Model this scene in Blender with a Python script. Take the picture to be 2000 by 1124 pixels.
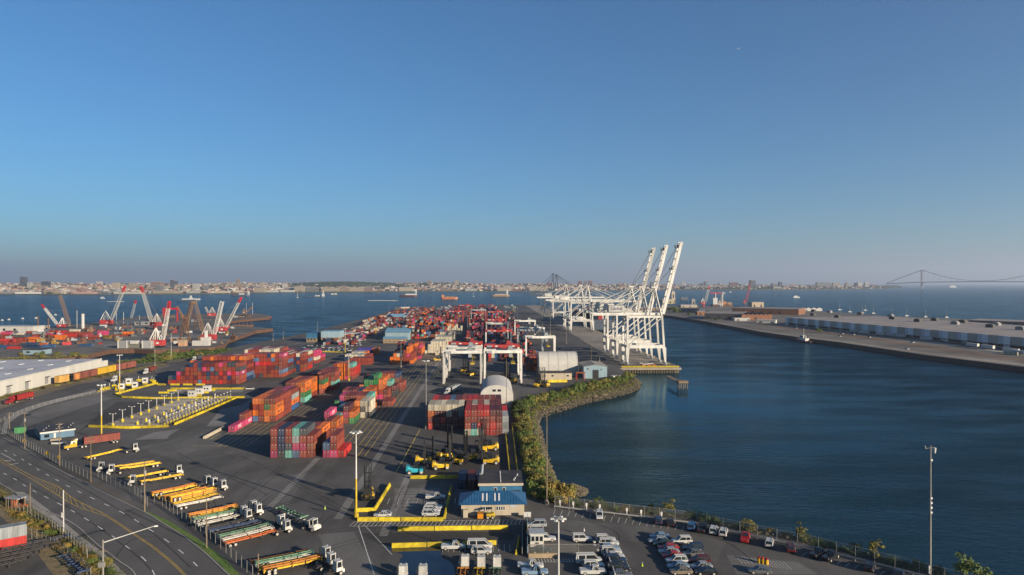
import bpy, math, random
from math import sin, cos, tan, pi, radians, atan2, hypot, floor, sqrt
from mathutils import Vector, Matrix
R = random.Random(7)
for _o in list(bpy.data.objects): bpy.data.objects.remove(_o)
SC = bpy.context.scene
COL = SC.collection
# ------------------------------------------------------------------ camera, sky, sun, exposure
HC, FPX, HORZ = 62.0, 1335.0, 553.0           # camera height, focal length and horizon row (2000 px wide picture)
YAW = radians(1.93)                            # the yard's long axis is world +Y; the camera looks a little to one side of it
cam_d = bpy.data.cameras.new('camera'); cam = bpy.data.objects.new('camera', cam_d); COL.objects.link(cam)
cam_d.sensor_width = 36.0; cam_d.lens = FPX / 2000 * 36.0
cam_d.clip_start = 1.0; cam_d.clip_end = 90000.0
cam.location = (0, 0, HC)
cam.rotation_euler = (radians(90) - math.atan((562 - HORZ) / FPX), 0, -YAW)
SC.camera = cam
SUN_EL = radians(14.5)
SUN_AZ = (0.759, -0.646)                       # horizontal direction towards the sun
world = bpy.data.worlds.new('World'); SC.world = world; world.use_nodes = True
_nt = world.node_tree
_sky = _nt.nodes.new('ShaderNodeTexSky'); _sky.sky_type = 'NISHITA'; _sky.sun_disc = False
_sky.sun_elevation = SUN_EL; _sky.sun_rotation = atan2(SUN_AZ[0], SUN_AZ[1])
_sky.altitude = 0; _sky.air_density = 1.0; _sky.dust_density = 0.4; _sky.ozone_density = 6.0
_bg = _nt.nodes['Background']; _bg.inputs[1].default_value = 0.057
_tint = _nt.nodes.new('ShaderNodeVectorMath'); _tint.operation = 'MULTIPLY'; _tint.inputs[1].default_value = (0.79, 1.06, 1.08)
_nt.links.new(_sky.outputs[0], _tint.inputs[0]); _nt.links.new(_tint.outputs[0], _bg.inputs[0])
sun_d = bpy.data.lights.new('sun', 'SUN'); sun = bpy.data.objects.new('sun', sun_d); COL.objects.link(sun)
sun_d.energy = 5.0; sun_d.angle = radians(0.5); sun_d.color = (1.0, 0.84, 0.64)
sun.rotation_euler = Vector((SUN_AZ[0] * cos(SUN_EL), SUN_AZ[1] * cos(SUN_EL), sin(SUN_EL))).to_track_quat('Z', 'Y').to_euler()
SC.view_settings.view_transform = 'Standard'; SC.view_settings.look = 'None'
SC.view_settings.exposure = 1.0; SC.view_settings.gamma = 1.0
SC.render.engine = 'CYCLES'
SC.cycles.use_denoising = True
SC.cycles.max_bounces = 5; SC.cycles.diffuse_bounces = 2; SC.cycles.glossy_bounces = 3
SC.cycles.volume_bounces = 0; SC.cycles.transparent_max_bounces = 8
SC.cycles.sample_clamp_indirect = 4.0

# ------------------------------------------------------------------ helpers
def P(px, py, z=0.0):
    """a photo pixel on the level z -> world x, y"""
    s = (py - HORZ) / (HC - z)
    d = FPX / s; cx = (px - 1000) / s
    return (cx * cos(YAW) + d * sin(YAW), -cx * sin(YAW) + d * cos(YAW))
def PD(px, py, d):
    """a photo pixel at depth d along the view -> world x, y, z"""
    cx = (px - 1000) * d / FPX
    return (cx * cos(YAW) + d * sin(YAW), -cx * sin(YAW) + d * cos(YAW), HC - (py - HORZ) * d / FPX)
def lin(c):
    if isinstance(c, str): c = [int(c[i:i + 2], 16) / 255 for i in (0, 2, 4)]
    return tuple(x / 12.92 if x <= 0.04045 else ((x + 0.055) / 1.055) ** 2.4 for x in c)
MATS = {}
def mat(name, col, rough=0.6, var=0.12, scale=0.6, metal=0.0, spec=0.4, coord='Object', streak=False, bump=0.0):
    """painted or plain surface: base colour with two scales of noise, optional vertical dirt streaks"""
    if name in MATS: return MATS[name]
    c = lin(col) if isinstance(col, str) else col
    m = bpy.data.materials.new(name); m.use_nodes = True; MATS[name] = m
    nt = m.node_tree; b = nt.nodes['Principled BSDF']
    b.inputs['Roughness'].default_value = rough; b.inputs['Metallic'].default_value = metal
    b.inputs['Specular IOR Level'].default_value = spec
    m.diffuse_color = (*c, 1)
    if var <= 0:
        b.inputs['Base Color'].default_value = (*c, 1); return m
    tc = nt.nodes.new('ShaderNodeTexCoord'); oi = nt.nodes.new('ShaderNodeObjectInfo')
    mp = nt.nodes.new('ShaderNodeMapping')
    if streak: mp.inputs['Scale'].default_value = (1, 1, 0.12)
    add = nt.nodes.new('ShaderNodeVectorMath'); add.operation = 'ADD'
    mul = nt.nodes.new('ShaderNodeVectorMath'); mul.operation = 'SCALE'; mul.inputs['Scale'].default_value = 50
    cmb = nt.nodes.new('ShaderNodeCombineXYZ')
    nt.links.new(oi.outputs['Random'], cmb.inputs[0]); nt.links.new(oi.outputs['Random'], cmb.inputs[1])
    nt.links.new(cmb.outputs[0], mul.inputs[0])
    nt.links.new(tc.outputs[coord], mp.inputs[0]); nt.links.new(mp.outputs[0], add.inputs[0]); nt.links.new(mul.outputs[0], add.inputs[1])
    n1 = nt.nodes.new('ShaderNodeTexNoise'); n1.inputs['Scale'].default_value = scale; n1.inputs['Detail'].default_value = 6; n1.inputs['Roughness'].default_value = 0.65
    nt.links.new(add.outputs[0], n1.inputs['Vector'])
    rmp = nt.nodes.new('ShaderNodeMapRange'); rmp.inputs[1].default_value = 0.25; rmp.inputs[2].default_value = 0.75
    rmp.inputs[3].default_value = 1 - 1.6 * var; rmp.inputs[4].default_value = 1 + 1.2 * var
    nt.links.new(n1.outputs[0], rmp.inputs[0])
    rr = nt.nodes.new('ShaderNodeMapRange'); rr.inputs[3].default_value = 1 - var; rr.inputs[4].default_value = 1 + var
    nt.links.new(oi.outputs['Random'], rr.inputs[0])
    mm = nt.nodes.new('ShaderNodeMath'); mm.operation = 'MULTIPLY'
    nt.links.new(rmp.outputs[0], mm.inputs[0]); nt.links.new(rr.outputs[0], mm.inputs[1])
    sc = nt.nodes.new('ShaderNodeVectorMath'); sc.operation = 'SCALE'; sc.inputs[0].default_value = c
    nt.links.new(mm.outputs[0], sc.inputs['Scale']); nt.links.new(sc.outputs[0], b.inputs['Base Color'])
    if bump:
        bp = nt.nodes.new('ShaderNodeBump'); bp.inputs['Strength'].default_value = bump
        nt.links.new(n1.outputs[0], bp.inputs['Height']); nt.links.new(bp.outputs[0], b.inputs['Normal'])
    return m
class MB:
    """collects faces; build() links them as one mesh object"""
    def __init__(s): s.v = []; s.f = []; s.mi = []
    def add(s, vs, fs, m=0):
        k = len(s.v); s.v += [tuple(v) for v in vs]
        s.f += [tuple(i + k for i in f) for f in fs]; s.mi += [m] * len(fs); return s
    def box(s, x0, x1, y0, y1, z0, z1, m=0):
        return s.add([(x0, y0, z0), (x1, y0, z0), (x1, y1, z0), (x0, y1, z0), (x0, y0, z1), (x1, y0, z1), (x1, y1, z1), (x0, y1, z1)],
                     [(3, 2, 1, 0), (4, 5, 6, 7), (0, 1, 5, 4), (1, 2, 6, 5), (2, 3, 7, 6), (3, 0, 4, 7)], m)
    def cbox(s, c, d, rz=0, m=0):
        x, y, z = d[0] / 2, d[1] / 2, d[2] / 2; ca, sa = cos(rz), sin(rz); vs = []
        for zz in (-z, z):
            for xx, yy in ((-x, -y), (x, -y), (x, y), (-x, y)): vs.append((c[0] + xx * ca - yy * sa, c[1] + xx * sa + yy * ca, c[2] + zz))
        return s.add(vs, [(3, 2, 1, 0), (4, 5, 6, 7), (0, 1, 5, 4), (1, 2, 6, 5), (2, 3, 7, 6), (3, 0, 4, 7)], m)
    def beam(s, p, q, w, h, m=0):
        """rectangular bar from p to q, w wide (level), h tall"""
        p, q = Vector(p), Vector(q); d = (q - p).normalized()
        up = Vector((0, 0, 1)) if abs(d.z) < 0.98 else Vector((0, 1, 0))
        a = d.cross(up).normalized(); b = a.cross(d).normalized(); vs = []
        for e in (p, q):
            for i, j in ((-1, -1), (1, -1), (1, 1), (-1, 1)): vs.append(e + a * (i * w / 2) + b * (j * h / 2))
        return s.add(vs, [(0, 1, 2, 3), (7, 6, 5, 4), (0, 4, 5, 1), (1, 5, 6, 2), (2, 6, 7, 3), (3, 7, 4, 0)], m)
    def tube(s, p, q, r, r2=None, n=6, m=0, cap=True):
        p, q = Vector(p), Vector(q); r2 = r if r2 is None else r2; d = (q - p)
        if d.length < 1e-6: return s
        d.normalize(); up = Vector((0, 0, 1)) if abs(d.z) < 0.98 else Vector((0, 1, 0))
        a = d.cross(up).normalized(); b = d.cross(a).normalized(); vs = []
        for e, rr in ((p, r), (q, r2)):
            for k in range(n): t = 2 * pi * (k + 0.5) / n; vs.append(e + a * (rr * cos(t)) + b * (rr * sin(t)))
        fs = [(k, (k + 1) % n, n + (k + 1) % n, n + k) for k in range(n)]
        if cap: fs += [tuple(range(n - 1, -1, -1)), tuple(range(n, 2 * n))]
        return s.add(vs, fs, m)
    def prism(s, poly, z0, z1, m=0, mt=None, bottom=True):
        a = sum(poly[i][0] * poly[(i + 1) % len(poly)][1] - poly[(i + 1) % len(poly)][0] * poly[i][1] for i in range(len(poly)))
        if a < 0: poly = poly[::-1]
        n = len(poly); k = len(s.v)
        s.v += [(p[0], p[1], z0) for p in poly] + [(p[0], p[1], z1) for p in poly]
        s.f.append(tuple(range(k + n, k + 2 * n))); s.mi.append(m if mt is None else mt)
        if bottom: s.f.append(tuple(range(k + n - 1, k - 1, -1))); s.mi.append(m)
        for i in range(n): j = (i + 1) % n; s.f.append((k + i, k + j, k + n + j, k + n + i)); s.mi.append(m)
        return s
    def extrude(s, prof, axis, a0, a1, m=0):
        """2-D profile [(u, z)] pushed along axis 'x' or 'y' from a0 to a1"""
        f = (lambda u, z, a: (a, u, z)) if axis == 'x' else (lambda u, z, a: (u, a, z)); n = len(prof)
        vs = [f(u, z, a0) for u, z in prof] + [f(u, z, a1) for u, z in prof]
        fs = [tuple(range(n)), tuple(range(2 * n - 1, n - 1, -1))] + [(i, i + n, (i + 1) % n + n, (i + 1) % n) for i in range(n)]
        return s.add(vs, fs, m)
    def wheel(s, c, r, w, axis='x', n=10, m=0):
        h = Vector((w / 2, 0, 0)) if axis == 'x' else Vector((0, w / 2, 0)); c = Vector(c)
        return s.tube(c - h, c + h, r, n=n, m=m)
    def mesh(s, name, mats):
        me = bpy.data.meshes.new(name); me.from_pydata(s.v, [], s.f)
        for m in (mats if isinstance(mats, (list, tuple)) else [mats]): me.materials.append(m)
        if any(s.mi): me.polygons.foreach_set('material_index', s.mi)
        me.validate(); me.update(); return me
    def build(s, name, mats, parent=None, loc=None, rz=0):
        return put(name, s.mesh(name, mats), parent, loc, rz)
def put(name, me, parent=None, loc=None, rz=0):
    o = bpy.data.objects.new(name, me); COL.objects.link(o)
    if parent: o.parent = parent
    if loc: o.location = loc
    if rz: o.rotation_euler = (0, 0, rz)
    return o
def tag(o, label=None, cat=None, group=None, kind=None):
    if label: o['label'] = label
    if cat: o['category'] = cat
    if group: o['group'] = group
    if kind: o['kind'] = kind
    return o
def thing(name, label, cat, loc=(0, 0, 0), rz=0, group=None):
    o = bpy.data.objects.new(name, None); COL.objects.link(o); o.location = loc; o.rotation_euler = (0, 0, rz)
    return tag(o, label, cat, group)
def kids(o): return [c for c in KID.get(o.name, [])] if o.name in KID else list(o.children)
KID = {}
def dup(root, loc, rz=0, label=None, group=None, paint=None, scale=None):
    """copy of a thing with copies of its parts and sub-parts; paint = {part name stem: material}"""
    if root.name not in KID:
        KID[root.name] = list(root.children)
        for c in KID[root.name]: KID[c.name] = list(c.children)
    r = root.copy(); COL.objects.link(r); r.location = loc; r.rotation_euler = (0, 0, rz)
    if label: r['label'] = label
    if group: r['group'] = group
    if scale: r.scale = scale
    def cp(ch, par):
        c = ch.copy(); COL.objects.link(c); c.parent = par
        st = ch.name.split('.')[0]
        if paint and st in paint:
            c.material_slots[0].link = 'OBJECT'; c.material_slots[0].material = paint[st]
        return c
    for ch in KID[root.name]:
        c = cp(ch, r)
        for g in KID.get(ch.name, []): cp(g, c)
    if paint and root.type == 'MESH' and 'self' in paint:
        r.material_slots[0].link = 'OBJECT'; r.material_slots[0].material = paint['self']
    return r
ORD = ['first', 'second', 'third', 'fourth', 'fifth', 'sixth', 'seventh', 'eighth', 'ninth', 'tenth', 'eleventh', 'twelfth', 'thirteenth', 'fourteenth', 'fifteenth', 'sixteenth', 'seventeenth', 'eighteenth', 'nineteenth', 'twentieth'] + ['twenty-' + x for x in ['first', 'second', 'third', 'fourth', 'fifth', 'sixth', 'seventh', 'eighth', 'ninth']] + ['thirtieth'] + ['thirty-' + x for x in ['first', 'second', 'third', 'fourth', 'fifth', 'sixth', 'seventh', 'eighth', 'ninth']]
def tris(poly):
    from mathutils.geometry import tessellate_polygon
    return tessellate_polygon([[Vector((p[0], p[1], 0)) for p in poly]])
def slab(name, px, z0, z1, m, kind='structure', msides=None, world_pts=False, zp=None):
    """land or sheet from an outline (photo pixels on level zp, or world points)"""
    poly = [p if world_pts else P(p[0], p[1], z1 if zp is None else zp) for p in px]
    a = sum(poly[i][0] * poly[(i + 1) % len(poly)][1] - poly[(i + 1) % len(poly)][0] * poly[i][1] for i in range(len(poly)))
    if a < 0: poly = poly[::-1]
    b = MB(); n = len(poly)
    b.v = [(x, y, z1) for x, y in poly]
    for t in tris(poly):
        t = tuple(t); v = [poly[i] for i in t]
        if (v[1][0] - v[0][0]) * (v[2][1] - v[0][1]) - (v[2][0] - v[0][0]) * (v[1][1] - v[0][1]) < 0: t = t[::-1]
        b.f.append(t); b.mi.append(0)
    if z0 is not None:
        b.v += [(x, y, z0) for x, y in poly]
        for i in range(n): j = (i + 1) % n; b.f.append((n + i, n + j, j, i)); b.mi.append(1 if msides else 0)
    o = b.build(name, [m, msides] if msides else [m])
    if kind: o['kind'] = kind
    return o
def ribbon(b, pts, w, z, m=0, off=0.0):
    """flat strip of width w along world points"""
    n = len(pts); L = []
    for i in range(n):
        a = Vector(pts[max(0, i - 1)][:2]); c = Vector(pts[min(n - 1, i + 1)][:2]); d = (c - a).normalized(); nr = Vector((-d.y, d.x)); p = Vector(pts[i][:2])
        L.append((p + nr * (off + w / 2), p + nr * (off - w / 2)))
    vs = []
    for a, c in L: vs += [(a.x, a.y, z), (c.x, c.y, z)]
    b.add(vs, [(2 * i, 2 * i + 1, 2 * i + 3, 2 * i + 2) for i in range(n - 1)], m); return b
def resample(pts, step):
    out = [Vector(pts[0][:2])]; acc = 0
    for i in range(len(pts) - 1):
        a, c = Vector(pts[i][:2]), Vector(pts[i + 1][:2]); L = (c - a).length; n = max(1, int(round(L / step)))
        for k in range(1, n + 1): out.append(a.lerp(c, k / n))
    return out
# ------------------------------------------------------------------ water and haze
WZ = -4.0
def water_mat():
    m = bpy.data.materials.new('water'); m.use_nodes = True; nt = m.node_tree; b = nt.nodes['Principled BSDF']
    b.inputs['Roughness'].default_value = 0.1; b.inputs['IOR'].default_value = 1.33; b.inputs['Specular IOR Level'].default_value = 0.2
    geo = nt.nodes.new('ShaderNodeNewGeometry')
    def noise(scale, detail, sx, sy, rot=0.35):
        mp = nt.nodes.new('ShaderNodeMapping'); mp.inputs['Scale'].default_value = (sx, sy, 1); mp.inputs['Rotation'].default_value = (0, 0, rot)
        n = nt.nodes.new('ShaderNodeTexNoise'); n.inputs['Scale'].default_value = scale; n.inputs['Detail'].default_value = detail; n.inputs['Roughness'].default_value = 0.6
        nt.links.new(geo.outputs['Position'], mp.inputs[0]); nt.links.new(mp.outputs[0], n.inputs['Vector']); return n
    big = noise(0.006, 5, 0.6, 1.6, 0.15); mid = noise(0.03, 4, 0.5, 1.6)
    w1 = noise(0.42, 5, 0.55, 1.3); w2 = noise(1.3, 3, 0.7, 1.2, -0.2)
    mix = nt.nodes.new('ShaderNodeMix'); mix.data_type = 'RGBA'
    mix.inputs[6].default_value = (0.0008, 0.012, 0.023, 1); mix.inputs[7].default_value = (0.0016, 0.021, 0.037, 1)
    rm = nt.nodes.new('ShaderNodeMapRange'); rm.inputs[1].default_value = 0.38; rm.inputs[2].default_value = 0.64
    nt.links.new(big.outputs[0], rm.inputs[0]); nt.links.new(rm.outputs[0], mix.inputs[0]); nt.links.new(mix.outputs[2], b.inputs['Base Color'])
    # wind patches: rougher and smoother water
    r2 = nt.nodes.new('ShaderNodeMapRange'); r2.inputs[1].default_value = 0.4; r2.inputs[2].default_value = 0.62; r2.inputs[3].default_value = 0.3; r2.inputs[4].default_value = 1.0
    nt.links.new(mid.outputs[0], r2.inputs[0])
    ad = nt.nodes.new('ShaderNodeMath'); ad.operation = 'MULTIPLY_ADD'; ad.inputs[1].default_value = 0.35
    nt.links.new(w2.outputs[0], ad.inputs[0]); nt.links.new(w1.outputs[0], ad.inputs[2])
    vd = nt.nodes.new('ShaderNodeVectorMath'); vd.operation = 'DISTANCE'; vd.inputs[1].default_value = (85, 400, WZ); nt.links.new(geo.outputs['Position'], vd.inputs[0])
    cm = nt.nodes.new('ShaderNodeMapRange'); cm.inputs[1].default_value = 30; cm.inputs[2].default_value = 190; cm.inputs[3].default_value = 0.05; cm.inputs[4].default_value = 1.0; nt.links.new(vd.outputs['Value'], cm.inputs[0])
    r3 = nt.nodes.new('ShaderNodeMath'); r3.operation = 'MULTIPLY'; nt.links.new(r2.outputs[0], r3.inputs[0]); nt.links.new(cm.outputs[0], r3.inputs[1]); r2 = r3
    bp = nt.nodes.new('ShaderNodeBump'); bp.inputs['Distance'].default_value = 1.7
    nt.links.new(ad.outputs[0], bp.inputs['Height']); nt.links.new(r2.outputs[0], bp.inputs['Strength']); nt.links.new(bp.outputs[0], b.inputs['Normal'])
    b.inputs['Specular IOR Level'].default_value = 0.0
    gl = nt.nodes.new('ShaderNodeBsdfGlossy'); gl.inputs['Color'].default_value = (0.46, 0.71, 0.84, 1); gl.inputs['Roughness'].default_value = 0.1; nt.links.new(bp.outputs[0], gl.inputs['Normal'])
    fr = nt.nodes.new('ShaderNodeFresnel'); fr.inputs[0].default_value = 1.33; nt.links.new(bp.outputs[0], fr.inputs['Normal'])
    fm = nt.nodes.new('ShaderNodeMath'); fm.operation = 'MULTIPLY'; fm.use_clamp = True; fm.inputs[1].default_value = 0.8; nt.links.new(fr.outputs[0], fm.inputs[0])
    mx = nt.nodes.new('ShaderNodeMixShader'); nt.links.new(fm.outputs[0], mx.inputs[0]); nt.links.new(b.outputs[0], mx.inputs[1]); nt.links.new(gl.outputs[0], mx.inputs[2])
    nt.links.new(mx.outputs[0], nt.nodes['Material Output'].inputs['Surface'])
    return m
wb = MB()
wb.add([(-40000, -900, WZ), (40000, -900, WZ), (40000, 42000, WZ), (-40000, 42000, WZ)], [(0, 1, 2, 3)])
water = wb.build('water', water_mat()); water['kind'] = 'structure'
def haze():
    m = bpy.data.materials.new('haze'); m.use_nodes = True; nt = m.node_tree
    for n in list(nt.nodes):
        if n.type != 'OUTPUT_MATERIAL': nt.nodes.remove(n)
    v = nt.nodes.new('ShaderNodeVolumePrincipled'); v.inputs['Color'].default_value = (0.70, 0.80, 0.98, 1); v.inputs['Density'].default_value = HAZE
    v.inputs['Anisotropy'].default_value = 0.32
    nt.links.new(v.outputs[0], nt.nodes['Material Output'].inputs['Volume'])
    b = MB(); b.box(-41000, 41000, -1000, 43000, -9, 880)
    o = b.build('haze', m); o['kind'] = 'stuff'
HAZE = 6e-5
haze()
# ------------------------------------------------------------------ ground, roads, paint
def asphalt(name, base, patch=0.25, tint=(1.0, 0.955, 0.90), track=None):
    m = bpy.data.materials.new(name); m.use_nodes = True; nt = m.node_tree; b = nt.nodes['Principled BSDF']
    b.inputs['Roughness'].default_value = 0.92; b.inputs['Specular IOR Level'].default_value = 0.25
    geo = nt.nodes.new('ShaderNodeNewGeometry')
    def nz(scale, det, sc=(1, 1, 1), rough=0.6):
        mp = nt.nodes.new('ShaderNodeMapping'); mp.inputs['Scale'].default_value = sc
        n = nt.nodes.new('ShaderNodeTexNoise'); n.inputs['Scale'].default_value = scale; n.inputs['Detail'].default_value = det; n.inputs['Roughness'].default_value = rough
        nt.links.new(geo.outputs['Position'], mp.inputs[0]); nt.links.new(mp.outputs[0], n.inputs['Vector']); return n
    def rng(src, a, c, lo, hi):
        r = nt.nodes.new('ShaderNodeMapRange'); r.inputs[1].default_value = a; r.inputs[2].default_value = c; r.inputs[3].default_value = lo; r.inputs[4].default_value = hi
        nt.links.new(src, r.inputs[0]); return r.outputs[0]
    def mul(a, c):
        k = nt.nodes.new('ShaderNodeMath'); k.operation = 'MULTIPLY'; nt.links.new(a, k.inputs[0]); nt.links.new(c, k.inputs[1]); return k.outputs[0]
    v = rng(nz(0.018, 5).outputs[0], 0.3, 0.7, 1 - patch, 1 + patch)
    v = mul(v, rng(nz(0.16, 6, (1, 0.35, 1)).outputs[0], 0.3, 0.7, 1 - patch * 0.6, 1 + patch * 0.6))
    v = mul(v, rng(nz(1.6, 4).outputs[0], 0.25, 0.75, 0.86, 1.14))
    v = mul(v, rng(nz(0.07, 3, (1, 0.12, 1)).outputs[0], 0.6, 0.72, 1.0, 0.72))          # oily wheel tracks along the lanes
    vo = nt.nodes.new('ShaderNodeTexVoronoi'); vo.inputs['Scale'].default_value = 0.028; vo.feature = 'F1'; vo.distance = 'CHEBYCHEV'
    nt.links.new(geo.outputs['Position'], vo.inputs['Vector'])
    sp = nt.nodes.new('ShaderNodeSeparateColor'); nt.links.new(vo.outputs['Color'], sp.inputs[0])
    v = mul(v, rng(sp.outputs[0], 0, 1, 1 - patch * 0.35, 1 + patch * 0.35))              # repaved patches
    s = nt.nodes.new('ShaderNodeVectorMath'); s.operation = 'SCALE'; s.inputs[0].default_value = tuple(base * t for t in tint)
    nt.links.new(v, s.inputs['Scale']); nt.links.new(s.outputs[0], b.inputs['Base Color'])
    return m
M_ASPH = asphalt('yard_asphalt', 0.078, 0.36)
M_ROAD = asphalt('road_asphalt', 0.088, 0.2)
M_CONC = asphalt('concrete', 0.22, 0.25, (1.0, 0.88, 0.72))
M_STRIP = asphalt('strip_concrete', 0.17, 0.25, (1.0, 0.96, 0.9))
M_WALK = asphalt('sidewalk_concrete', 0.25, 0.25, (1.0, 0.94, 0.85))
M_QUAYW = mat('quay_wall', (0.06, 0.05, 0.042), 0.9, 0.3, 0.3)
M_DIRT = asphalt('dry_earth', 0.14, 0.4, (1.0, 0.8, 0.55))
def grassy(name, c1, c2, c3):
    m = bpy.data.materials.new(name); m.use_nodes = True; nt = m.node_tree; b = nt.nodes['Principled BSDF']; b.inputs['Roughness'].default_value = 0.95
    geo = nt.nodes.new('ShaderNodeNewGeometry')
    def nz(sc, d):
        n = nt.nodes.new('ShaderNodeTexNoise'); n.inputs['Scale'].default_value = sc; n.inputs['Detail'].default_value = d; n.inputs['Roughness'].default_value = 0.7
        nt.links.new(geo.outputs['Position'], n.inputs['Vector']); return n.outputs[0]
    r = nt.nodes.new('ShaderNodeValToRGB'); r.color_ramp.elements[0].position = 0.36; r.color_ramp.elements[0].color = (*c1, 1)
    r.color_ramp.elements[1].position = 0.66; r.color_ramp.elements[1].color = (*c3, 1); e = r.color_ramp.elements.new(0.5); e.color = (*c2, 1)
    nt.links.new(nz(0.35, 8), r.inputs[0]); nt.links.new(r.outputs[0], b.inputs['Base Color'])
    bp = nt.nodes.new('ShaderNodeBump'); bp.inputs['Strength'].default_value = 0.8; bp.inputs['Distance'].default_value = 0.3
    nt.links.new(nz(3, 4), bp.inputs['Height']); nt.links.new(bp.outputs[0], b.inputs['Normal'])
    return m
M_VERGE = grassy('verge_grass', (0.05, 0.10, 0.012), (0.085, 0.15, 0.018), (0.12, 0.15, 0.03))
M_SCRUB = grassy('scrub_ground', (0.05, 0.06, 0.02), (0.16, 0.12, 0.06), (0.22, 0.16, 0.09))
M_BANK = grassy('bank_soil', (0.05, 0.05, 0.03), (0.10, 0.085, 0.055), (0.16, 0.13, 0.09))
WATER_EDGE = [(1900, 1148), (1830, 1116), (1700, 1088), (1560, 1056), (1420, 1026), (1300, 1008), (1200, 992), (1160, 985), (1128, 978), (1113, 966), (1092, 950), (1078, 936), (1068, 918), (1058, 895), (1050, 865), (1044, 835), (1038, 812), (1042, 800), (1066, 793), (1100, 784), (1140, 772), (1180, 765), (1215, 757), (1238, 748), (1243, 738)]
QX0, QX1, QY0, QY1 = 101.0, 139.5, 497.0, 1880.0           # quay apron
def qx(y): return QX1
_edge = [P(x, y, 0) for x, y in WATER_EDGE]
LAND = [P(2900, 1300), *_edge, (QX0 - 6, QY0), (QX1, QY0), (QX1, QY1), *[P(*p) for p in [(1000, 596), (900, 597), (830, 599), (806, 600), (770, 604), (750, 611), (716, 621), (680, 630), (626, 644), (550, 661), (487, 672), (446, 681), (400, 690), (340, 700), (280, 706), (230, 707), (148, 705), (0, 706), (-250, 706)]], P(-700, 760), P(-900, 1000), (-330, 60), (-260, 20), (260, 20)]
yard = slab('ground', LAND, -7, 0, M_ASPH, msides=M_BANK, world_pts=True)
# quay apron laid on top of the yard, and its face on piles at the near end
slab('quay_apron', [(QX0, QY0 + 18), (QX1 - 0.3, QY0 + 18), (QX1 - 0.3, QY1), (QX0, QY1)], None, 0.004, M_CONC, world_pts=True)
# --- public road
ROADC = [P(-420, 800), P(-150, 843), P(0, 902), P(61, 934.5), P(119, 967), P(199, 1005), P(260, 1045), P(306, 1077), P(358, 1124), (-50, 128), (-37, 108), (-18, 80), (-4, 56)]
ROADR = [P(-420, 775), P(-150, 812), P(0, 856), P(92, 908), P(171, 950), P(275, 1000), P(312, 1022), P(350, 1046), P(397, 1082), P(441, 1123.5), (-42, 131), (-29, 112), (-9, 84), (6, 58)]
ROADL = [P(-420, 822), P(-150, 872), P(0, 946), P(55, 982), P(138, 1022), P(184, 1061), P(226, 1094), P(266, 1130), (-62, 124), (-50, 103), (-32, 75), (-18, 50)]
def smooth(pts, k=6):
    pts = [Vector(p[:2]) for p in pts]; out = []
    for i in range(len(pts) - 1):
        a, b, c, d = pts[max(i - 1, 0)], pts[i], pts[i + 1], pts[min(i + 2, len(pts) - 1)]
        for j in range(k):
            t = j / k; out.append(0.5 * ((2 * b) + (c - a) * t + (2 * a - 5 * b + 4 * c - d) * t * t + (3 * b - a - 3 * c + d) * t ** 3))
    out.append(pts[-1]); return out
sc_, sr_, sl_ = smooth(ROADC), smooth(ROADR), smooth(ROADL)
slab('road', [tuple(p) for p in sr_] + [tuple(p) for p in reversed(sl_)], None, 0.008, M_ROAD, world_pts=True)
def kerb(name, line, off, m=M_WALK):
    b = MB(); pts = [Vector(p) for p in line]
    for i in range(len(pts) - 1):
        d = (pts[i + 1] - pts[i]).normalized(); n = Vector((-d.y, d.x)) * off
        a, c = pts[i] + n, pts[i + 1] + n; b.beam((a.x, a.y, 0.07), (c.x, c.y, 0.07), 0.3, 0.14)
    o = b.build(name, m); o['kind'] = 'structure'
kerb('road_kerb', sr_, 0.15); kerb('road_kerb', sl_, -0.15)
M_WHITE = mat('road_paint_white', (0.62, 0.61, 0.57), 0.8, 0.25, 0.8)
M_YELP = mat('road_paint_yellow', (0.52, 0.34, 0.045), 0.8, 0.3, 0.5)
M_YELF = mat('road_paint_yellow_faded', (0.60, 0.41, 0.07), 0.85, 0.35, 0.12)
def lerp_line(A, B, t): return [A[min(i, len(A) - 1)].lerp(B[min(i, len(B) - 1)], t) for i in range(min(len(A), len(B)))]
mk = MB()
def dashes(b, line, w, on, off, z, m=0):
    pts = resample(line, 0.5); acc = 0; seg = []; i = 0
    L = 0; cur = [pts[0]]; draw = True; tgt = on
    for p in pts[1:]:
        L += (p - cur[-1]).length if cur else 0; cur.append(p)
        if L >= tgt:
            if draw and len(cur) > 1: ribbon(b, cur, w, z, m)
            cur = [p]; L = 0; draw = not draw; tgt = on if draw else off
wide = [lerp_line(sc_, sr_, .5), lerp_line(sc_, sl_, .5)]
dashes(mk, wide[0], 0.22, 3.0, 6.2, 0.013); dashes(mk, wide[1], 0.22, 3.0, 6.2, 0.013)
mk.build('road_markings', M_WHITE)['kind'] = 'structure'
my = MB()
ci = [i for i, p in enumerate(sc_)]
# gore: a hatched median that opens and closes again
HA = [P(*p) for p in [(0, 897), (55, 928), (83, 940), (100, 946), (116, 954), (142, 975), (200, 1004)]]; HB = [P(*p) for p in [(0, 903), (45, 928), (72, 944), (90, 956), (110, 968), (145, 989), (200, 1008)]]
ha, hb = smooth(HA, 8), smooth(HB, 8)
ribbon(my, ha, 0.2, 0.013); ribbon(my, hb, 0.2, 0.013)
for i in range(10, len(ha) - 3, 2):
    a, b_ = ha[i], hb[min(len(hb) - 1, i + 1)]
    if (a - b_).length > 0.7: ribbon(my, [a, b_], 0.14, 0.0172)
after = [p for p in sc_ if p.y < P(199, 1005)[1] + 0.5]
ribbon(my, after, 0.16, 0.013, off=0.18); ribbon(my, after, 0.16, 0.013, off=-0.18)
before = [p for p in sc_ if p.y > P(0, 902)[1] - 1]
ribbon(my, before, 0.16, 0.013, off=0.2); ribbon(my, before, 0.16, 0.013, off=-0.2)
my.build('road_markings', M_YELP)['kind'] = 'structure'
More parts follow.
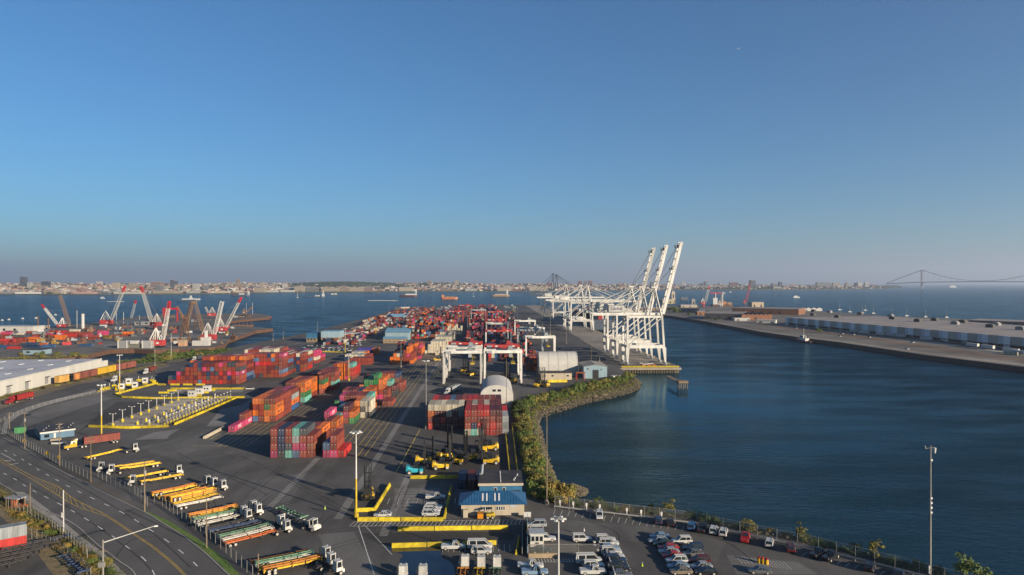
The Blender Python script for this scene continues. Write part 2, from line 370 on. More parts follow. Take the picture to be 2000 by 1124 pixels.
# sidewalks, verge, scrub
slab('verge', [P(*p) for p in [(272, 996), (292, 1003), (330, 1020), (400, 1064), (440, 1095), (490, 1150), (470, 1170), (446, 1128), (430, 1106), (367, 1052)]], None, 0.012, M_VERGE, world_pts=True)
slab('path', [P(*p) for p in [(44, 962), (60, 972), (100, 1003), (160, 1052), (200, 1082), (250, 1130), (236, 1136), (190, 1098), (150, 1063), (90, 1013), (50, 984), (25, 962)]], None, 0.012, M_WALK, world_pts=True)
slab('scrub_ground', [P(*p) for p in [(-120, 940), (0, 955), (25, 968), (90, 1015), (150, 1066), (190, 1099), (235, 1140), (230, 1200), (120, 1150), (70, 1082), (0, 1010), (-120, 960)]], None, 0.006, M_SCRUB, world_pts=True)
slab('path', [P(*p) for p in [(110, 912), (171, 945), (275, 997), (258, 985), (200, 950), (150, 922)]], None, 0.012, asphalt('verge_dirt', 0.09, 0.3, (1, .85, .66)), world_pts=True)
# rail bed, tracks and service road along the warehouse
slab('rail_bed', [P(*p) for p in [(-200, 838), (0, 780), (100, 752), (200, 736), (270, 722), (330, 712), (330, 716), (260, 730), (150, 752), (60, 778), (0, 800), (-200, 870)]], None, 0.004, M_DIRT, world_pts=True)
tr = MB()
RAILS = [[P(*p) for p in q] for q in ([(-150, 835), (0, 786.5), (100, 762), (200, 743), (280, 727), (400, 702), (500, 681), (640, 645)], [(-150, 850), (0, 793), (120, 765), (220, 745), (300, 728), (420, 702), (520, 680), (660, 644)])]
for q in RAILS:
    s = smooth(q)
    for off in (-0.72, 0.72): ribbon(tr, s, 0.22, 0.02, off=off)
tr.build('rail_track', mat('rail_steel', (0.10, 0.075, 0.055), 0.6, 0.2))['kind'] = 'structure'
slab('service_road', [P(*p) for p in [(-60, 835), (0, 806), (60, 784), (140, 765), (230, 748), (330, 728), (420, 709), (520, 685), (640, 652), (640, 655), (524, 690), (424, 714), (334, 736), (240, 758), (150, 776), (75, 794), (30, 812), (0, 838), (-30, 880), (-80, 880)]], None, 0.008, asphalt('service_asphalt', 0.095, 0.25, (1, .97, .92)), world_pts=True)
slab('path', [P(*p) for p in [(0, 848), (8, 822), (30, 805), (75, 789), (160, 768), (188, 761), (186, 766), (160, 773), (80, 795), (38, 811), (16, 827), (10, 850)]], None, 0.013, M_WALK, world_pts=True)
slab('verge', [P(*p) for p in [(-150, 806), (0, 772), (30, 764), (120, 746), (200, 733), (262, 720), (325, 707), (325, 712), (262, 725), (200, 738), (100, 757), (30, 775), (-150, 825)]], None, 0.0105, M_SCRUB, world_pts=True)
slab('verge', [P(*p) for p in [(228, 707), (270, 704), (330, 698), (400, 690), (450, 680.5), (400, 700), (345, 708), (240, 716)]], None, 0.0105, M_BANK, world_pts=True)
# concrete runways of the lifting machines
def strip(x0, x1, y0, y1, z=0.005): slab('concrete_strip', [(x0, y0), (x1, y0), (x1, y1), (x0, y1)], None, z, M_STRIP, world_pts=True)
strip(-61.6, -59.6, 188, 243.5); strip(-40.8, -38.6, 180.5, 640); strip(-119.5, -113.5, 300, 640); strip(-27, -24.9, 168, 232, 0.0052); strip(22.5, 24.5, 450, 1500)
slab('concrete_strip', [P(*p) for p in [(262, 860), (300, 845), (352, 838), (330, 851), (325, 858)]], None, 0.005, M_STRIP, world_pts=True)
slab('concrete_strip', [P(*p) for p in [(402, 834), (430, 800), (470, 792), (500, 776), (480, 800), (440, 832)]], None, 0.0056, M_STRIP, world_pts=True)
slab('concrete_strip', [P(*p) for p in [(330, 759), (495, 756), (470, 767), (330, 768)]], None, 0.005, M_STRIP, world_pts=True)
# stacking grid paint
g = MB(); ZP = 0.0108
for x in [-57.4, -54.8, -52.2, -49.6, -47.0, -44.4]: ribbon(g, [(x, 246 if x > -49 else 258), (x, 640)], 0.13, ZP)
for y in range(250, 640, 13): ribbon(g, [(-51.0, y), (-44.4, y)], 0.13, ZP + 0.0035)
for k in range(9): ribbon(g, [(-113 + k * 2.6, 262 + max(0, 4 - k) * 4), (-113 + k * 2.6, 286 if k < 2 else 306)], 0.13, ZP)
for y in (264, 276, 289, 302): ribbon(g, [(-113, y), (-92, y)], 0.13, ZP + 0.0035)
ribbon(g, [(-30.4, 225), (-29.2, 290)], 0.2, ZP)
for x in (-68, -75, -82): ribbon(g, [(x, 262), (x, 306)], 0.13, ZP)
for k in range(7): ribbon(g, [(-93.5 + k * 2.6, 300), (-93.5 + k * 2.6, 420)], 0.1, ZP)
for k in range(8): ribbon(g, [(24.6 + k * 2.6, 440), (24.6 + k * 2.6, 470)], 0.13, ZP)
for k in range(8): ribbon(g, [(-45 + k * 2.6, 455), (-45 + k * 2.6, 600)], 0.12, ZP)
g.build('yard_markings', M_YELF)['kind'] = 'structure'
# car park paint
w = MB()
x0, y0 = P(783, 1031); x1, _ = P(1000, 1024)
ya, yb = P(900, 1018)[1], P(900, 1027)[1]
ribbon(w, [(-35, ya), (9, ya)], 0.14, ZP); ribbon(w, [(-35, yb), (9, yb)], 0.14, ZP)
for k in range(41): ribbon(w, [(-35 + k * 1.08 - 0.5, yb + 0.1), (-35 + k * 1.08 + 0.1, ya - 0.1)], 0.14, ZP + 0.0036)
for k in range(9): xx = -28.5 + k * 2.7; ribbon(w, [(xx, 192), (xx, 197)], 0.12, ZP)
for k in range(5): yy = 191 + k * 2.8; ribbon(w, [(-24.5, yy), (-20, yy)], 0.12, ZP)
for k in range(13): xx = P(862, 1090)[0] + k * 1.3; ribbon(w, [(xx, P(0, 1092)[1]), (xx, P(0, 1078)[1])], 0.1, ZP)
for px in range(1085, 1420, 14):
    p = P(px, 996 + (px - 1085) * 0.13); q = P(px - 4, 1006 + (px - 1085) * 0.13); ribbon(w, [p, q], 0.1, ZP)
for px in range(1560, 1800, 17):
    p = P(px, 1077 + (px - 1560) * 0.24); q = P(px - 9, 1084 + (px - 1560) * 0.24); ribbon(w, [p, q], 0.1, ZP)
for k in range(16): p = P(1033 + k * 6, 1093); q = P(1036 + k * 6, 1099.5); ribbon(w, [p, q], 0.12, ZP)
ribbon(w, [P(1033, 1100), P(1135, 1099)], 0.12, ZP + .0036)
for k in range(14): p = P(1440 + k * 7, 1089 + k * .8); q = P(1452 + k * 7.4, 1103 + k * .9); ribbon(w, [p, q], 0.08, ZP)
ribbon(w, [P(699, 1028), P(730, 1124)], 0.18, ZP); ribbon(w, [P(712, 1028), P(765, 1085)], 0.14, ZP)
# road arrows and stop bar near the bend
for a, c in (((6, 901), (20, 901)), ((16, 909), (34, 906))): ribbon(w, [P(*a), P(*c)], 0.5, 0.014)
ribbon(w, [P(0, 886), P(28, 901)], 0.2, 0.0145); 
w.build('parking_markings', M_WHITE)['kind'] = 'structure'
# patches where the paving was renewed
PA = [asphalt('patch_light', 0.122, 0.3), asphalt('patch_dark', 0.046, 0.25), asphalt('patch_mid', 0.100, 0.35)]
for k, pts in ((0, [(35, 838), (48, 815), (80, 798), (190, 770), (220, 779), (150, 800), (90, 822)]), (1, [(150, 845), (205, 800), (228, 785), (330, 786), (196, 832), (170, 834)]), (2, [(270, 875), (420, 842), (430, 850), (520, 862), (500, 880), (360, 905)]), (1, [(700, 1043), (770, 1042), (1000, 1040), (1005, 1056), (780, 1062), (742, 1066)]), (0, [(620, 1045), (690, 1040), (745, 1130), (660, 1130)]), (2, [(1100, 1016), (1300, 1034), (1420, 1060), (1400, 1100), (1250, 1060), (1080, 1046)]), (0, [(770, 955), (860, 955), (850, 1012), (770, 1012)]), (1, [(790, 870), (990, 868), (1000, 925), (800, 928)]), (2, [(520, 930), (600, 925), (560, 990), (470, 985)]), (0, [(1420, 1085), (1560, 1100), (1600, 1124), (1440, 1124)]), (2, [(860, 640), (900, 640), (850, 760), (760, 800)])): slab('asphalt_patch', [P(*p) for p in pts], None, 0.0022, PA[k], world_pts=True)
# skid marks and tar seams on the yard
tm = MB(); RT = random.Random(2)
for i in range(46):
    px, py = RT.uniform(330, 1000), RT.uniform(905, 1100); x, y = P(px, py); a = RT.uniform(-1.2, 1.2) + pi / 2; cu = RT.uniform(-.05, .05); pts = []
    for k in range(RT.randint(8, 26)): pts.append((x, y)); x += cos(a) * 1.6; y += sin(a) * 1.6; a += cu
    for off in (-.9, .9): ribbon(tm, pts, .22, 0.0068, off=off)
for q in ([(470, 892), (520, 915), (690, 1003), (720, 1020)], [(345, 885), (400, 912), (505, 960), (520, 968)], [(200, 1124), (250, 1060), (300, 1050)], [(1150, 1124), (1210, 1050), (1150, 1020)], [(1320, 1020), (1420, 1060), (1480, 1105)], [(560, 940), (640, 985), (690, 1010)], [(20, 930), (120, 985), (250, 1075), (300, 1124)], [(60, 905), (160, 955), (280, 1030), (370, 1110)]): ribbon(tm, smooth([P(*p) for p in q], 10), .3, 0.0099 if q[0][0] < 250 else 0.0068)
tm.build('tyre_marks', asphalt('tyre_black', 0.034))['kind'] = 'structure'
# a puddle left by the lorry bay
def puddle():
    m = bpy.data.materials.new('puddle'); m.use_nodes = True; b = m.node_tree.nodes['Principled BSDF']
    b.inputs['Base Color'].default_value = (0.008, 0.012, 0.018, 1); b.inputs['Roughness'].default_value = 0.06
    pts = [(748, 1072), (783, 1068), (800, 1073), (862, 1074), (862, 1090), (884, 1104), (880, 1130), (800, 1134), (795, 1112), (780, 1098), (786, 1086), (768, 1079)]
    o = slab('puddle', [tuple(v) for v in smooth([P(*p) for p in pts] + [P(*pts[0])], 4)[:-1]], None, 0.0092, m, world_pts=True)
puddle()
# ------------------------------------------------------------------ the other shores
M_PIERG = asphalt('pier_ground', 0.135, 0.35, (1, .9, .78))
slab('shipyard_ground', [P(*p) for p in [(-300, 655), (0, 642), (80, 640), (134, 635), (190, 630), (240, 622), (266, 619), (315, 615), (360, 614), (500, 612), (528, 617), (528, 620), (470, 625), (448, 628), (448, 636), (533, 642), (500, 646), (470, 656), (446, 664), (440, 672), (420, 678), (380, 682), (350, 682), (300, 684), (262, 682), (217, 683), (150, 697), (100, 702), (0, 706), (-300, 712)]], -7, -0.02, asphalt('shipyard_asphalt', 0.12, 0.4, (1, .9, .8)), msides=mat('rusty_sheet_piles', (0.10, 0.05, 0.03), 0.9, 0.3, 0.4), world_pts=True)
slab('pier_ground', [P(*p) for p in [(1200, 606), (1290, 603), (1300, 597), (1430, 599), (1600, 608), (1720, 617), (1890, 624), (2400, 650), (2500, 790), (2000, 717), (1802, 693), (1640, 669), (1566, 660), (1489, 649), (1372, 627), (1310, 617), (1230, 611)]], -7, 0, M_PIERG, msides=M_QUAYW, world_pts=True)
slab('pier_edge', [P(*p) for p in [(1372, 626), (1489, 648), (1566, 659), (1640, 668), (1802, 691.5), (2000, 715), (2400, 772), (2400, 768), (2000, 711), (1802, 688), (1640, 665.5), (1566, 656.5), (1489, 646.5), (1372, 625)]], None, 0.05, M_CONC, world_pts=True)
slab('pier_road', [P(*p) for p in [(1480, 635), (1560, 646), (1700, 664), (1850, 687), (2000, 708), (2400, 764), (2400, 752), (2000, 701), (1850, 681), (1700, 659), (1560, 642), (1480, 632)]], None, 0.06, asphalt('pier_gravel', 0.13, 0.4, (1, .70, .50)), world_pts=True)
slab('pier_lane', [P(*p) for p in [(1440, 628), (1560, 638), (1700, 654), (1850, 674), (2000, 695), (2400, 743), (2400, 737), (2000, 691), (1850, 671), (1700, 651.5), (1560, 636), (1440, 626.5)]], None, 0.07, asphalt('pier_asphalt', 0.24, 0.3, (1, .93, .8)), world_pts=True)
slab('pier_lane', [P(*p) for p in [(1500, 633), (1560, 636.3), (1700, 651.8), (1850, 671.3), (2000, 691.3), (2400, 737.3), (2400, 722), (2000, 685), (1850, 667), (1700, 648), (1560, 632), (1520, 630)]], None, 0.08, asphalt('pier_dark_asphalt', 0.04, 0.3), world_pts=True)
# ------------------------------------------------------------------ shipping containers
CH, CW, CL = 2.6, 2.44, 12.19
KF = 0.5
CCOL = {'r': ('rust red', (150, 66, 50)), 'R': ('bright red', (196, 46, 40)), 'o': ('orange', (226, 118, 40)), 'p': ('magenta', (208, 72, 118)), 'b': ('navy blue', (38, 62, 100)),
        'B': ('grey blue', (92, 122, 158)), 't': ('pale teal', (112, 186, 172)), 'g': ('green', (52, 132, 72)), 'w': ('cream white', (216, 206, 182)), 'k': ('dark grey', (74, 78, 84)),
        'm': ('maroon', (108, 46, 48)), 's': ('light grey', (168, 174, 176)), 'n': ('brown', (136, 78, 52)), 'v': ('violet', (86, 70, 160)), 'c': ('blue', (44, 96, 150))}
CM = {k: mat('container_' + v[0].replace(' ', '_'), tuple(KF * x for x in lin([q / 255 for q in v[1]])), 0.6, 0.36, 0.7, streak=True) for k, v in CCOL.items()}
M_ROD = mat('galvanised_rods', (0.20, 0.17, 0.15), 0.5, 0.2, metal=0.2)
M_DARKGAP = mat('shadow_gap', (0.02, 0.02, 0.02), 0.9, 0)
def container_meshes():
    b = MB(); x, y, h = CW / 2, CL, CH - 0.03
    for sx in (-1, 1):                                            # corner posts, rails
        for yy in (0.0, y - 0.16): b.box(sx * x - (0.16 if sx > 0 else 0), sx * x + (0.16 if sx < 0 else 0), yy, yy + 0.16, 0, h)
        b.box(min(sx * x, sx * (x - 0.1)), max(sx * x, sx * (x - 0.1)), 0.16, y - 0.16, 0, 0.17)
        b.box(min(sx * x, sx * (x - 0.1)), max(sx * x, sx * (x - 0.1)), 0.16, y - 0.16, h - 0.12, h)
        n = 26; pts = []                                          # corrugated side
        for i in range(n):
            a = 0.17 + (y - 0.34) * i / n; w = (y - 0.34) / n
            pts += [(sx * (x - 0.012), a), (sx * (x - 0.012), a + w * .4), (sx * (x - 0.055), a + w * .5), (sx * (x - 0.055), a + w * .9)]
        pts.append((sx * (x - 0.012), y - 0.17)); k = len(b.v)
        b.v += [(p[0], p[1], 0.17) for p in pts] + [(p[0], p[1], h - 0.12) for p in pts]; m = len(pts)
        for i in range(m - 1):
            f = (k + i, k + i + 1, k + m + i + 1, k + m + i); b.f.append(f if sx > 0 else f[::-1]); b.mi.append(0)
    b.box(-x + 0.1, x - 0.1, 0.02, y - 0.02, h - 0.06, h - 0.03)   # roof and its ribs
    for i in range(16): yy = 0.5 + i * (y - 1) / 15.5; b.box(-x + 0.12, x - 0.12, yy, yy + 0.28, h - 0.03, h - 0.012)
    b.box(-x + 0.1, x - 0.1, 0.1, y - 0.1, 0.1, 0.16)
    b.box(-x + 0.16, x - 0.16, y - 0.1, y - 0.04, 0.05, h - 0.06)  # blind end
    body = b.mesh('container_body', CM['r'])
    d = MB()                                                       # two door leaves, rods and handles
    for sx in (-1, 1):
        d.box(min(sx * 0.02, sx * (x - 0.17)), max(sx * 0.02, sx * (x - 0.17)), 0.05, 0.1, 0.12, h - 0.12, 0)
        for q in (0.32, 0.78): d.box(sx * q - 0.035, sx * q + 0.035, 0.0, 0.048, 0.08, h - 0.08, 1)
        d.box(sx * 0.55 - 0.26, sx * 0.55 + 0.26, 0.012, 0.045, 0.98, 1.06, 1)
        d.box(sx * 0.58 - 0.1, sx * 0.58 + 0.1, 0.02, 0.049, 1.8, 2.02, 2)
    d.box(-x + 0.16, x - 0.16, 0.0, 0.1, h - 0.12, h, 0); d.box(-x + 0.16, x - 0.16, 0.0, 0.1, 0.0, 0.12, 0)
    door = d.mesh('container_door', [CM['r'], M_ROD, mat('placard_white', (0.45, 0.44, 0.42), 0.6, 0.1)])
    return body, door
BODY_ME, DOOR_ME = container_meshes()
def text_mesh(s, size, m, depth=0.012):
    cu = bpy.data.curves.new('t', 'FONT'); cu.body = s; cu.size = size; cu.align_x = 'CENTER'; cu.align_y = 'CENTER'; cu.extrude = depth; cu.resolution_u = 2
    o = bpy.data.objects.new('t', cu); COL.objects.link(o); dg = bpy.context.evaluated_depsgraph_get()
    me = bpy.data.meshes.new_from_object(o.evaluated_get(dg)); bpy.data.objects.remove(o); me.materials.clear(); me.materials.append(m); return me
M_LOGO_W = mat('lettering_white', (0.6, 0.6, 0.6), 0.6, 0); M_LOGO_K = mat('lettering_dark', (0.03, 0.035, 0.06), 0.6, 0)
TXT_HL = text_mesh('Hapag-Lloyd', 1.25, M_LOGO_K)
TXT_ONE = text_mesh('ONE', 2.0, M_LOGO_W)
CON = []                                                           # all containers before the choice of the 300
OCC = set()
PAL = 'rrrrrrrrrmmmRRonnppbkBwwtgs'
def stack(block, desc, x0, y0, cols, bay=0, pitch=2.55, side='x'):
    for c, s in enumerate(cols):
        for t, ch in enumerate(s):
            if ch == '.': continue
            if ch == '?': ch = R.choice(PAL)
            CON.append(dict(b=block, d=desc, x=x0 + c * pitch + CW / 2, y=y0 + R.uniform(-.12, .12), z=t * CH, k=ch, c=c, t=t, bay=bay)); OCC.add((block, bay, c, t))
def rnd(n, lo, hi, pal=PAL): return [''.join(R.choice(pal) for _ in range(R.randint(lo, hi))) for _ in range(n)]
# front blocks beside the lamp mast
stack('A', 'six-wide front block', -77.4, 244.6, ['prrr', 'kbbb', 'tkrr', 'Bpst', 'rprk', 'rnr'])
stack('A', 'six-wide front block', -77.4, 257.3, ['rr', 'br', 'rr', 'tr', 'rrr', 'rro'], 1)
stack('A', 'six-wide front block', -64.7, 270.0, ['ror', 'rro'], 2)
stack('B', 'three-wide front block', -58.9, 244.3, ['pB', 'prr', 'R'])
# row behind: magenta end of the block with the long pipe barrier
stack('F', 'block before green stacks', -69.3, 290.0, ['rrp', 'nt'])
stack('F', 'block before green stacks', -69.3, 303.0, ['gg', 'pr', 'rpm', 'go'], 1)
stack('F', 'block before green stacks', -72.0, 316.0, ['g', 'gw', 'gr', 'go', 'ggo', 'wkw', 'kww'], 2)
stack('F', 'block before green stacks', -74.6, 332.0, ['rg', 'pcp', 'rrr', 'rrr', 'rrr', 'rrr', 'nrt'], 3)
stack('F', 'block before green stacks', -76.6, 348.0, ['gg', 'grr', 'rrm', 'rrr', 'rrb', 'roo', 'roo'], 4)
stack('F', 'block before green stacks', -69.0, 366.0, ['ooo', 'rkgg', 'rprg', 'prrgg', 'proo', 'rr'], 5)
stack('F', 'block before green stacks', -69.0, 379.0, ['ooor', 'rrgg', 'rroo', 'rrro', 'rroo', 'rrt', 'km'], 6)
stack('F', 'block before green stacks', -64.0, 392.0, ['rrrm', 'rnrr', 'rrtr', 'rgkr', 'rrnb', 'rr'], 7)
stack('single', 'lone container on the painted stacking grid', -58.6, 331.0, ['o'])
stack('single', 'lone container on the painted stacking grid', -53.6, 345.0, ['r', 'r'], 1)
# orange block and what stands behind it
stack('C', 'orange topped block', -108.2, 287.3, ['p'])
stack('C', 'orange topped block', -108.2, 299.8, ['pr'], 1)
stack('C', 'orange topped block', -108.2, 312.3, ['rrr', 'Broo', 'rroo', 'oogo', 'bomr', 'rBmr'][:1], 2)
stack('C', 'orange topped block', -105.5, 308.6, ['Boro', 'rrro', 'oogn', 'roor'], 3)
stack('C', 'orange topped block', -105.5, 321.3, ['rroo', 'rrrr', 'rrrn', 'rrrr'], 4)
stack('C', 'orange topped block', -105.5, 334.0, ['rror', 'rrrn', 'rrrp', 'cosr'], 5)
stack('E', 'block behind orange topped one', -108.0, 358.0, ['rrr', 'rrnr', 'rrrr', 'rrmo', 'tgoo'])
stack('E', 'block behind orange topped one', -108.0, 371.0, ['rrr', 'rroo', 'rrrr', 'rrrr', 'rooo'], 1)
stack('E', 'block behind orange topped one', -95.0, 385.0, ['rogr'], 2)
stack('E', 'block behind orange topped one', -99.0, 398.0, ['rrrr', 'rrrr', 'rrrr', 'rtrr'], 3)
stack('E', 'block behind orange topped one', -107.0, 411.0, ['rrr', 'rrr', 'rrr', 'rrRr', 'rrrr', 'rrrr'], 4)
stack('E', 'block behind orange topped one', -102.0, 440.0, ['rrp', 'rrrr', 'okoo', 'oooo', 'prrr', 'rRRt'], 5)
stack('E', 'block behind orange topped one', -102.0, 453.0, ['rrp', 'rrr', 'ooo', 'oooo', 'rrrr', 'rRR'], 6)
# large block behind the gate lanes
def big(y, x0, hs, top, bay):
    cols = []
    for i, h in enumerate(hs):
        cols.append(''.join(R.choice('rrrrrrrmmRpbkBnrrrb') for _ in range(h - 1)) + R.choice(top))
    stack('D', 'large block behind gate', x0, y, cols, bay)
big(424.5, -196.2, [2, 2, 3, 4, 4, 5, 5, 5, 5, 5, 5, 5, 5, 5, 5, 5, 5], 'rmkpbr', 0)
big(437.2, -193.6, [3, 4, 5, 5, 5, 6, 6, 6, 6, 6, 6, 6, 6, 6, 6, 6], 'oorrgoo', 1)
big(452.5, -181.0, [5, 5, 5, 5, 5, 5, 5, 5, 6, 6, 6, 6, 6, 6, 6, 6, 6, 6], 'rrrpbo', 2)
big(465.2, -178.4, [5] * 17, 'owrw', 3)
big(481.0, -170.0, [6] * 8 + [5] * 8, 'wwwrrr', 4)
big(494.0, -170.0, [6] * 9 + [5] * 7, 'wrmw', 5)
big(507.0, -165.0, [5] * 13, 'pbrk', 6)
stack('D', 'large block behind gate', -137.2, 529.0, ['rkpt', 'rwpp'], 7)
stack('D', 'large block behind gate', -137.2, 545.0, ['rkp', 'rp'], 8)
# block behind the parked lift trucks
stack('H', 'block behind lift trucks', -25.8, 290.2, ['Rrow', 'mmmw', 'mRmw', 'mmww', 'mmmw', 'mmsw'], 1)
stack('H', 'block behind lift trucks', -9.8, 278.0, ['wrrR', 'tbrr', 'wRrR', 'RrrR', 'RRrm', 'rrrm', 'sss', '.'], 0)
stack('H', 'block behind lift trucks', -9.8, 290.7, ['mrrr', 'rrrw', 'rrrr', 'rrrw', 'rrrr', 'rrrr', 'mrR'], 2)
stack('H', 'block behind lift trucks', -25.0, 304.0, ['rrrR', 'rrrr', 'rrrR', 'rrkB', 'rrrm', 'rrrr', 'rrrR', 'rrrR', 'rrrr', 'rrrr', 'rrrr', 'rrrm'], 3)
stack('H', 'block behind lift trucks', -12.5, 324.0, ['rrn', 'rrk', 'rrn'], 4)
stack('office', 'pair of containers behind the office', -9.4, 205.5, ['b', 'm', 'b'], pitch=2.9)
# low rows of tanks and flat racks
stack('T', 'low row before the blue sheds', -112, 520, ['b', 'bb', 'b'] + ['rr'] * 6); stack('T', 'low row before the blue sheds', -114, 545, ['rw', 'rw', 'bw', 'rw', 'rs', 'rw', 'rr', 'rr'], 1)
stack('T', 'low row before the blue sheds', -113, 566, ['bw', 'ws', 'ww', 'rw', 'ro', 'r'], 2); stack('T', 'low row before the blue sheds', -114, 595, ['vv', 'vv', 'vv', 'vv', 'vv', 'ro', 'oo'], 3)
for i, y in enumerate((527, 541, 556, 570, 585)): stack('G', 'tall block beside cream stacks', -76, y, ['oo', 'ooo', 'oow', 'nnk', 'rrrr', 'rrpoo', 'orr'] if i < 2 else rnd(8, 3, 5, 'rrrommkpbo'), i)
# cream refrigerated boxes
for i, (y, x, n, h) in enumerate([(588, -46, 1, 1), (602, -57, 1, 2), (606, -54, 6, 4), (619, -54, 6, 4), (655, -54, 7, 4), (668, -54, 7, 4), (720, -54, 7, 4), (733, -54, 7, 3), (820, -52, 2, 4), (820, -44, 2, 4), (820, -37, 2, 4), (850, -52, 2, 4), (850, -44, 2, 4)]):
    stack('W', 'cream refrigerated block', x, y, ['w' * max(1, h - (j == 0)) for j in range(n)], i)
# the long rows further down the quay
for i, y in enumerate((468, 482, 510)): stack('L', 'rows under travelling cranes', 26.0, y + 12, rnd(4, 2, 4, 'rrrnok'), i)
bay = 10
for y in range(540, 1660, 26):
    for yy in (y, y + 12.6):
        if R.random() < 0.9 and y > 640: stack('L', 'rows under travelling cranes', -25.0, yy, rnd(7, 0, 4, 'rrrrmmmkbpwR'), bay)
        if R.random() < 0.9: stack('L', 'rows under travelling cranes', -0.6, yy, rnd(7, 0, 4, 'rrrRmmpkcwBb'), bay + 1)
        if y < 1300 and R.random() < 0.85: stack('L', 'rows under travelling cranes', 26.0, yy, rnd(6, 0, 3, 'rrRnokwbB'), bay + 2)
        bay += 3
for y in range(760, 1560, 27):
    for yy in (y, y + 12.6):
        k = max(0, int((y - 900) / 30)) if y > 900 else 0
        stack('M', 'far rows of the yard', -108 + (y - 760) * 0.02, yy, rnd(23, 2, 5, 'rrrrrrRmmpoonnkbBwt' if y < 1050 else 'rrmmkbbknrm'), bay); bay += 1
for y in range(690, 1000, 16): stack('N', 'stray rows near the shore road', -166 - (y - 690) * .04, y, rnd(12, 0, 2, 'rwskmnpbrrwk'), bay); bay += 1
for y in range(1000, 1560, 17): stack('N', 'stray rows near the shore road', -186, y, rnd(26, 0, 3, 'rwskmmbkrrno'), bay); bay += 1
# shipyard-side depot (long sides towards the water)
def depot(px, py, s, lab=None):
    x, y = P(px, py)
    for t, ch in enumerate(s): CON.append(dict(b='Y', d='depot across the inlet', x=x, y=y, z=t * CH, k=ch, c=int(px), t=t, bay=int(py), rot=1)); OCC.add(('Y', int(py), int(px), t))
for px, py, s in [(66, 668, 'oo'), (80, 675, 'o'), (117, 664, 'oo'), (200, 655, 'pp'), (249, 657, 'ro'), (182, 664, 'rr'), (27, 682, 'R'), (52, 676, 'b'), (62, 680, 'bb'), (95, 679, 'c'), (10, 680, 'c'), (37, 669, 'rrk'), (8, 672, 'rR'), (33, 660, 'rw'), (150, 660, 'mr'), (168, 658, 'pr'), (100, 663, 'rR'), (88, 660, 'Rp'), (136, 662, 'rRr'), (12, 662, 'rrp'), (60, 656, 'kr'), (120, 655, 'pR'), (228, 658, 'n'), (168, 677, 'c'), (20, 655, 'rm'), (105, 654, 'wr'), (145, 652, 'rw'), (30, 674, 'r'), (74, 662, 'prs')]: depot(px, py, s)
GRID = {}
for c in CON: GRID.setdefault((round(c['x'] / 2.6), c['t']), []).append(c)
def cover(x, y0, y1, t):
    """is the span y0..y1 at this column and tier filled by other boxes?"""
    k = round(x / 2.6); got = 0
    for i in (k - 1, k, k + 1):
        for q in GRID.get((i, t), ()):
            if abs(q['x'] - x) < 0.9 and not q.get('rot'): got = max(got, min(y1, q['y'] + CL) - max(y0, q['y']))
    return got > (y1 - y0) * .72
def size_in_picture(c):
    d = hypot(c['x'], c['y']); f = FPX / max(d, 1); x, y, t = c['x'], c['y'], c['t']
    if c.get('rot'): return (CL * CH + CL * CW * top_free(c) * 62 / d) * f * f
    fr = not cover(x, y - 1.4, y - .7, t); top = not cover(x, y, y + CL, t + 1); rt = not cover(x + 2.55, y, y + CL, t); lf = not cover(x - 2.55, y, y + CL, t)
    c['hid'] = not (fr or top or rt or lf)
    return (CW * CH * fr + CL * CW * top * (HC - c['z']) / d + CL * CH * (rt and x < 0) * abs(x) / d + CL * CH * (lf and x > 0) * abs(x) / d) * f * f
def top_free(c): return 1
for c in CON: c['a'] = size_in_picture(c)
seen = sorted([c for c in CON if c['a'] > 0], key=lambda c: -c['a'])
near = [c for c in seen if c['b'] != 'Y'][:285] + [c for c in seen if c['b'] == 'Y' and c['t'] == len([1 for q in CON if q['b'] == 'Y' and q['c'] == c['c'] and q['bay'] == c['bay']]) - 1][:12]
nid = {id(c) for c in near}
TIER = ['ground tier', 'second tier', 'third tier', 'fourth tier', 'fifth tier', 'sixth tier']
bays = {}
for c in CON: bays.setdefault(c['b'], set()).add(round(c['y'] / 6))
for c in near:
    br = sorted(bays[c['b']]).index(round(c['y'] / 6))
    cn = CCOL[c['k']][0]
    if c['b'] == 'single': lab = f"{cn} container standing alone on the painted grid, {ORD[c['c']]} from the road"
    elif c['b'] == 'office': lab = f"{cn} container behind the blue-roofed office, {ORD[c['c']]} from the road"
    elif c['b'] == 'Y': lab = f"{cn} container on the depot across the inlet, {ORD[[q['c'] for q in sorted([n for n in near if n['b'] == 'Y'], key=lambda n: n['c'])].index(c['c'])]} along"
    else: lab = f"{cn} container, {TIER[c['t']]}, {ORD[c['c']]} column from road, {ORD[br]} row, {c['d']}"
    o = put('shipping_container', BODY_ME, None, (c['x'], c['y'], c['z'] + 0.012))
    tag(o, lab, 'container', 'stacked shipping containers')
    o.material_slots[0].link = 'OBJECT'; o.material_slots[0].material = CM[c['k']]
    if c.get('rot'): o.rotation_euler = (0, 0, pi / 2); o.location.x += CL / 2
    d = put('door', DOOR_ME, o); d.material_slots[0].link = 'OBJECT'; d.material_slots[0].material = CM[c['k']]
    if c['k'] == 'o' and not c.get('rot') and c['x'] < 0 and c['y'] < 560 and not cover(c['x'] + 2.55, c['y'], c['y'] + CL, c['t']):
        q = put('lettering', TXT_HL, o, (CW / 2 + 0.012, CL * .5, CH / 2)); q.rotation_euler = (pi / 2, 0, pi / 2)
    if c['k'] == 'p' and not c.get('rot') and c['x'] < 0 and c['y'] < 560:
        q = put('lettering', TXT_ONE, o, (CW / 2 + 0.012, CL * .5, CH / 2)); q.rotation_euler = (pi / 2, 0, pi / 2)
rest = MB(); keys = list(CCOL)
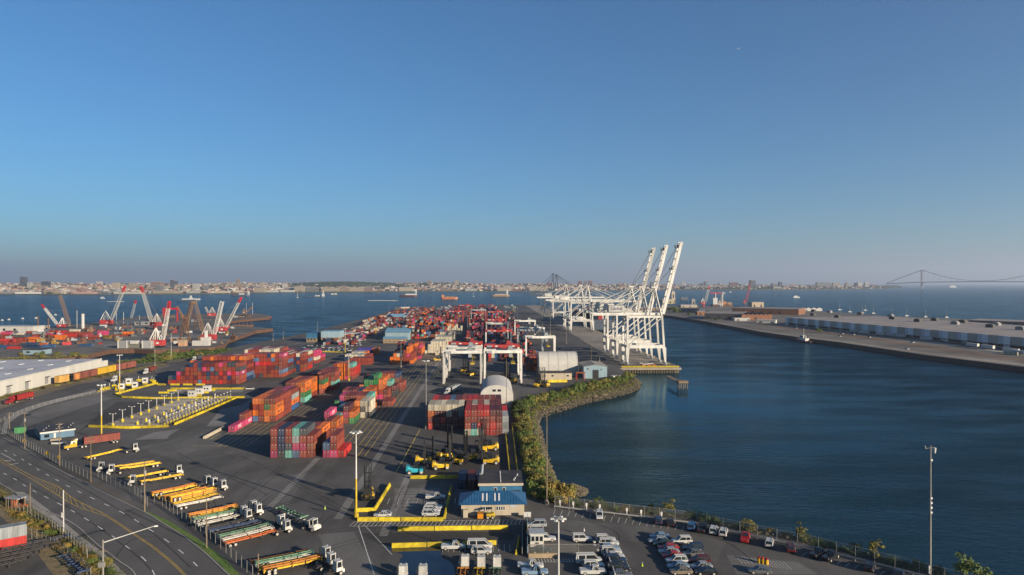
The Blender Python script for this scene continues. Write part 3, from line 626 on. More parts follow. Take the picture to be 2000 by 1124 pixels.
for c in CON:
    if id(c) in nid: continue
    if c.get('hid'): continue
    k = keys.index(c['k'])
    if c.get('rot'): rest.box(c['x'] - CL / 2, c['x'] + CL / 2, c['y'], c['y'] + CW, c['z'] + .012, c['z'] + CH - .03, k)
    else: rest.box(c['x'] - CW / 2 + .05, c['x'] + CW / 2 - .05, c['y'], c['y'] + CL, c['z'] + .08, c['z'] + CH - .06, k)
o = rest.build('distant_containers', [CM[k] for k in keys]); o['kind'] = 'stuff'
print('containers', len(CON), 'individual', len(near), 'labels', len({o['label'] for o in COL.objects if o.get('category') == 'container'}))
# ------------------------------------------------------------------ vehicles (all face +X at rz = 0)
M_TYRE = mat('tyre_rubber', (0.012, 0.012, 0.012), 0.85, 0.1); M_RIM = mat('wheel_rim', (0.34, 0.32, 0.29), 0.4, 0.1)
M_GLASS = mat('dark_glass', (0.012, 0.016, 0.02), 0.08, 0, spec=0.6); M_LAMP = mat('lamp_lens', (0.5, 0.5, 0.47), 0.2, 0)
M_TAIL = mat('tail_lens', (0.25, 0.01, 0.01), 0.3, 0); M_BLACK = mat('black_steel', (0.016, 0.016, 0.017), 0.55, 0.3, 1.0)
def paint(name, c): return mat('paint_' + name, c, 0.28, 0.06, 0.5, spec=0.55)
CAR = {'white': (0.40, 0.40, 0.385), 'silver': (0.24, 0.26, 0.28), 'grey': (0.09, 0.095, 0.10), 'black': (0.012, 0.013, 0.015), 'navy': (0.014, 0.025, 0.055), 'red': (0.28, 0.014, 0.014), 'dark red': (0.07, 0.008, 0.01),
       'dark green': (0.012, 0.035, 0.028), 'pale blue': (0.15, 0.22, 0.30), 'tan': (0.17, 0.14, 0.10), 'blue': (0.02, 0.08, 0.2), 'green': (0.05, 0.22, 0.08), 'yellow': (0.42, 0.27, 0.02)}
CARM = {k: paint(k.replace(' ', '_'), v) for k, v in CAR.items()}
def wheel_mesh(r, w, n=14, name='wheel'):
    b = MB(); b.tube((0, -w / 2, 0), (0, w / 2, 0), r, n=n, m=0)
    b.tube((0, -w / 2 - 0.012, 0), (0, w / 2 + 0.012, 0), r * 0.62, n=n, m=1); return b.mesh(name, [M_TYRE, M_RIM])
W_CAR, W_TRUCK, W_BIG = wheel_mesh(0.34, 0.23), wheel_mesh(0.5, 0.3), wheel_mesh(0.85, 0.6)
def hull(b, secs, m=0):
    """loft through sections [(x, half width low, half width high, z low, z mid, z high)]: a car-like shell"""
    ring = []
    for x, wl, wh, z0, z1, z2 in secs: ring.append([(x, -wl, z0), (x, -wl * 1.02, z1), (x, -wh, z2), (x, wh, z2), (x, wl * 1.02, z1), (x, wl, z0)])
    n = 6; k = len(b.v)
    for r in ring: b.v += r
    for i in range(len(ring) - 1):
        for j in range(n): b.f.append((k + i * n + j, k + i * n + (j + 1) % n, k + (i + 1) * n + (j + 1) % n, k + (i + 1) * n + j)); b.mi.append(m)
    b.f.append(tuple(k + j for j in range(n - 1, -1, -1))); b.mi.append(m); e = k + (len(ring) - 1) * n; b.f.append(tuple(e + j for j in range(n))); b.mi.append(m)
def car_proto(kind):
    L = {'sedan': 4.7, 'suv': 4.8, 'pickup': 5.7, 'van': 5.8, 'minivan': 5.1, 'boxy': 4.6}[kind]; w = 0.92 if kind != 'van' else 1.0
    t = thing('parked_car', 'car', 'car'); h = L / 2; m = CARM['white']; b = MB(); gb = MB()
    zb = 0.32 if kind in ('sedan', 'minivan') else 0.42
    zs = {'sedan': .88, 'suv': 1.05, 'pickup': 1.1, 'van': 1.25, 'minivan': 1.0, 'boxy': 1.1}[kind]; zr = {'sedan': 1.44, 'suv': 1.75, 'pickup': 1.88, 'van': 2.15, 'minivan': 1.75, 'boxy': 1.85}[kind]
    hull(b, [(-h, w * .86, w * .8, zb + .15, zs - .2, zs - .05), (-h + .18, w, w * .9, zb, zs - .12, zs), (-.3, w, w * .92, zb - .06, zs - .1, zs), (h * .36, w, w * .9, zb - .06, zs - .12, zs - .02), (h - .25, w * .95, w * .8, zb, zs - .25, zs - .15), (h, w * .8, w * .7, zb + .12, zs - .38, zs - .3)])
    c0, c1, r0, r1 = {'sedan': (-h * .8, h * .42, -h * .42, h * .1), 'suv': (-h * .97, h * .42, -h * .86, h * .12), 'pickup': (-h * .1, h * .48, -h * .02, h * .26), 'van': (-h * .98, h * .72, -h * .95, h * .42), 'minivan': (-h * .97, h * .6, -h * .84, h * .2), 'boxy': (-h * .98, h * .4, -h * .94, h * .22)}[kind]
    # glass house and, just proud of it, the roof with its pillars
    hull(gb, [(c0, w * .88, w * .72, zs - .02, zs, zs + .02), (r0, w * .88, w * .76, zs - .02, zs + .04, zr - .06), (r1, w * .88, w * .76, zs - .02, zs + .04, zr - .06), (c1, w * .88, w * .7, zs - .02, zs, zs + .02)])
    b.box(r0 - .04, r1 + .04, -w * .78, w * .78, zr - .075, zr)
    for s in (-1, 1):
        for xa, xb in ((c0, r0), (r0 + (r1 - r0) * .08, r0 + (r1 - r0) * .08), ((r0 + r1) / 2, (r0 + r1) / 2), (c1, r1)): b.beam((xa, s * w * .89, zs - .02), (xb, s * w * .775, zr - .06), .09 if kind != 'van' else .2, .09)
        if kind in ('suv', 'boxy', 'minivan', 'van'): b.beam((r0, s * w * .6, zr + .05), (r1, s * w * .6, zr + .05), .05, .05)
    if kind == 'pickup':
        for s in (-1, 1): b.box(-h + .1, -h * .12, min(s * w, s * (w - .1)), max(s * w, s * (w - .1)), zs - .1, zs + .02)
    b.build('body', m, t); gb.build('window', M_GLASS, t)
    r = 0.34 if kind in ('sedan', 'minivan') else 0.39
    for x in (-h * .62, h * .62):
        for s in (-1, 1):
            q = put('wheel', W_CAR, t, (x, s * (w - .08), r)); q.scale = (r / .34, 1, r / .34)
    for s in (-1, 1):
        MB().cbox((h - .05, s * w * .62, zs - .3), (.1, .34, .14)).build('headlight', M_LAMP, t); MB().cbox((-h + .02, s * w * .72, zs - .18), (.08, .2, .26)).build('tail_light', M_TAIL, t)
    return t
CARP = {k: car_proto(k) for k in ('sedan', 'suv', 'pickup', 'van', 'minivan', 'boxy')}
KIND = {'sedan': 'sedan', 'suv': 'sport utility car', 'pickup': 'pickup truck', 'van': 'van', 'minivan': 'minivan', 'boxy': 'boxy off-road car'}
used_car = set(); NCAR = 0
def car(px, py, kind, colr, rz, label, group='cars parked on the near car park', yz=None):
    global NCAR
    x, y = P(px, py); t = CARP[kind]; NCAR += 1
    R2 = random.Random(NCAR)
    if kind not in used_car:
        used_car.add(kind); KID[t.name] = list(t.children); [KID.setdefault(c.name, []) for c in t.children]
        t.location = (x, y, 0.012); t.rotation_euler = (0, 0, rz); t['label'] = label; t['group'] = group
        bo = [c for c in t.children if c.name.split('.')[0] == 'body'][0]; bo.material_slots[0].link = 'OBJECT'; bo.material_slots[0].material = CARM[colr]; o = t
    else: o = dup(t, (x, y, 0.012), rz + R2.uniform(-.04, .04), label, group, {'body': CARM[colr]})
    o['category'] = 'car' if kind != 'pickup' and kind != 'van' else ('pickup' if kind == 'pickup' else 'van'); o.name = {'pickup': 'pickup_truck', 'van': 'parked_van'}.get(kind, 'parked_car')
    return o
NEARP = [(850, 976, 'pickup', 'white', 0.0, 'white pickup truck standing alone behind the yellow barrier corner'),
 (847, 996, 'suv', 'white', 0, 'white car, rearmost of three abreast beside the yellow barrier'), (843, 1002, 'suv', 'white', 0, 'white car, middle of three abreast beside the yellow barrier'), (841, 1009, 'suv', 'white', 0, 'white car, closest to the barrier of three abreast'),
 (747, 1010, 'sedan', 'white', pi, 'white sedan parked alone close to the lamp mast barrier'),
 (885, 1074, 'pickup', 'white', 0, 'white pickup truck with yellow bed frame beside the puddle'), (937, 1073, 'van', 'white', 0, 'white passenger van with roof rack before the yellow barrier'), (940, 1083, 'suv', 'white', 0, 'white car parked just in front of the passenger van'),
 (1048, 1030, 'minivan', 'silver', pi, 'silver minivan passing the white gate booth'), (1066, 1058, 'suv', 'white', 0, 'white car half hidden behind the gate booth'), (1057, 1081, 'sedan', 'dark green', 0, 'dark green sedan in the shade below the gate booth'),
 (1137, 1059, 'boxy', 'white', 0, 'white boxy off-road car alone on the open tarmac'),
 (1183, 1060, 'suv', 'white', 0, 'white patrol car with red roof light at the head of the fence row'), (1189, 1067, 'suv', 'white', 0, 'white car second in the row along the inner fence'), (1191, 1076, 'sedan', 'pale blue', 0, 'pale blue sedan third in the row along the inner fence'), (1194, 1084, 'suv', 'white', 0, 'white car fourth in the row along the inner fence'), (1200, 1092, 'sedan', 'white', 0, 'white sedan fifth in the row along the inner fence'), (1203, 1100, 'suv', 'navy', 0, 'navy car sixth in the row along the inner fence'), (1206, 1109, 'sedan', 'black', 0, 'black sedan seventh in the row along the inner fence'), (1209, 1118, 'suv', 'black', 0, 'black car eighth in the row along the inner fence'), (1213, 1128, 'sedan', 'grey', 0, 'grey sedan ninth in the row along the inner fence'),
 (1150, 1102, 'van', 'white', 0, 'white long van with dark windows beside the inner fence'), (1160, 1112, 'suv', 'white', 0, 'white car between the long van and a white pickup'), (1158, 1123, 'pickup', 'white', 0, 'white pickup truck in front of the long van'),
 (1036, 1112, 'pickup', 'white', 0, 'white pickup truck by the foot of the white lamp mast'), (1044, 1124, 'pickup', 'pale blue', 0, 'pale blue pickup truck by the foot of the white lamp mast'),
 (1171, 1013, 'suv', 'white', -pi / 2 - .15, 'white car parked alone nose out at the shore guardrail'), (1287, 1023, 'suv', 'navy', pi / 2 - .2, 'navy car at the guardrail beside a small leafy tree'), (1310, 1026, 'sedan', 'black', pi / 2 - .2, 'black sedan at the guardrail next to the navy car'),
 (1352, 1034, 'suv', 'blue', pi / 2 - .4, 'dark blue car in the guardrail row before two white cars'), (1373, 1038, 'pickup', 'black', pi / 2 - .4, 'black pickup truck beside two white cars at the guardrail'), (1395, 1042, 'suv', 'white', pi / 2 - .4, 'white car beside the black pickup at the guardrail'), (1414, 1046, 'suv', 'white', pi / 2 - .45, 'white car between another white car and the red pickup'), (1457, 1057, 'pickup', 'red', pi / 2 - .45, 'bright red pickup truck at the shore guardrail'), (1504, 1067, 'suv', 'white', pi / 2 - .45, 'white car alone past the red pickup at the guardrail'), (1545, 1077, 'suv', 'dark red', pi / 2 - .3, 'dark red car in the shade at the guardrail'), (1600, 1088, 'pickup', 'black', pi / 2 - .9, 'black pickup truck at the guardrail, first of two dark ones'), (1624, 1094, 'pickup', 'black', pi / 2 - .9, 'black pickup truck at the guardrail, second of two dark ones'), (1700, 1114, 'suv', 'black', pi / 2 - .6, 'black car at the far end of the guardrail row'), (1757, 1127, 'sedan', 'navy', pi / 2 - .6, 'navy sedan at the guardrail past every other car'),
 (1289, 1053, 'sedan', 'pale blue', pi, 'dull blue sedan at the head of the double row'), (1286, 1061, 'sedan', 'silver', pi, 'silver sedan second in the long side of the double row'), (1296, 1067, 'sedan', 'dark green', pi, 'dark green sedan third in the double row'), (1306, 1075, 'sedan', 'red', pi, 'red sedan ahead of a silver one in the double row'), (1307, 1083, 'sedan', 'silver', pi, 'silver sedan between two red cars'), (1314, 1091, 'sedan', 'red', pi, 'red sedan behind a silver one in the double row'), (1322, 1102, 'suv', 'white', pi, 'white car next behind the red sedans'), (1325, 1112, 'sedan', 'pale blue', pi, 'light blue sedan behind the white car of the double row'), (1331, 1122, 'sedan', 'tan', pi, 'tan sedan last in the long side of the double row'),
 (1332, 1063, 'suv', 'white', pi, 'large white car standing apart at the head of the double row'), (1354, 1077, 'suv', 'navy', pi, 'navy car first in the short side of the double row'), (1354, 1087, 'sedan', 'grey', pi, 'grey sedan second in the short side of the double row'), (1366, 1102, 'suv', 'dark red', pi, 'dark red car third in the short side of the double row'), (1370, 1112, 'sedan', 'silver', pi, 'silver sedan fourth in the short side of the double row'), (1380, 1123, 'sedan', 'black', pi, 'black sedan last in the short side of the double row'),
 (1485, 1121, 'sedan', 'grey', pi - .2, 'grey sedan alone near the three yellow drums'),
 (1255, 742 + 330, 'sedan', 'navy', pi, 'x')][:-1]
for a in NEARP: car(*a)
# --- road tractors of the yard, chassis, lorries
def yard_tractor():
    t = thing('yard_tractor', 'white yard tractor', 'tractor unit'); b = MB(); m = mat('cab_white', (0.42, 0.41, 0.38), 0.45, 0.2, 1.5, streak=True)
    b.box(.1, 1.65, -1.15, .55, 1.0, 1.75); b.box(.2, .35, -1.1, .5, 1.75, 2.95); b.box(.15, 1.5, -1.15, .55, 2.95, 3.1)
    for x in (.22, 1.4):
        for y in (-1.1, .45): b.beam((x, y, 1.7), (x - (.08 if x > 1 else 0), y, 3.0), .14, .14)
    b.box(1.3, 2.0, -1.2, 1.2, .55, 1.25); b.box(1.2, 1.75, .55, 1.2, 1.0, 1.45); b.build('cab', m, t)
    g = MB(); g.box(.36, 1.36, -1.06, .42, 1.76, 2.94); g.build('window', M_GLASS, t)
    f = MB(); f.box(-2.9, 1.3, -.5, -.32, .7, 1.0); f.box(-2.9, 1.3, .32, .5, .7, 1.0); f.box(-2.6, -1.2, -.55, .55, 1.0, 1.16); f.box(-.6, .1, .6, 1.1, .55, 1.2); f.tube((-.05, .85, 1.0), (-.05, .85, 3.0), .1)
    f.build('frame', M_BLACK, t)
    for x, ys in ((1.15, (1.05,)), (-1.9, (.95,))):
        for s in (-1, 1): put('wheel', W_TRUCK, t, (x, s * ys[0], .5))
    for s in (-.9, .2): MB().cbox((1.45, s, 3.17), (.12, .2, .12)).build('work_light', M_LAMP, t)
    return t
def chassis(axles=2):
    t = thing('container_chassis', 'chassis', 'trailer'); b = MB()
    for s in (-1, 1):
        b.box(-6, 3.2, s * .5 - .07, s * .5 + .07, .95, 1.3); b.beam((3.2, s * .5, 1.12), (4.0, s * .5, 1.32), .14, .3); b.box(4.0, 6.1, s * .5 - .07, s * .5 + .07, 1.2, 1.42)
    for x in (-5.9, -4.6, -3.4, -1.8, 0, 1.6, 3.1, 4.6): b.box(x - .06, x + .06, -.45, .45, 1.0, 1.2)
    b.box(-6.15, -5.95, -1.2, 1.2, .95, 1.3); b.box(6.0, 6.2, -1.2, 1.2, 1.2, 1.46); b.box(-.2, .0, -1.15, 1.15, 1.0, 1.25); b.build('frame', mat('chassis_paint', (.42, .24, .02), .6, .25), t)
    for x in (-5.0, -3.75)[:axles]:
        for s in (-1, 1): put('wheel', W_TRUCK, t, (x, s * .95, .5))
    lg = MB(); [lg.box(2.6, 2.76, s * .75 - .08, s * .75 + .08, .1, 1.2) for s in (-1, 1)]; lg.build('landing_gear', M_BLACK, t)
    return t
TRA, CHA = yard_tractor(), chassis()
CHM = {'yellow': mat('chassis_yellow', (.50, .30, .014), .6, .3), 'orange': mat('chassis_orange', (.44, .16, .02), .6, .3), 'white': mat('chassis_white', (.40, .38, .34), .6, .3), 'green': mat('chassis_green', (.075, .15, .095), .6, .3), 'blue': mat('chassis_blue', (.02, .045, .11), .6, .3), 'black': mat('chassis_black', (.02, .018, .02), .6, .3), 'bright orange': mat('chassis_bright_orange', (.45, .10, .015), .6, .25)}
def first(o, loc, rz, label, group, paint_=None):
    o.location = loc; o.rotation_euler = (0, 0, rz); o['label'] = label; o['group'] = group; KID[o.name] = list(o.children)
    for c in o.children:
        KID[c.name] = list(c.children)
        st = c.name.split('.')[0]
        if paint_ and st in paint_: c.material_slots[0].link = 'OBJECT'; c.material_slots[0].material = paint_[st]
    return o
_used = set()
def inst(o, loc, rz, label, group, paint_=None):
    if o.name not in _used: _used.add(o.name); return first(o, loc, rz, label, group, paint_)
    return dup(o, loc, rz, label, group, paint_)
def trailer(rear, front, colr, label, z=0, group='container chassis parked in rows along the fence'):
    a, c = Vector(P(*rear)), Vector(P(*front)); d = (c - a).normalized(); mid = a + d * 6.1
    return inst(CHA, (mid.x, mid.y, 0.01 + z), atan2(d.y, d.x), label, group, {'frame': CHM[colr]})
def tractor(px, py, rz, label): x, y = P(px, py); return inst(TRA, (x, y, .01), rz, label, 'white yard tractors')
RW = ['first row from the lorry bay', 'second row from the lorry bay', 'third row from the lorry bay', 'row closest to the grass verge']
for rear, front, c, lab, z in [
 ((294, 975), (386, 956), 'yellow', 'yellow chassis at the back of the first fence row', 0), ((294, 975), (386, 956), 'orange', 'orange chassis on top of the rearmost yellow one, first fence row', .55),
 ((306, 981), (398, 960), 'yellow', 'yellow chassis second from the back of the first fence row', 0), ((330, 988), (425, 968), 'yellow', 'yellow chassis behind the white one of the first fence row', 0), ((330, 988), (425, 968), 'orange', 'orange chassis stacked on yellow beside the white chassis', .55), ((330, 988), (425, 968), 'yellow', 'topmost yellow chassis of the triple stack by the white chassis', 1.1),
 ((342, 998), (440, 978), 'white', 'white chassis ending the first fence row', 0),
 ((366, 1019), (465, 999), 'yellow', 'yellow chassis at the back of the second fence row', 0), ((366, 1019), (465, 999), 'orange', 'orange chassis stacked at the back of the second fence row', .55), ((375, 1028), (475, 1007), 'white', 'white chassis under a green one, second fence row', 0), ((375, 1028), (475, 1007), 'green', 'green chassis stacked on white, second fence row', .55), ((383, 1035), (470, 1015), 'white', 'white chassis ending the second fence row', 0),
 ((405, 1047), (500, 1028), 'blue', 'dark blue chassis at the back of the third fence row', 0), ((400, 1042), (490, 1022), 'black', 'black chassis behind the dark blue one', 0), ((425, 1062), (530, 1037), 'white', 'white chassis under green in the third fence row', 0), ((425, 1062), (530, 1037), 'green', 'green chassis stacked on white in the third fence row', .55), ((436, 1072), (542, 1046), 'bright orange', 'bright orange chassis ending the third fence row', 0), ((431, 1067), (537, 1041), 'white', 'white chassis beside the bright orange one', .2),
 ((497, 1116), (620, 1092), 'white', 'white chassis under green by the grass verge', 0), ((497, 1116), (620, 1092), 'green', 'green chassis stacked on white by the grass verge', .55), ((512, 1127), (635, 1101), 'yellow', 'yellow chassis under orange by the grass verge', 0), ((512, 1127), (635, 1101), 'orange', 'orange chassis stacked on yellow by the grass verge', .55),
 ((318, 984), (411, 963), 'yellow', 'yellow chassis between two others in the first fence row', 0), ((318, 984), (411, 963), 'orange', 'orange chassis upon the middle yellow one, first fence row', .55), ((336, 993), (432, 972), 'yellow', 'yellow chassis next to the white one, first fence row', .0), ((370, 1023), (470, 1003), 'yellow', 'yellow chassis beside white stacked ones, second fence row', 0), ((415, 1054), (515, 1032), 'black', 'black chassis between blue and white ones, third fence row', 0), ((504, 1121), (627, 1097), 'yellow', 'yellow chassis between white and orange stacks by the verge', 0), ((488, 1110), (612, 1086), 'orange', 'orange chassis at the back of the verge row', 0),
 ((560, 1012), (612, 1033), 'white', 'white chassis drawn across the open tarmac', 0), ((545, 1003), (598, 1026), 'green', 'green ended chassis resting on the white one on open tarmac', .45),
 ((312, 911), (236, 923), 'yellow', 'yellow chassis behind the paired white cabs', 0), ((300, 908), (226, 919), 'yellow', 'yellow chassis, rear one of the pair with white cabs', 0), ((355, 934), (282, 948), 'yellow', 'yellow chassis of the second cab pair', 0), ((325, 927), (268, 938), 'yellow', 'short view yellow chassis behind the second cab pair', 0), ((167, 901), (240, 884), 'yellow', 'yellow and black chassis alone near the rust container lorry', 0)]: trailer(rear, front, c, lab, z)
for px, py, rz, lab in [(398, 951, .75, 'rearmost white tractor of the first fence row'), (411, 955, .75, 'middle white tractor of the first fence row'), (428, 960, .75, 'white tractor parked last in the first fence row'), (487, 1003, .75, 'rear white tractor of the second fence row'), (496, 1009, .75, 'white tractor beside the rear one, second fence row'), (468, 1014, .75, 'white tractor coupled to green stacked chassis, second fence row'), (476, 1021, .75, 'white tractor nearest the blue chassis row'), (541, 1033, .75, 'rear white tractor of the third fence row'), (551, 1043, .75, 'white tractor of the bright orange chassis'), (628, 1098, .75, 'rear white tractor of the verge row'), (638, 1111, .75, 'middle white tractor of the verge row'), (650, 1126, .75, 'front white tractor of the verge row'), (608, 1037, -.5, 'white tractor pulling a chassis across open tarmac'), (202, 922, pi + .3, 'white tractor at the fence with no trailer in view'), (222, 927, pi + .3, 'white tractor with yellow chassis behind, by the fence'), (264, 949, pi + .3, 'white tractor of the second yellow pair by the fence'), (258, 884, .55, 'white tractor on the lone yellow and black chassis'), (343, 929, .5, 'white tractor facing away beside the yellow chassis pair'),
 (905, 1118, pi / 2, 'white tractor with rust coloured chassis by the puddle'), (937, 1119, pi / 2, 'white tractor with brown chassis by the puddle'), (968, 1120, pi / 2, 'white tractor with green chassis plate by the puddle'), (783, 1138, pi / 2, 'white cab top at the picture edge left of the puddle'.replace('left of', 'beside')), (822, 1138, pi / 2, 'white cab top at the picture edge under the puddle')]: tractor(px, py, rz, lab)
for (px, c, lab) in ((905, 'orange', 'rust orange chassis behind a tractor facing away'), (937, 'yellow', 'brown yellow chassis behind a tractor facing away'), (968, 'green', 'green chassis behind a tractor facing away')):
    x, y = P(px, 1118); inst(CHA, (x, y - 7.5, .01), pi / 2, lab, 'container chassis parked in rows along the fence', {'frame': CHM[c]})
def lorry(px, py, rz, colr, cont, label, clab, scale_=1):
    """long-nosed tractor; the box it carries is a thing of its own"""
    x, y = P(px, py); t = thing('lorry', label, 'lorry', (x, y, .01), rz, 'lorries'); b = MB(); m = colr
    hull(b, [(0.1, 1.15, 1.05, .9, 2.2, 3.1), (1.9, 1.15, 1.0, .9, 2.2, 2.95), (2.5, 1.1, .95, .9, 1.7, 1.75), (3.9, 1.0, .8, .8, 1.45, 1.6), (4.1, .9, .7, .8, 1.2, 1.4)])
    hull(b, [(-.1, 1.1, 1.0, 3.0, 3.4, 3.85), (.9, 1.05, .9, 2.9, 3.2, 3.5), (1.7, 1.0, .8, 2.85, 2.9, 3.0)]); b.build('cab', m, t)
    g = MB(); g.add([(1.93, -.98, 2.15), (1.93, .98, 2.15), (1.93, .9, 2.85), (1.93, -.9, 2.85)], [(0, 1, 2, 3)]); g.cbox((1.2, 1.09, 2.45), (.9, .16, .7)); g.cbox((1.2, -1.09, 2.45), (.9, .16, .7)); g.cbox((2.18, 0, 2.35), (.3, 1.95, .75)); g.build('window', M_GLASS, t)
    f = MB(); f.box(-3.2, 1, -.5, .5, .75, 1.05); f.box(-14.4, -2.6, -.55, .55, 1.05, 1.3); f.build('frame', M_BLACK, t)
    for xx in (3.0, -1.6, -2.8, -12.2, -13.4):
        for s in (-1, 1): put('wheel', W_TRUCK, t, (xx, s * 1.0, .5))
    for s in (-1, 1): MB().cbox((4.0, s * .75, 1.3), (.16, .3, .2)).build('headlight', M_LAMP, t)
    if cont:
        o = put('shipping_container', BODY_ME, None, (x + cos(rz) * -2.2, y + sin(rz) * -2.2, 1.33)); o.rotation_euler = (0, 0, rz + pi / 2)
        tag(o, clab, 'container', 'containers on lorries'); o.material_slots[0].link = 'OBJECT'; o.material_slots[0].material = CM[cont]
        d = put('door', DOOR_ME, o); d.rotation_euler = (0, 0, pi); d.location = (0, CL, 0); d.material_slots[0].link = 'OBJECT'; d.material_slots[0].material = CM[cont]
        return o
    return t
P_YEL, P_RED, P_WHT = paint('lorry_yellow', (.46, .27, .015)), paint('lorry_red', (.22, .014, .016)), paint('lorry_white', (.42, .42, .40))
def ang(a, c): p, q = Vector(P(*a)), Vector(P(*c)); d = q - p; return atan2(d.y, d.x)
lorry(148, 877, ang((214, 868), (135, 880)), P_YEL, 'r', 'yellow lorry with a long nose on the open tarmac', 'rust red container carried by the yellow lorry')
o = lorry(22, 789, ang((60, 779), (10, 791)), P_RED, 'R', 'dark red lorry on the service road by the white warehouse', 'bright red container with white mark on the red lorry')
q = put('lettering', text_mesh('K LINE', 1.3, M_LOGO_W), o, (-CW / 2 - .014, CL * .4, 1.4)); q.rotation_euler = (pi / 2, 0, -pi / 2)
lorry(286, 731, ang((310, 722), (280, 732)), P_WHT, 'r', 'white lorry with rust container on the service road', 'rust container on the white lorry of the service road')
lorry(225, 746, ang((250, 738), (220, 746)), P_WHT, None, 'white lorry without a box at the gate canopy', '')
lorry(380, 706, ang((400, 699), (370, 708)), P_WHT, 'k', 'white lorry passing behind the large container block', 'dark container on the lorry behind the large block')
x, y = P(880, 766); rz0 = pi * .6
lorry(876, 771, -pi * .62, P_WHT, 's', 'white lorry between the travelling crane legs', 'light grey container on the lorry between the crane legs')
# black chassis packed in the corner by the picture edge
for i in range(9):
    a = Vector(P(70 + i * 5.5, 1078 + i * 1.2)); inst(CHA, (a.x - 1.5 - i * .95, a.y - 1.0 - i * 1.35 + 4, .01 + .5 * (i % 2)), .62, f'black chassis with pale edge marks, {ORD[i]} of the packed corner rows', 'dark chassis packed in the corner by the fence', {'frame': CHM['black' if i else 'blue']})
trailer((160, 1128), (112, 1088), 'blue', 'blue chassis standing askew beside the packed black ones', 0, 'dark chassis packed in the corner by the fence')
for (px, py, z, k, lab) in ((57, 1073, 0, 'R', 'bright red container at the picture edge below a white one'), (46, 1062, 2.6, 's', 'white roofed container resting on the red one at the picture edge')):
    x, y = P(px, py) if not z else (x, y)
    o = put('shipping_container', BODY_ME, None, (x - .9, y, z + .9)); o.rotation_euler = (0, 0, pi / 2 + .62); tag(o, lab, 'container', 'containers at the corner depot'); o.material_slots[0].link = 'OBJECT'; o.material_slots[0].material = CM[k]
    d = put('door', DOOR_ME, o); d.material_slots[0].link = 'OBJECT'; d.material_slots[0].material = CM[k]
# --- empty-container lift trucks: yellow bodies, tall black masts
def lift_truck(h=11.5):
    t = thing('lift_truck', 'lift truck', 'lift truck'); b = MB(); m = mat('lift_yellow', (.46, .29, .012), .45, .2, 1.0)
    hull(b, [(-3.2, 1.1, 1.0, .9, 1.9, 2.2), (-2.6, 1.3, 1.2, .7, 2.0, 2.4), (-.9, 1.3, 1.2, .7, 1.7, 2.0), (1.6, 1.2, 1.1, .7, 1.4, 1.6), (2.2, 1.2, 1.0, .7, 1.2, 1.4)])
    b.box(-3.0, -2.0, -1.0, 1.0, 2.3, 2.75); b.box(1.2, 2.3, -1.75, -1.2, 1.0, 1.9); b.box(1.2, 2.3, 1.2, 1.75, 1.0, 1.9); b.build('body', m, t)
    c = MB(); 
    for xx in (-.6, .9):
        for yy in (-.8, .8): c.beam((xx, yy, 1.9), (xx, yy, 3.6), .12, .12)
    c.box(-.7, 1.0, -.9, .9, 3.5, 3.65); c.build('cab', M_BLACK, t); MB().box(-.55, .85, -.76, .76, 1.95, 3.48).build('window', M_GLASS, t)
    ec = MB(); ec.box(-2.55, -.95, -1.32, 1.32, 1.5, 1.75); ec.box(-3.3, -2.9, -.9, .9, 1.0, 1.5)
    ec.build('engine_grille', M_BLACK, t)
    for s in (-1, 1): ra = MB(); ra.beam((-2.4, s * 1.15, 3.0), (-.7, s * 1.15, 3.0), .07, .07); ra.beam((-2.4, s * 1.15, 2.3), (-2.4, s * 1.15, 3.0), .07, .07); ra.beam((-.8, s * 1.15, 2.0), (-.8, s * 1.15, 3.0), .07, .07); ra.build('handrail', M_BLACK, t)
    k = MB()
    for s in (-1, 1): k.box(2.5, 2.95, s * .95 - .16, s * .95 + .16, .4, h); k.box(2.98, 3.2, s * .62 - .1, s * .62 + .1, .6, h - 1.6)
    for z in (1.0, 3.2, 5.6, 8.0, h - .4): k.box(2.55, 2.85, -.8, .8, z, z + .3)
    k.tube((2.75, .3, .8), (2.75, .3, h - 1), .09); k.tube((2.75, -.3, .8), (2.75, -.3, h - 1), .09); k.build('mast', M_BLACK, t)
    s_ = MB(); s_.box(3.2, 3.5, -1.2, 1.2, 2.3, 3.9); s_.box(3.5, 3.8, -3.0, 3.0, 3.1, 3.6); [s_.box(3.5, 3.9, q * 3.0 - .15, q * 3.0 + .15, 2.7, 3.7) for q in (-1, 1)]; s_.build('spreader', M_BLACK, t)
    for xx, r in ((1.75, .8), (-2.1, .7)):
        for s in (-1, 1):
            q = put('wheel', W_BIG, t, (xx, s * 1.45, r)); q.scale = (r / .85, .9, r / .85)
    return t
LT = lift_truck(); YB = {'body': mat('lift_yellow', (.46, .29, .012))}; TB = {'body': mat('lift_teal', (.02, .24, .30), .45, .2)}
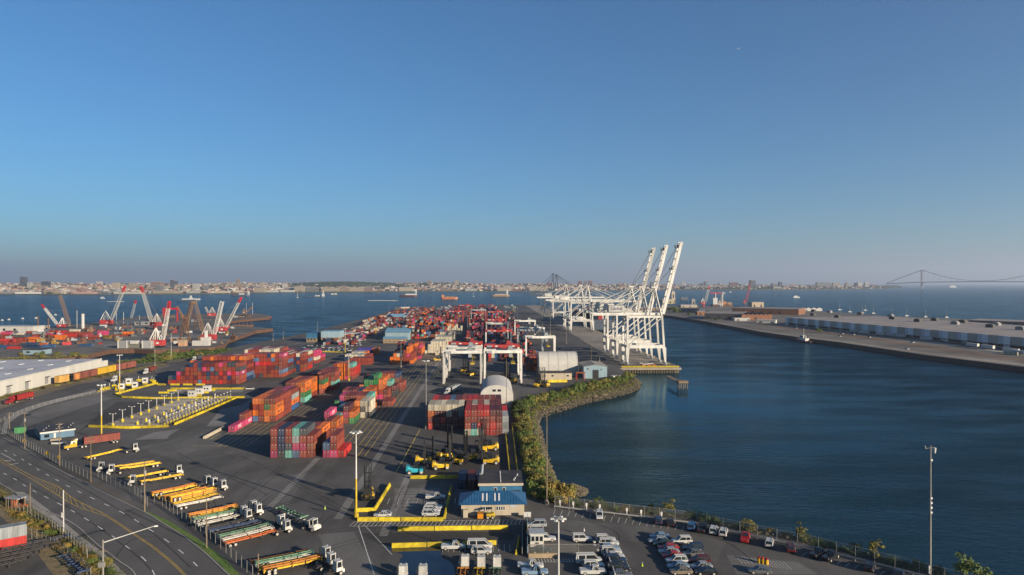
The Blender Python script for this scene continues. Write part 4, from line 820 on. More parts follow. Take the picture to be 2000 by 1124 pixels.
for px, py, rz, pnt, lab in [(862, 917, pi * .06, YB, 'yellow lift truck at the front of the parked group, side on'), (957, 880, pi, YB, 'yellow lift truck below the red container columns, rear one'), (957, 907, pi, YB, 'yellow lift truck by the dark roofed building, wheels towards it'), (922, 899, .2, YB, 'yellow lift truck in the middle of the parked group'), (896, 907, -.5, YB, 'yellow lift truck half turned behind the front one'), (868, 897, .9, YB, 'yellow lift truck behind the front one, mast up'), (829, 906, .15, YB, 'yellow lift truck at the lane side end of the group'), (944, 884, pi / 2, YB, 'yellow lift truck tucked behind the rear red columns'), (812, 926, .1, TB, 'teal lift truck beside the yellow barrier'), (719, 975, -pi / 2 + .12, YB, 'yellow lift truck parked alone by the lamp mast barrier, mast to the camera'), (905, 729, 1.4, YB, 'yellow lift truck under the first travelling crane'), (920, 735, -2.4, YB, 'yellow lift truck behind the grey lorry under the cranes'), (1049, 757, 1.2, YB, 'yellow lift truck beside the low cream office by the bushes'), (1066, 757, 2.0, YB, 'yellow lift truck at the bush edge with dark mast'), (854, 706, .3, YB, 'small yellow lift truck ahead of the cream stacks'), (982, 742, .8, YB, 'yellow lift truck behind the round white shelter'), (1000, 748, 2.3, YB, 'yellow lift truck at the shelter side, forks away')]:
    x, y = P(px, py); inst(LT, (x, y, .01), rz, lab, 'lift trucks for empty containers', pnt)
# ------------------------------------------------------------------ buildings of the terminal
M_CREAM = mat('cream_cladding', (.36, .31, .23), .6, .12, .6, streak=True); M_BROOF = mat('blue_roof', (.018, .075, .16), .45, .2, .5); M_BWALL = mat('blue_cladding', (.03, .12, .22), .5, .15)
M_DROOF = mat('dark_roof', (.04, .037, .04), .8, .3, .3); M_PALEB = mat('pale_blue_cladding', (.19, .27, .31), .55, .15, .4, streak=True); M_SKYB = mat('sky_blue_roof', (.12, .24, .33), .5, .15, .3)
M_TAN = mat('tan_brick', (.20, .14, .085), .8, .2, .4); M_TENT = mat('tent_fabric', (.42, .405, .375), .55, .1, .25); M_TENTG = mat('tent_fabric_grey', (.30, .31, .33), .55, .08, .25)
M_WWALL = mat('white_wall', (.42, .41, .375), .7, .12, .15, streak=True); M_GROOF = mat('grey_roof', (.33, .33, .345), .7, .2, .06); M_SKYL = mat('skylight', (.5, .5, .5), .4, .05); M_GREYW = mat('grey_wall', (.22, .22, .22), .7, .15)
def window(parent, c, w, h, rz=0, fr=None):
    f = MB(); e = .09
    for s in (-1, 1):
        f.cbox((s * (w / 2 - e / 2), -.04, 0), (e, .14, h)); f.cbox((0, -.04, s * (h / 2 - e / 2)), (w - 2 * e, .14, e))
    o = f.build('window', fr or M_LAMP, parent, c, rz); MB().cbox((0, -.01, 0), (w - 2 * e, .06, h - 2 * e)).build('pane', M_GLASS, o); return o
# dockside office with the blue hipped roof
t = thing('dock_office', 'cream clad office with blue hipped roof and roof lights', 'building', (1.0, 186.6, 0))
MB().box(-8.4, 8.4, -4.6, 4.8, 0, 3.2).build('wall', M_CREAM, t)
r = MB(); e = [(-9.2, -5.3, 3.05), (9.2, -5.3, 3.05), (9.2, 5.4, 3.05), (-9.2, 5.4, 3.05), (-4.6, 0, 5.2), (4.6, 0, 5.2)]
r.add(e, [(0, 1, 5, 4), (1, 2, 5), (2, 3, 4, 5), (3, 0, 4), (3, 2, 1, 0)])
for i in range(24):
    xx = -8.6 + i * .75
    top = -.1 if abs(xx) < 4.6 else -5.3 + (9.2 - abs(xx)) / 4.6 * 5.2
    if top > -5: r.beam((xx, -5.28, 3.1), (xx, top, 3.1 + (top + 5.3) / 5.3 * 2.15), .07, .1)
ro = r.build('roof', M_BROOF, t)
for xx in (-2.7, -1.6, .6, 1.7): MB().beam((xx, -3.9, 3.72), (xx, -1.2, 4.82), .42, .12).build('skylight', M_SKYL, ro)
for c in (-2.9, -2.3, -1.7, -1.1, 1.2, 1.8, 2.4, 3.0): window(t, (c, -4.62, 1.9), .56, 1.1)
MB().box(-4.6, -3.8, -4.7, -4.6, 0, 2.1).build('door', M_GREYW, t); MB().box(-7.8, -6.6, -6.2, -5.2, .0, 2.0).build('cabinet', M_CREAM, t)
b = MB(); b.box(4.6, 6.3, -4.66, -4.6, 2.25, 2.65); b.build('sign', mat('sign_pale', (.30, .36, .45), .5, 0), t)
t = thing('workshop_hall', 'blue hall with dark flat roof behind the hipped office', 'building', (3.3, 198.6, 0))
MB().box(-6, 6, -6.6, 6.6, 0, 5.3).build('wall', M_BWALL, t)
r = MB(); r.box(-6.3, 6.3, -6.9, 6.9, 5.3, 5.6); rr = r.build('roof', M_DROOF, t); MB().box(-6.35, 6.35, -7.0, -6.9, 5.0, 5.7).build('fascia', M_CREAM, rr)
for i in range(9): MB().tube((0, -5.6 + i * 1.35, 5.6), (0, -5.6 + i * 1.35, 5.85), .12).build('roof_vent', M_SKYL, rr)
for i in range(4): MB().tube((3.8 + .4 * i, -4 + i * 1.7, 5.6), (3.8 + .4 * i, -4 + i * 1.7, 6.1), .16).build('roof_vent', M_SKYL, rr)
d_ = MB(); d_.tube((-5.4, 3.2, 5.6), (-5.2, 4.6, 8.0), .35, n=8); d_.tube((-5.4, 3.2, 5.6), (-5.9, 2.2, 5.8), .35, n=8); d_.build('duct', mat('bright_duct', (.4, .4, .4), .3, .05, metal=.6), rr)
for xx in (-1.5, .9): window(t, (xx, -6.63, 3.9), .9, 1.1)
MB().box(3.0, 5.6, -6.66, -6.6, 0, 3.6).build('door', M_BLACK, t)
# gate booth
x, y = P(1049, 1070); t = thing('gate_booth', 'white gate booth with three wide windows and flat roof', 'booth', (x, y, 0))
MB().box(-1.6, 1.6, 0, 3, 0, 3.0).build('wall', M_WWALL, t); MB().box(-1.85, 1.85, -.3, 3.5, 3.0, 3.25).build('roof', mat('booth_roof', (.30, .32, .33), .5, .1), t)
for xx in (-1.0, 0, 1.0): window(t, (xx, -.03, 1.95), .92, 1.35)
MB().box(-.4, .4, -.08, 0, .75, 1.05).build('sign', M_BLACK, t)
# round topped fabric shelters
def shelter(label, loc, w, L, h, axis, m, seams, name='fabric_shelter'):
    t = thing(name, label, 'shelter', loc); n = 20; pr = []
    for i in range(n + 1): a = pi * i / n; pr.append((-w / 2 * cos(a) * (1 if abs(cos(a)) < .95 else 1), h * (.45 + .55 * sin(a)) if 0 < i < n else h * .45))
    prof = [(-w / 2, 0)] + pr + [(w / 2, 0)]
    b = MB(); b.extrude(prof, axis, 0, L); b.build('cover', m, t)
    s = MB()
    for k in range(seams + 1):
        a = L * k / seams
        for i in range(len(prof) - 1):
            p, q = prof[i], prof[i + 1]
            if axis == 'x': s.beam((a, p[0], p[1]), (a, q[0], q[1]), .35, .25)
            else: s.beam((p[0], a, p[1]), (q[0], a, q[1]), .35, .25)
    s.build('rib', mat('tent_rib', (.33, .32, .30), .6, .05), t); return t
t = shelter('large white barrel shelter behind the low cream office', (33.5, 462, 0), 19, 25.5, 15.5, 'x', M_TENT, 4)
t = shelter('white barrel shelter with two small gable windows behind the red containers', (4.0, 350, 0), 16.6, 36, 9.8, 'y', M_TENTG, 9)
g = MB(); n = 16; pr = [(-8.2, 0)] + [(-8.2 * cos(pi * i / n), 9.6 * (.45 + .55 * sin(pi * i / n))) for i in range(n + 1)] + [(8.2, 0)]; g.extrude(pr, 'y', -.22, -.02); g.build('gable', M_TENT, t)
for xx in (-1.3, 1.3): MB().cbox((xx, -.27, 6.9), (1.7, .1, 1.1)).build('window', M_GLASS, t)
# low cream office, pale blue shed, small white hut by the bushes
t = thing('site_cabin', 'low cream cabin with three dark windows before the large shelter', 'cabin', (43.0, 436.5, 0)); MB().box(-9.8, 9.8, -3, 3, .3, 4.6).build('wall', M_CREAM, t); MB().box(-10.2, 10.2, -3.4, 7, 4.6, 4.85).build('roof', M_DROOF, t)
for xx in (-7.5, -2.5, 7.2): window(t, (xx, -3.03, 2.9), 1.5, 1.2)
t = thing('pale_blue_shed', 'pale blue metal shed with tall open doorway near the quay', 'shed', (69.0, 440.8, 0))
w = MB(); w.extrude([(-7.6, 0), (-7.6, 7.6), (0, 8.8), (7.6, 7.6), (7.6, 0)], 'y', 0, 24); w.build('wall', M_PALEB, t)
r = MB()
for s in (-1, 1): r.add([(0, -.3, 8.95), (s * 8, -.3, 7.7), (s * 8, 24.3, 7.7), (0, 24.3, 8.95), (0, -.3, 9.1), (s * 8, -.3, 7.85), (s * 8, 24.3, 7.85), (0, 24.3, 9.1)], [(0, 1, 2, 3), (4, 7, 6, 5), (0, 4, 5, 1), (1, 5, 6, 2), (2, 6, 7, 3)])
r.build('roof', mat('shed_roof', (.20, .185, .16), .7, .15), t); MB().box(-1.9, 2.1, -.06, 0, 0, 5.6).build('door', M_BLACK, t); MB().box(-5, -3.6, -.5, 0, 6.0, 6.9).build('air_unit', M_GREYW, t); MB().box(3.8, 4.6, -.5, 0, 5.6, 6.3).build('air_unit', M_GREYW, t)  # black slab paints the shade inside the open doorway
t = thing('white_hut', 'small white hut among the bushes by the quay corner', 'hut', (*P(1202, 742), 0), .5); MB().box(-3, 3, -1.5, 1.5, 0, 2.4).build('wall', M_WWALL, t); MB().box(-3.15, 3.15, -1.65, 1.65, 2.4, 2.6).build('roof', M_TENT, t)
t = thing('red_stall', 'small red framed canopy between shelter and pale blue shed', 'canopy', (58.5, 436, 0)); 
for xx in (-2.5, 2.5):
    for yy in (-2, 2): MB().box(xx - .15, xx + .15, yy - .15, yy + .15, 0, 4.4).build('post', CM['R'], t)
MB().box(-3, 3, -2.5, 2.5, 4.4, 4.7).build('roof', CM['o'], t)
# long white warehouse and its freight wagons on the siding
A, B_ = Vector(P(0, 775.6)), Vector(P(236, 714.5)); dv = (B_ - A).normalized(); nv = Vector((-dv.y, dv.x)); A2 = A - dv * 70; B2 = A + dv * 112
t = thing('white_warehouse', 'long low white warehouse with grey roof and rows of roof lights', 'warehouse', (A2.x, A2.y, 0), atan2(dv.y, dv.x)); L = (B2 - A2).length
MB().box(0, L, 0, 260, 0, 8.4).build('wall', M_WWALL, t); ro = MB().box(.35, L - .35, .35, 259, 8.4, 8.46).build('roof', M_GROOF, t)
for i in range(8):
    for j in range(9): MB().box(12 + i * 22 + (j % 2) * 6, 15.5 + i * 22 + (j % 2) * 6, 14 + j * 21, 15.6 + j * 21, 8.46, 8.8).build('skylight', M_SKYL, ro)
MB().box(0, L, -.12, 0, 8.0, 8.75).build('parapet', M_WWALL, t)
for i, s in enumerate((75, 92, 112)):
    d = MB().box(s, s + 3.4, -.1, 0, .6, 4.6).build('door', M_GREYW, t); MB().box(s - .4, s + 4, -1.2, -.1, 4.9, 5.1).build('canopy', M_DROOF, d)
MB().box(L, L + 22, 6, 30, 0, 5).build('annex', M_WWALL, t)
def wagon(a, c, m, label):
    p, q = Vector(P(*a)), Vector(P(*c)); d = (q - p).normalized(); L = (q - p).length
    t = thing('freight_wagon', label, 'rail wagon', (p.x, p.y, 0), atan2(d.y, d.x), 'freight wagons on the siding')
    b = MB(); b.box(.2, L - .2, -1.5, 1.5, 1.1, 4.9); b.extrude([(-1.55, 4.9), (-1.2, 5.2), (0, 5.3), (1.2, 5.2), (1.55, 4.9)], 'x', .15, L - .15)
    for k in range(int(L / 1.2)): b.box(.6 + k * 1.2, .72 + k * 1.2, -1.56, -1.5, 1.2, 4.85)
    b.build('body', m, t); MB().box(L / 2 - 1.3, L / 2 + 1.3, -1.62, -1.56, 1.25, 4.7).build('door', m, t)
    u = MB(); u.box(.4, L - .4, -.9, .9, .8, 1.1)
    u.build('frame', M_BLACK, t)
    for s in (2.2, L - 2.2):
        bo = MB()
        bo.box(s - 1.1, s + 1.1, -1.0, 1.0, .4, .8); bo.build('bogie', M_BLACK, t)
WG = mat('wagon_yellow', (.42, .26, .02), .6, .2, .4, streak=True); WR = mat('wagon_rust', (.16, .05, .035), .7, .3, .4, streak=True); WO = mat('wagon_ochre', (.33, .19, .05), .7, .3, .4, streak=True)
wagon((109, 752), (131, 748), WO, 'ochre freight wagon at the near end of the siding'); wagon((139, 746.5), (152, 744), mat('wagon_orange', (.35, .14, .04), .7, .3, .4), 'short orange freight wagon behind a dark gap'); wagon((132, 748), (138.6, 746.6), M_BLACK, 'short dark wagon between ochre and orange ones')
wagon((153, 743.5), (186, 736), WR, 'rust freight wagon with pale graffiti band, before the yellow one'); wagon((187, 735.6), (222, 727.5), WG, 'bright yellow freight wagon beside the white warehouse'); wagon((223, 727), (262, 719), WR, 'rust freight wagon at the far end of the siding')
# blue modular office by the road fence
p = Vector(P(78, 863)); q = Vector(P(144, 854.5)); d = (q - p).normalized(); L = (q - p).length
t = thing('modular_office', 'blue panelled modular office with white trim by the road fence', 'building', (p.x, p.y, 0), atan2(d.y, d.x))
MB().box(0, L, 0, 16, .4, 3.2).build('wall', mat('modular_blue', (.06, .13, .20), .6, .15), t); ro = MB().box(-.3, L + .3, -.3, 16.3, 3.2, 3.45).build('roof', mat('modular_roof', (.045, .045, .05), .8, .3, .4), t); MB().box(-.32, L + .32, -.42, -.3, 2.9, 3.5).build('fascia', M_WWALL, t)
for i in range(9): MB().cbox((1.5 + i * 1.4, 4 + (i % 3) * 4, 3.6), (.4, .4, .3)).build('roof_vent', M_GREYW, ro)
MB().box(1.2, 2.8, -.05, 0, 1.2, 2.4).build('window', M_GLASS, t); MB().box(4.3, 5.0, -.05, 0, .5, 2.6).build('door', M_WWALL, t); MB().box(2.8, 6.5, -2.2, -.05, .0, .7).build('ramp', mat('timber', (.22, .18, .13), .8, .2), t)
t = thing('site_container_hut', 'green roofed hut beside the blue modular office', 'hut', (*P(38, 846), 0), .6); MB().box(-2, 2, -1.2, 1.2, 0, 2.2).build('wall', CM['g'], t); MB().box(-2.1, 2.1, -1.3, 1.3, 2.2, 2.35).build('roof', CM['g'], t)
def shed(label, a, c, depth, h, wm, rm, name='yard_building', win=0, lower=None, pitched=False):
    p, q = Vector(P(*a)), Vector(P(*c)); d = (q - p).normalized(); L = (q - p).length
    t = thing(name, label, 'building', (p.x, p.y, 0), atan2(d.y, d.x)); z0 = h * .45 if lower else 0
    if lower: MB().box(0, L, 0, depth, 0, z0).build('base_wall', lower, t)
    MB().box(0 - (.15 if lower else 0), L + (.15 if lower else 0), -.15 if lower else 0, depth, z0, h).build('wall', wm, t)
    if pitched:
        r = MB(); r.extrude([(-.5, h - .1), (depth / 2, h + depth * .16), (depth + .5, h - .1)], 'x', -.4, L + .4); r.build('roof', rm, t)
    else: MB().box(-.3, L + .3, -.3, depth + .3, h, h + .3).build('roof', rm, t)
    for k in range(win): window(t, (L * (k + .7) / (win + .4), -.2 if lower else -.03, h * .35), min(2.2, L / win * .6), h * .22)
    return t
shed('dark blue office with tan base beside the staff car park', (598, 669), (619, 669), 26, 9.5, M_BWALL, M_BROOF, win=3, lower=M_TAN)
shed('pale blue office block with tan base among parked cars', (627, 669.5), (663, 669.5), 18, 11.5, M_PALEB, M_SKYB, lower=M_TAN, win=4)
shed('tan low building behind the staff car park', (665, 664), (702, 660), 22, 5.5, M_TAN, M_GROOF, win=5)
shed('sky blue roofed hall, rear one of the pair', (752, 664), (800, 664), 26, 8, M_PALEB, M_SKYB, pitched=True)
shed('sky blue roofed hall with tan wall, front one of the pair', (748, 671), (792, 671), 12, 4.6, M_TAN, M_SKYB, win=5, pitched=True)
shed('small sky blue hall further along the shore road', (769, 629), (794, 628), 24, 8, M_PALEB, M_SKYB, pitched=True)
shed('cream block at the tip of the terminal', (783, 609), (800, 608), 16, 9, M_CREAM, M_GROOF)
# staff car park between the offices: about a hundred cars, a couple of pixels each
sm = MB(); hull(sm, [(-2.3, .85, .8, .3, .8, .9), (-.6, .9, .85, .25, .85, .95), (2.2, .85, .7, .3, .7, .8)]); hull(sm, [(-2.0, .8, .6, .9, 1.0, 1.1), (-1.4, .8, .68, .9, 1.2, 1.5), (.3, .8, .68, .9, 1.2, 1.5), (1.1, .8, .6, .85, .95, 1.0)], 1)
SMALL = sm.mesh('small_car', [CARM['white'], M_GLASS]); SMC = ['white'] * 5 + ['silver'] * 3 + ['grey', 'black', 'navy', 'red', 'black', 'tan']
for rows, (ax, ay, bx, by), n in ((0, (640, 683, 690, 683), 14), (0, (638, 686, 688, 686), 14), (0, (630, 680, 664, 680), 11), (0, (672, 674, 705, 671), 12), (0, (668, 678, 706, 675), 14), (0, (672, 668, 716, 665), 14), (0, (600, 676, 634, 677), 10), (0, (592, 680, 622, 683), 8)):
    for i in range(n):
        if R.random() < .12: continue
        px, py = ax + (bx - ax) * i / n, ay + (by - ay) * i / n; x, y = P(px, py)
        o = put('staff_car', SMALL, None, (x, y, .02)); o.rotation_euler = (0, 0, pi / 2 + R.uniform(-.1, .1) + (0 if i % 2 else pi)); c = R.choice(SMC); o.material_slots[0].link = 'OBJECT'; o.material_slots[0].material = CARM[c]
        tag(o, f"{c} car in the crowded staff car park between the blue offices", 'car', f'{c} cars in the staff car park')
o = put('staff_car', SMALL, None, (*P(648, 684.5), .02)); o.material_slots[0].link = 'OBJECT'; o.material_slots[0].material = CARM['green']; tag(o, 'bright green car at the front of the staff car park', 'car')
for (px, py, c, lab) in ((453, 760.5, 'silver', 'silver car stopped behind the long gate barrier'), (488, 761.5, 'white', 'white car at the end of the long gate barrier'), (1255, 711, 'white', 'white service car under the quay crane, quay corner'), (1261, 713, 'white', 'white service car beside another under the quay crane'), (1270, 712, 'white', 'white service car at the quay edge side'), (113, 869, 'white', 'white car parked at the blue modular office')):
    o = put('service_car', SMALL, None, (*P(px, py), .02)); o.material_slots[0].link = 'OBJECT'; o.material_slots[0].material = CARM[c]; tag(o, lab, 'car')
# ------------------------------------------------------------------ masts, barriers, gate lanes, fences
M_MASTW = mat('mast_white', (.42, .41, .39), .5, .1); M_MASTG = mat('mast_grey', (.20, .19, .17), .6, .15); M_WOOD = mat('pole_wood', (.15, .115, .075), .85, .2); M_BARY = mat('barrier_yellow', (.42, .32, .012), .7, .34, .7)
M_BASEY = mat('base_yellow', (.42, .29, .015), .6, .2)
def mast(px, py, top, label, m=M_MASTW, yellow=.45, ring=True, thick=.28, group='tall lamp masts'):
    x, y = P(px, py); d = x * sin(YAW) + y * cos(YAW); h = HC - (top - HORZ) * d / FPX
    t = thing('lamp_mast', label, 'lamp mast', (x, y, 0), 0, group); z0 = h * yellow
    if yellow: MB().tube((0, 0, 0), (0, 0, z0), thick, thick * .85, 8).build('lower_pole', M_BASEY, t)
    MB().tube((0, 0, z0), (0, 0, h), thick * .85, thick * .45, 8).build('pole', m, t)
    MB().tube((0, 0, 0), (0, 0, 1.2), thick * 2.6, thick * 2.2, 8).build('base', M_BASEY if yellow else M_CONC, t)
    if ring:
        hd = MB(); hd.tube((0, 0, h - .5), (0, 0, h - .1), .75, .75, 10); hb = hd.build('lamp_ring', M_MASTG, t)
        for k in range(6): a = k * pi / 3; MB().cbox((1.25 * cos(a), 1.25 * sin(a), h - .3), (.75, .5, .3), a).build('floodlight', M_LAMP, hb)
    return t
mast(695, 1012, 843, 'white lamp mast with yellow foot beside the lone lift truck'); mast(197, 862, 751, 'white lamp mast with yellow foot rising behind the rust container lorry'); mast(233, 770, 693, 'white lamp mast with yellow foot by the gate canopies')
mast(681, 744, 692, 'white lamp mast with yellow foot behind the orange stacks'); mast(674, 690, 642, 'lamp mast with yellow foot by the yellow kerbs and staff cars'); mast(734, 660, 637, 'yellow lamp mast near the twin sky blue halls', M_BASEY)
mast(832, 838, 704, 'pale mast with green band beside the cream and red block', M_MASTG, 0); mast(1091, 1140, 1012, 'white lamp mast in the near car park', M_MASTW, 0, thick=.32); mast(989, 800, 700, 'dark slim mast in front of the round white shelter', M_WOOD, 0, False, .2)
mast(1068, 986, 800, 'weathered wooden mast at the shore bushes', M_WOOD, 0, False, .26); mast(1155, 708, 664, 'brown mast beside the pale blue shed', M_WOOD, 0, False, .22); mast(1171, 707, 690, 'short grey mast behind the pale blue shed', M_MASTG, 0, False, .2)
mast(1106, 672, 628, 'grey lamp mast on the apron beside the white cranes', M_MASTG, 0); mast(1075, 656, 615, 'grey lamp mast between travelling cranes and quay', M_MASTG, .12); mast(1059, 640, 600, 'slim lamp mast far along the crane lane', M_MASTG, 0); mast(913, 655, 617, 'lamp mast over the far container rows', M_MASTG, .1); mast(918, 644, 622, 'yellow lamp mast in the far container rows', M_BASEY)
mast(783, 718, 665, 'lamp mast in front of the sky blue halls', M_MASTG, 0); mast(847, 616, 598, 'slim lamp mast near the terminal tip', M_MASTG, 0); mast(302, 716, 668, 'slim pole by the shrubs above the service road', M_MASTG, 0, False, .2); mast(334, 704, 650, 'slim white pole before the bushes of the inlet', M_MASTW, 0, False, .2); mast(395, 690, 672, 'slim pole by the red hulled ships', M_WOOD, 0, False, .2)
for i, (px, py, top) in enumerate([(620, 648, 628), (553, 662, 645), (533, 666, 650), (830, 600, 583), (848, 597, 580), (790, 604, 590), (972, 596, 577), (1028, 597, 580), (1041, 597, 578), (887, 597, 584), (760, 609, 596), (1045, 597, 583)]): mast(px, py, top, f'thin far pole standing against the bay, {ORD[i]} along the shore', M_MASTG, 0, False, .22, 'far thin poles')
# mast at the water's edge with instruments
x, y = P(1819, 1130); t = thing('instrument_mast', 'tall thin metal mast with antennas at the shoreline', 'mast', (x, y, 0)); h = 62 - (878 - 553) * y / 1335
MB().tube((0, 0, -1), (0, 0, h), .26, .13, 8).build('pole', M_MASTG, t)
a = MB(); a.beam((-1.0, 0, h - .6), (.9, 0, h - .4), .08, .08); a.build('cross_arm', M_MASTG, t); MB().tube((.9, 0, h - 1.6), (.9, 0, h - .5), .18, .3, 8).build('antenna', M_LAMP, t); MB().tube((-1, 0, h - .7), (-1.2, 0, h), .05).build('antenna', M_LAMP, t)
for z in (h - 3, h - 11, h - 12, h - 13, h - 14): MB().cbox((0, -.28, z), (.4, .3, .35)).build('junction_box', M_LAMP, t)
MB().cbox((-.4, -.3, h - 26), (.3, .3, 1.6)).build('cabinet', M_MASTW, t)
# utility poles along the public road
def utility(px, py, top, label, arms=1, box=False):
    x, y = P(px, py); d = x * sin(YAW) + y * cos(YAW); h = HC - (top - HORZ) * d / FPX; t = thing('utility_pole', label, 'utility pole', (x, y, 0), .7, 'poles along the public road')
    MB().tube((0, 0, -.2), (0, 0, h), .17, .11, 8).build('pole', M_WOOD, t)
    for k in range(arms): MB().beam((-1.1, 0, h - .4 - k * 1.3), (1.1, 0, h - .4 - k * 1.3), .12, .14).build('cross_arm', M_WOOD, t)
    if box: MB().tube((0, -.45, h - 3.4), (0, -.45, h - 2.2), .34, n=8).build('transformer', M_MASTG, t)
    return t
for i, (px, py, top, arms, bx) in enumerate([(17, 842, 806, 1, 0), (47, 877, 806, 1, 1), (115, 911, 827, 2, 0), (176, 943, 852, 2, 0), (281, 1000, 903, 1, 1), (402, 1072, 977, 1, 0), (503, 1124, 1083, 0, 0), (57, 1006, 945, 0, 0)]): utility(px, py, top, f'wooden pole on the road fence line, {ORD[i]} counted towards the camera' if i < 7 else 'slim wooden pole on the far pavement of the road', arms, bool(bx))
for (px, py, top, lab) in ((122, 1041, 950, 'white post with grey box on the roadside path'),):
    x, y = P(px, py); h = HC - (top - HORZ) * y / FPX; t = thing('signal_post', lab, 'post', (x, y, 0)); MB().tube((0, 0, 0), (0, 0, h), .15, .13, 8).build('pole', M_MASTW, t); MB().cbox((0, -.3, h * .42), (.5, .4, 1.3)).build('cabinet', M_MASTW, t)
x, y = P(199, 1140); p2 = P(303, 1090); t = thing('road_light', 'grey pole with a very long arm reaching over the road', 'street lamp', (x, y, 0)); h = HC - (1050 - 553) * y / 1335
MB().tube((0, 0, 0), (0, 0, h + .4), .2, .16, 8).build('pole', M_MASTG, t)
ax, ay, az = PD(303, 1028, y + 9); arm = MB().tube((0, 0, h - .2), (ax - x, ay - y, az), .12, .07, 6).build('arm', M_MASTW, t); MB().cbox((ax - x, ay - y, az - .1), (.8, .4, .25), .5).build('lamp', M_LAMP, arm)
MB().beam((-.9, 0, h - 2), (.9, 0, h - 2), .12, .14).build('cross_arm', M_WOOD, t); MB().cbox((-.1, -.35, h - 4.6), (1.2, .5, 1.0)).build('cabinet', M_GREYW, t)
# warning signs on the verge
M_SIGNY = mat('sign_yellow', (.46, .27, .01), .5, .05)
for px, py, dia, lab in ((48, 874, True, 'yellow diamond sign on the wooden pole by the blue office'), (93, 900, False, 'square yellow sign on its own post by the fence'), (115.5, 908, True, 'yellow diamond sign on the pole past the square sign')):
    x, y = P(px, py); t = thing('road_sign', lab, 'road sign', (x - .1, y - .45, 0), -.35, 'warning signs on the verge'); MB().tube((0, .1, 0), (0, .1, 2.6), .06).build('post', M_MASTG, t)
    b = MB(); s = .85
    if dia: b.add([(0, 0, 2.5 - s), (s, 0, 2.5), (0, 0, 2.5 + s), (-s, 0, 2.5), (0, .05, 2.5 - s), (s, .05, 2.5), (0, .05, 2.5 + s), (-s, .05, 2.5)], [(0, 1, 2, 3), (7, 6, 5, 4), (0, 4, 5, 1), (1, 5, 6, 2), (2, 6, 7, 3), (3, 7, 4, 0)]); b.build('sign_plate', M_SIGNY, t); MB().cbox((0, -.03, 2.5), (.25, .03, .6)).build('symbol', M_BLACK, t)
    else: b.cbox((0, 0, 2.6), (1.5, .05, 1.1)); b.build('sign_plate', M_SIGNY, t)
# yellow barriers, one block after another
BM = {}
def barrier_mesh(L, h, w):
    k = round(L, 1), h
    if k not in BM:
        b = MB(); b.extrude([(-w / 2, 0), (-w / 2, h * .22), (-w * .22, h * .5), (-w * .2, h), (w * .2, h), (w * .22, h * .5), (w / 2, h * .22), (w / 2, 0)], 'x', -L / 2 + .1, L / 2 - .1)
        for s in (-1, 1): b.box(s * L * .25 - .35, s * L * .25 + .35, -w / 2 - .003, w / 2 + .003, 0, .09)
        BM[k] = b.mesh('barrier', M_BARY)
    return BM[k]
NB = 0
def barriers(pts, where, seg=6.2, h=1.0, w=.75):
    global NB
    W_ = [Vector(P(*p)) for p in pts]; c = 0
    for i in range(len(W_) - 1):
        L = (W_[i + 1] - W_[i]).length; n = max(1, round(L / seg)); d = (W_[i + 1] - W_[i]).normalized()
        for k in range(n):
            p = W_[i] + d * (L * (k + .5) / n); o = put('concrete_barrier', barrier_mesh(L / n, h, w), None, (p.x, p.y, .012), atan2(d.y, d.x)); NB += 1
            tag(o, f'yellow concrete barrier, {ORD[min(c, 38)]} block of {where}', 'barrier', 'yellow concrete barriers'); c += 1
barriers([(697, 1019), (866, 1019)], 'the long row under the white sedan'); barriers([(867, 1016), (881, 953)], 'the row leading up to the hipped office'); barriers([(692, 1001), (730, 1000)], 'the row at the lamp mast foot'); barriers([(731, 999), (761, 950)], 'the slanting row by the lone lift truck')
barriers([(776, 1038), (993, 1035)], 'the long row below the hatched walkway', 9); barriers([(764, 1071), (970, 1065)], 'the row behind the puddle', 9); barriers([(801, 936), (940, 935)], 'the row beside the teal lift truck'); barriers([(995, 924), (983, 806)], 'the slim lane wall nearer the lift trucks', 12, 1.0, .5); barriers([(1011, 924), (1000, 830)], 'the slim lane wall beside the bushes', 12, 1.0, .5)
barriers([(1008, 1086), (1014, 1055)], 'the short wall by the gate booth', 8, 1.1, .5); barriers([(1052, 748), (1108, 747)], 'the row under the low cream cabin', 7, 1.6)
barriers([(172, 835), (250, 838), (329, 835)], 'the front edge of the gate lanes'); barriers([(340, 831), (464, 778)], 'the slanting edge of the gate lanes', 4.2); barriers([(223, 772), (238, 777.5), (300, 780), (477, 778)], 'the rear edge of the gate lanes'); barriers([(223, 772), (307, 750)], 'the slanting row of the inbound gate'); barriers([(190, 767), (286, 741)], 'the row along the service road')
for i, (a, c) in enumerate((((306, 753), (323, 753)), ((332, 753), (350, 753)), ((357, 753), (375, 753)), ((382, 753), (400, 753)))): barriers([a, c], f'the {ORD[i]} short piece before the large block', 9)
barriers([(333, 761), (493, 761)], 'the long rear gate row'); barriers([(326, 765), (345, 765)], 'the short piece beside the gate cabins'); barriers([(309, 769), (329, 769)], 'the lone short piece inside the gate'); barriers([(381, 774), (394, 774)], 'the piece under the first gate cabin'); barriers([(396, 768.5), (407, 768.5)], 'the piece under the second gate cabin'); barriers([(409, 764), (420, 764)], 'the piece under the third gate cabin')
barriers([(600, 690), (626, 686)], 'the kerb row behind the lone orange box', 12, .8); barriers([(630, 688), (668, 689)], 'the kerb row by the staff cars', 12, .8)
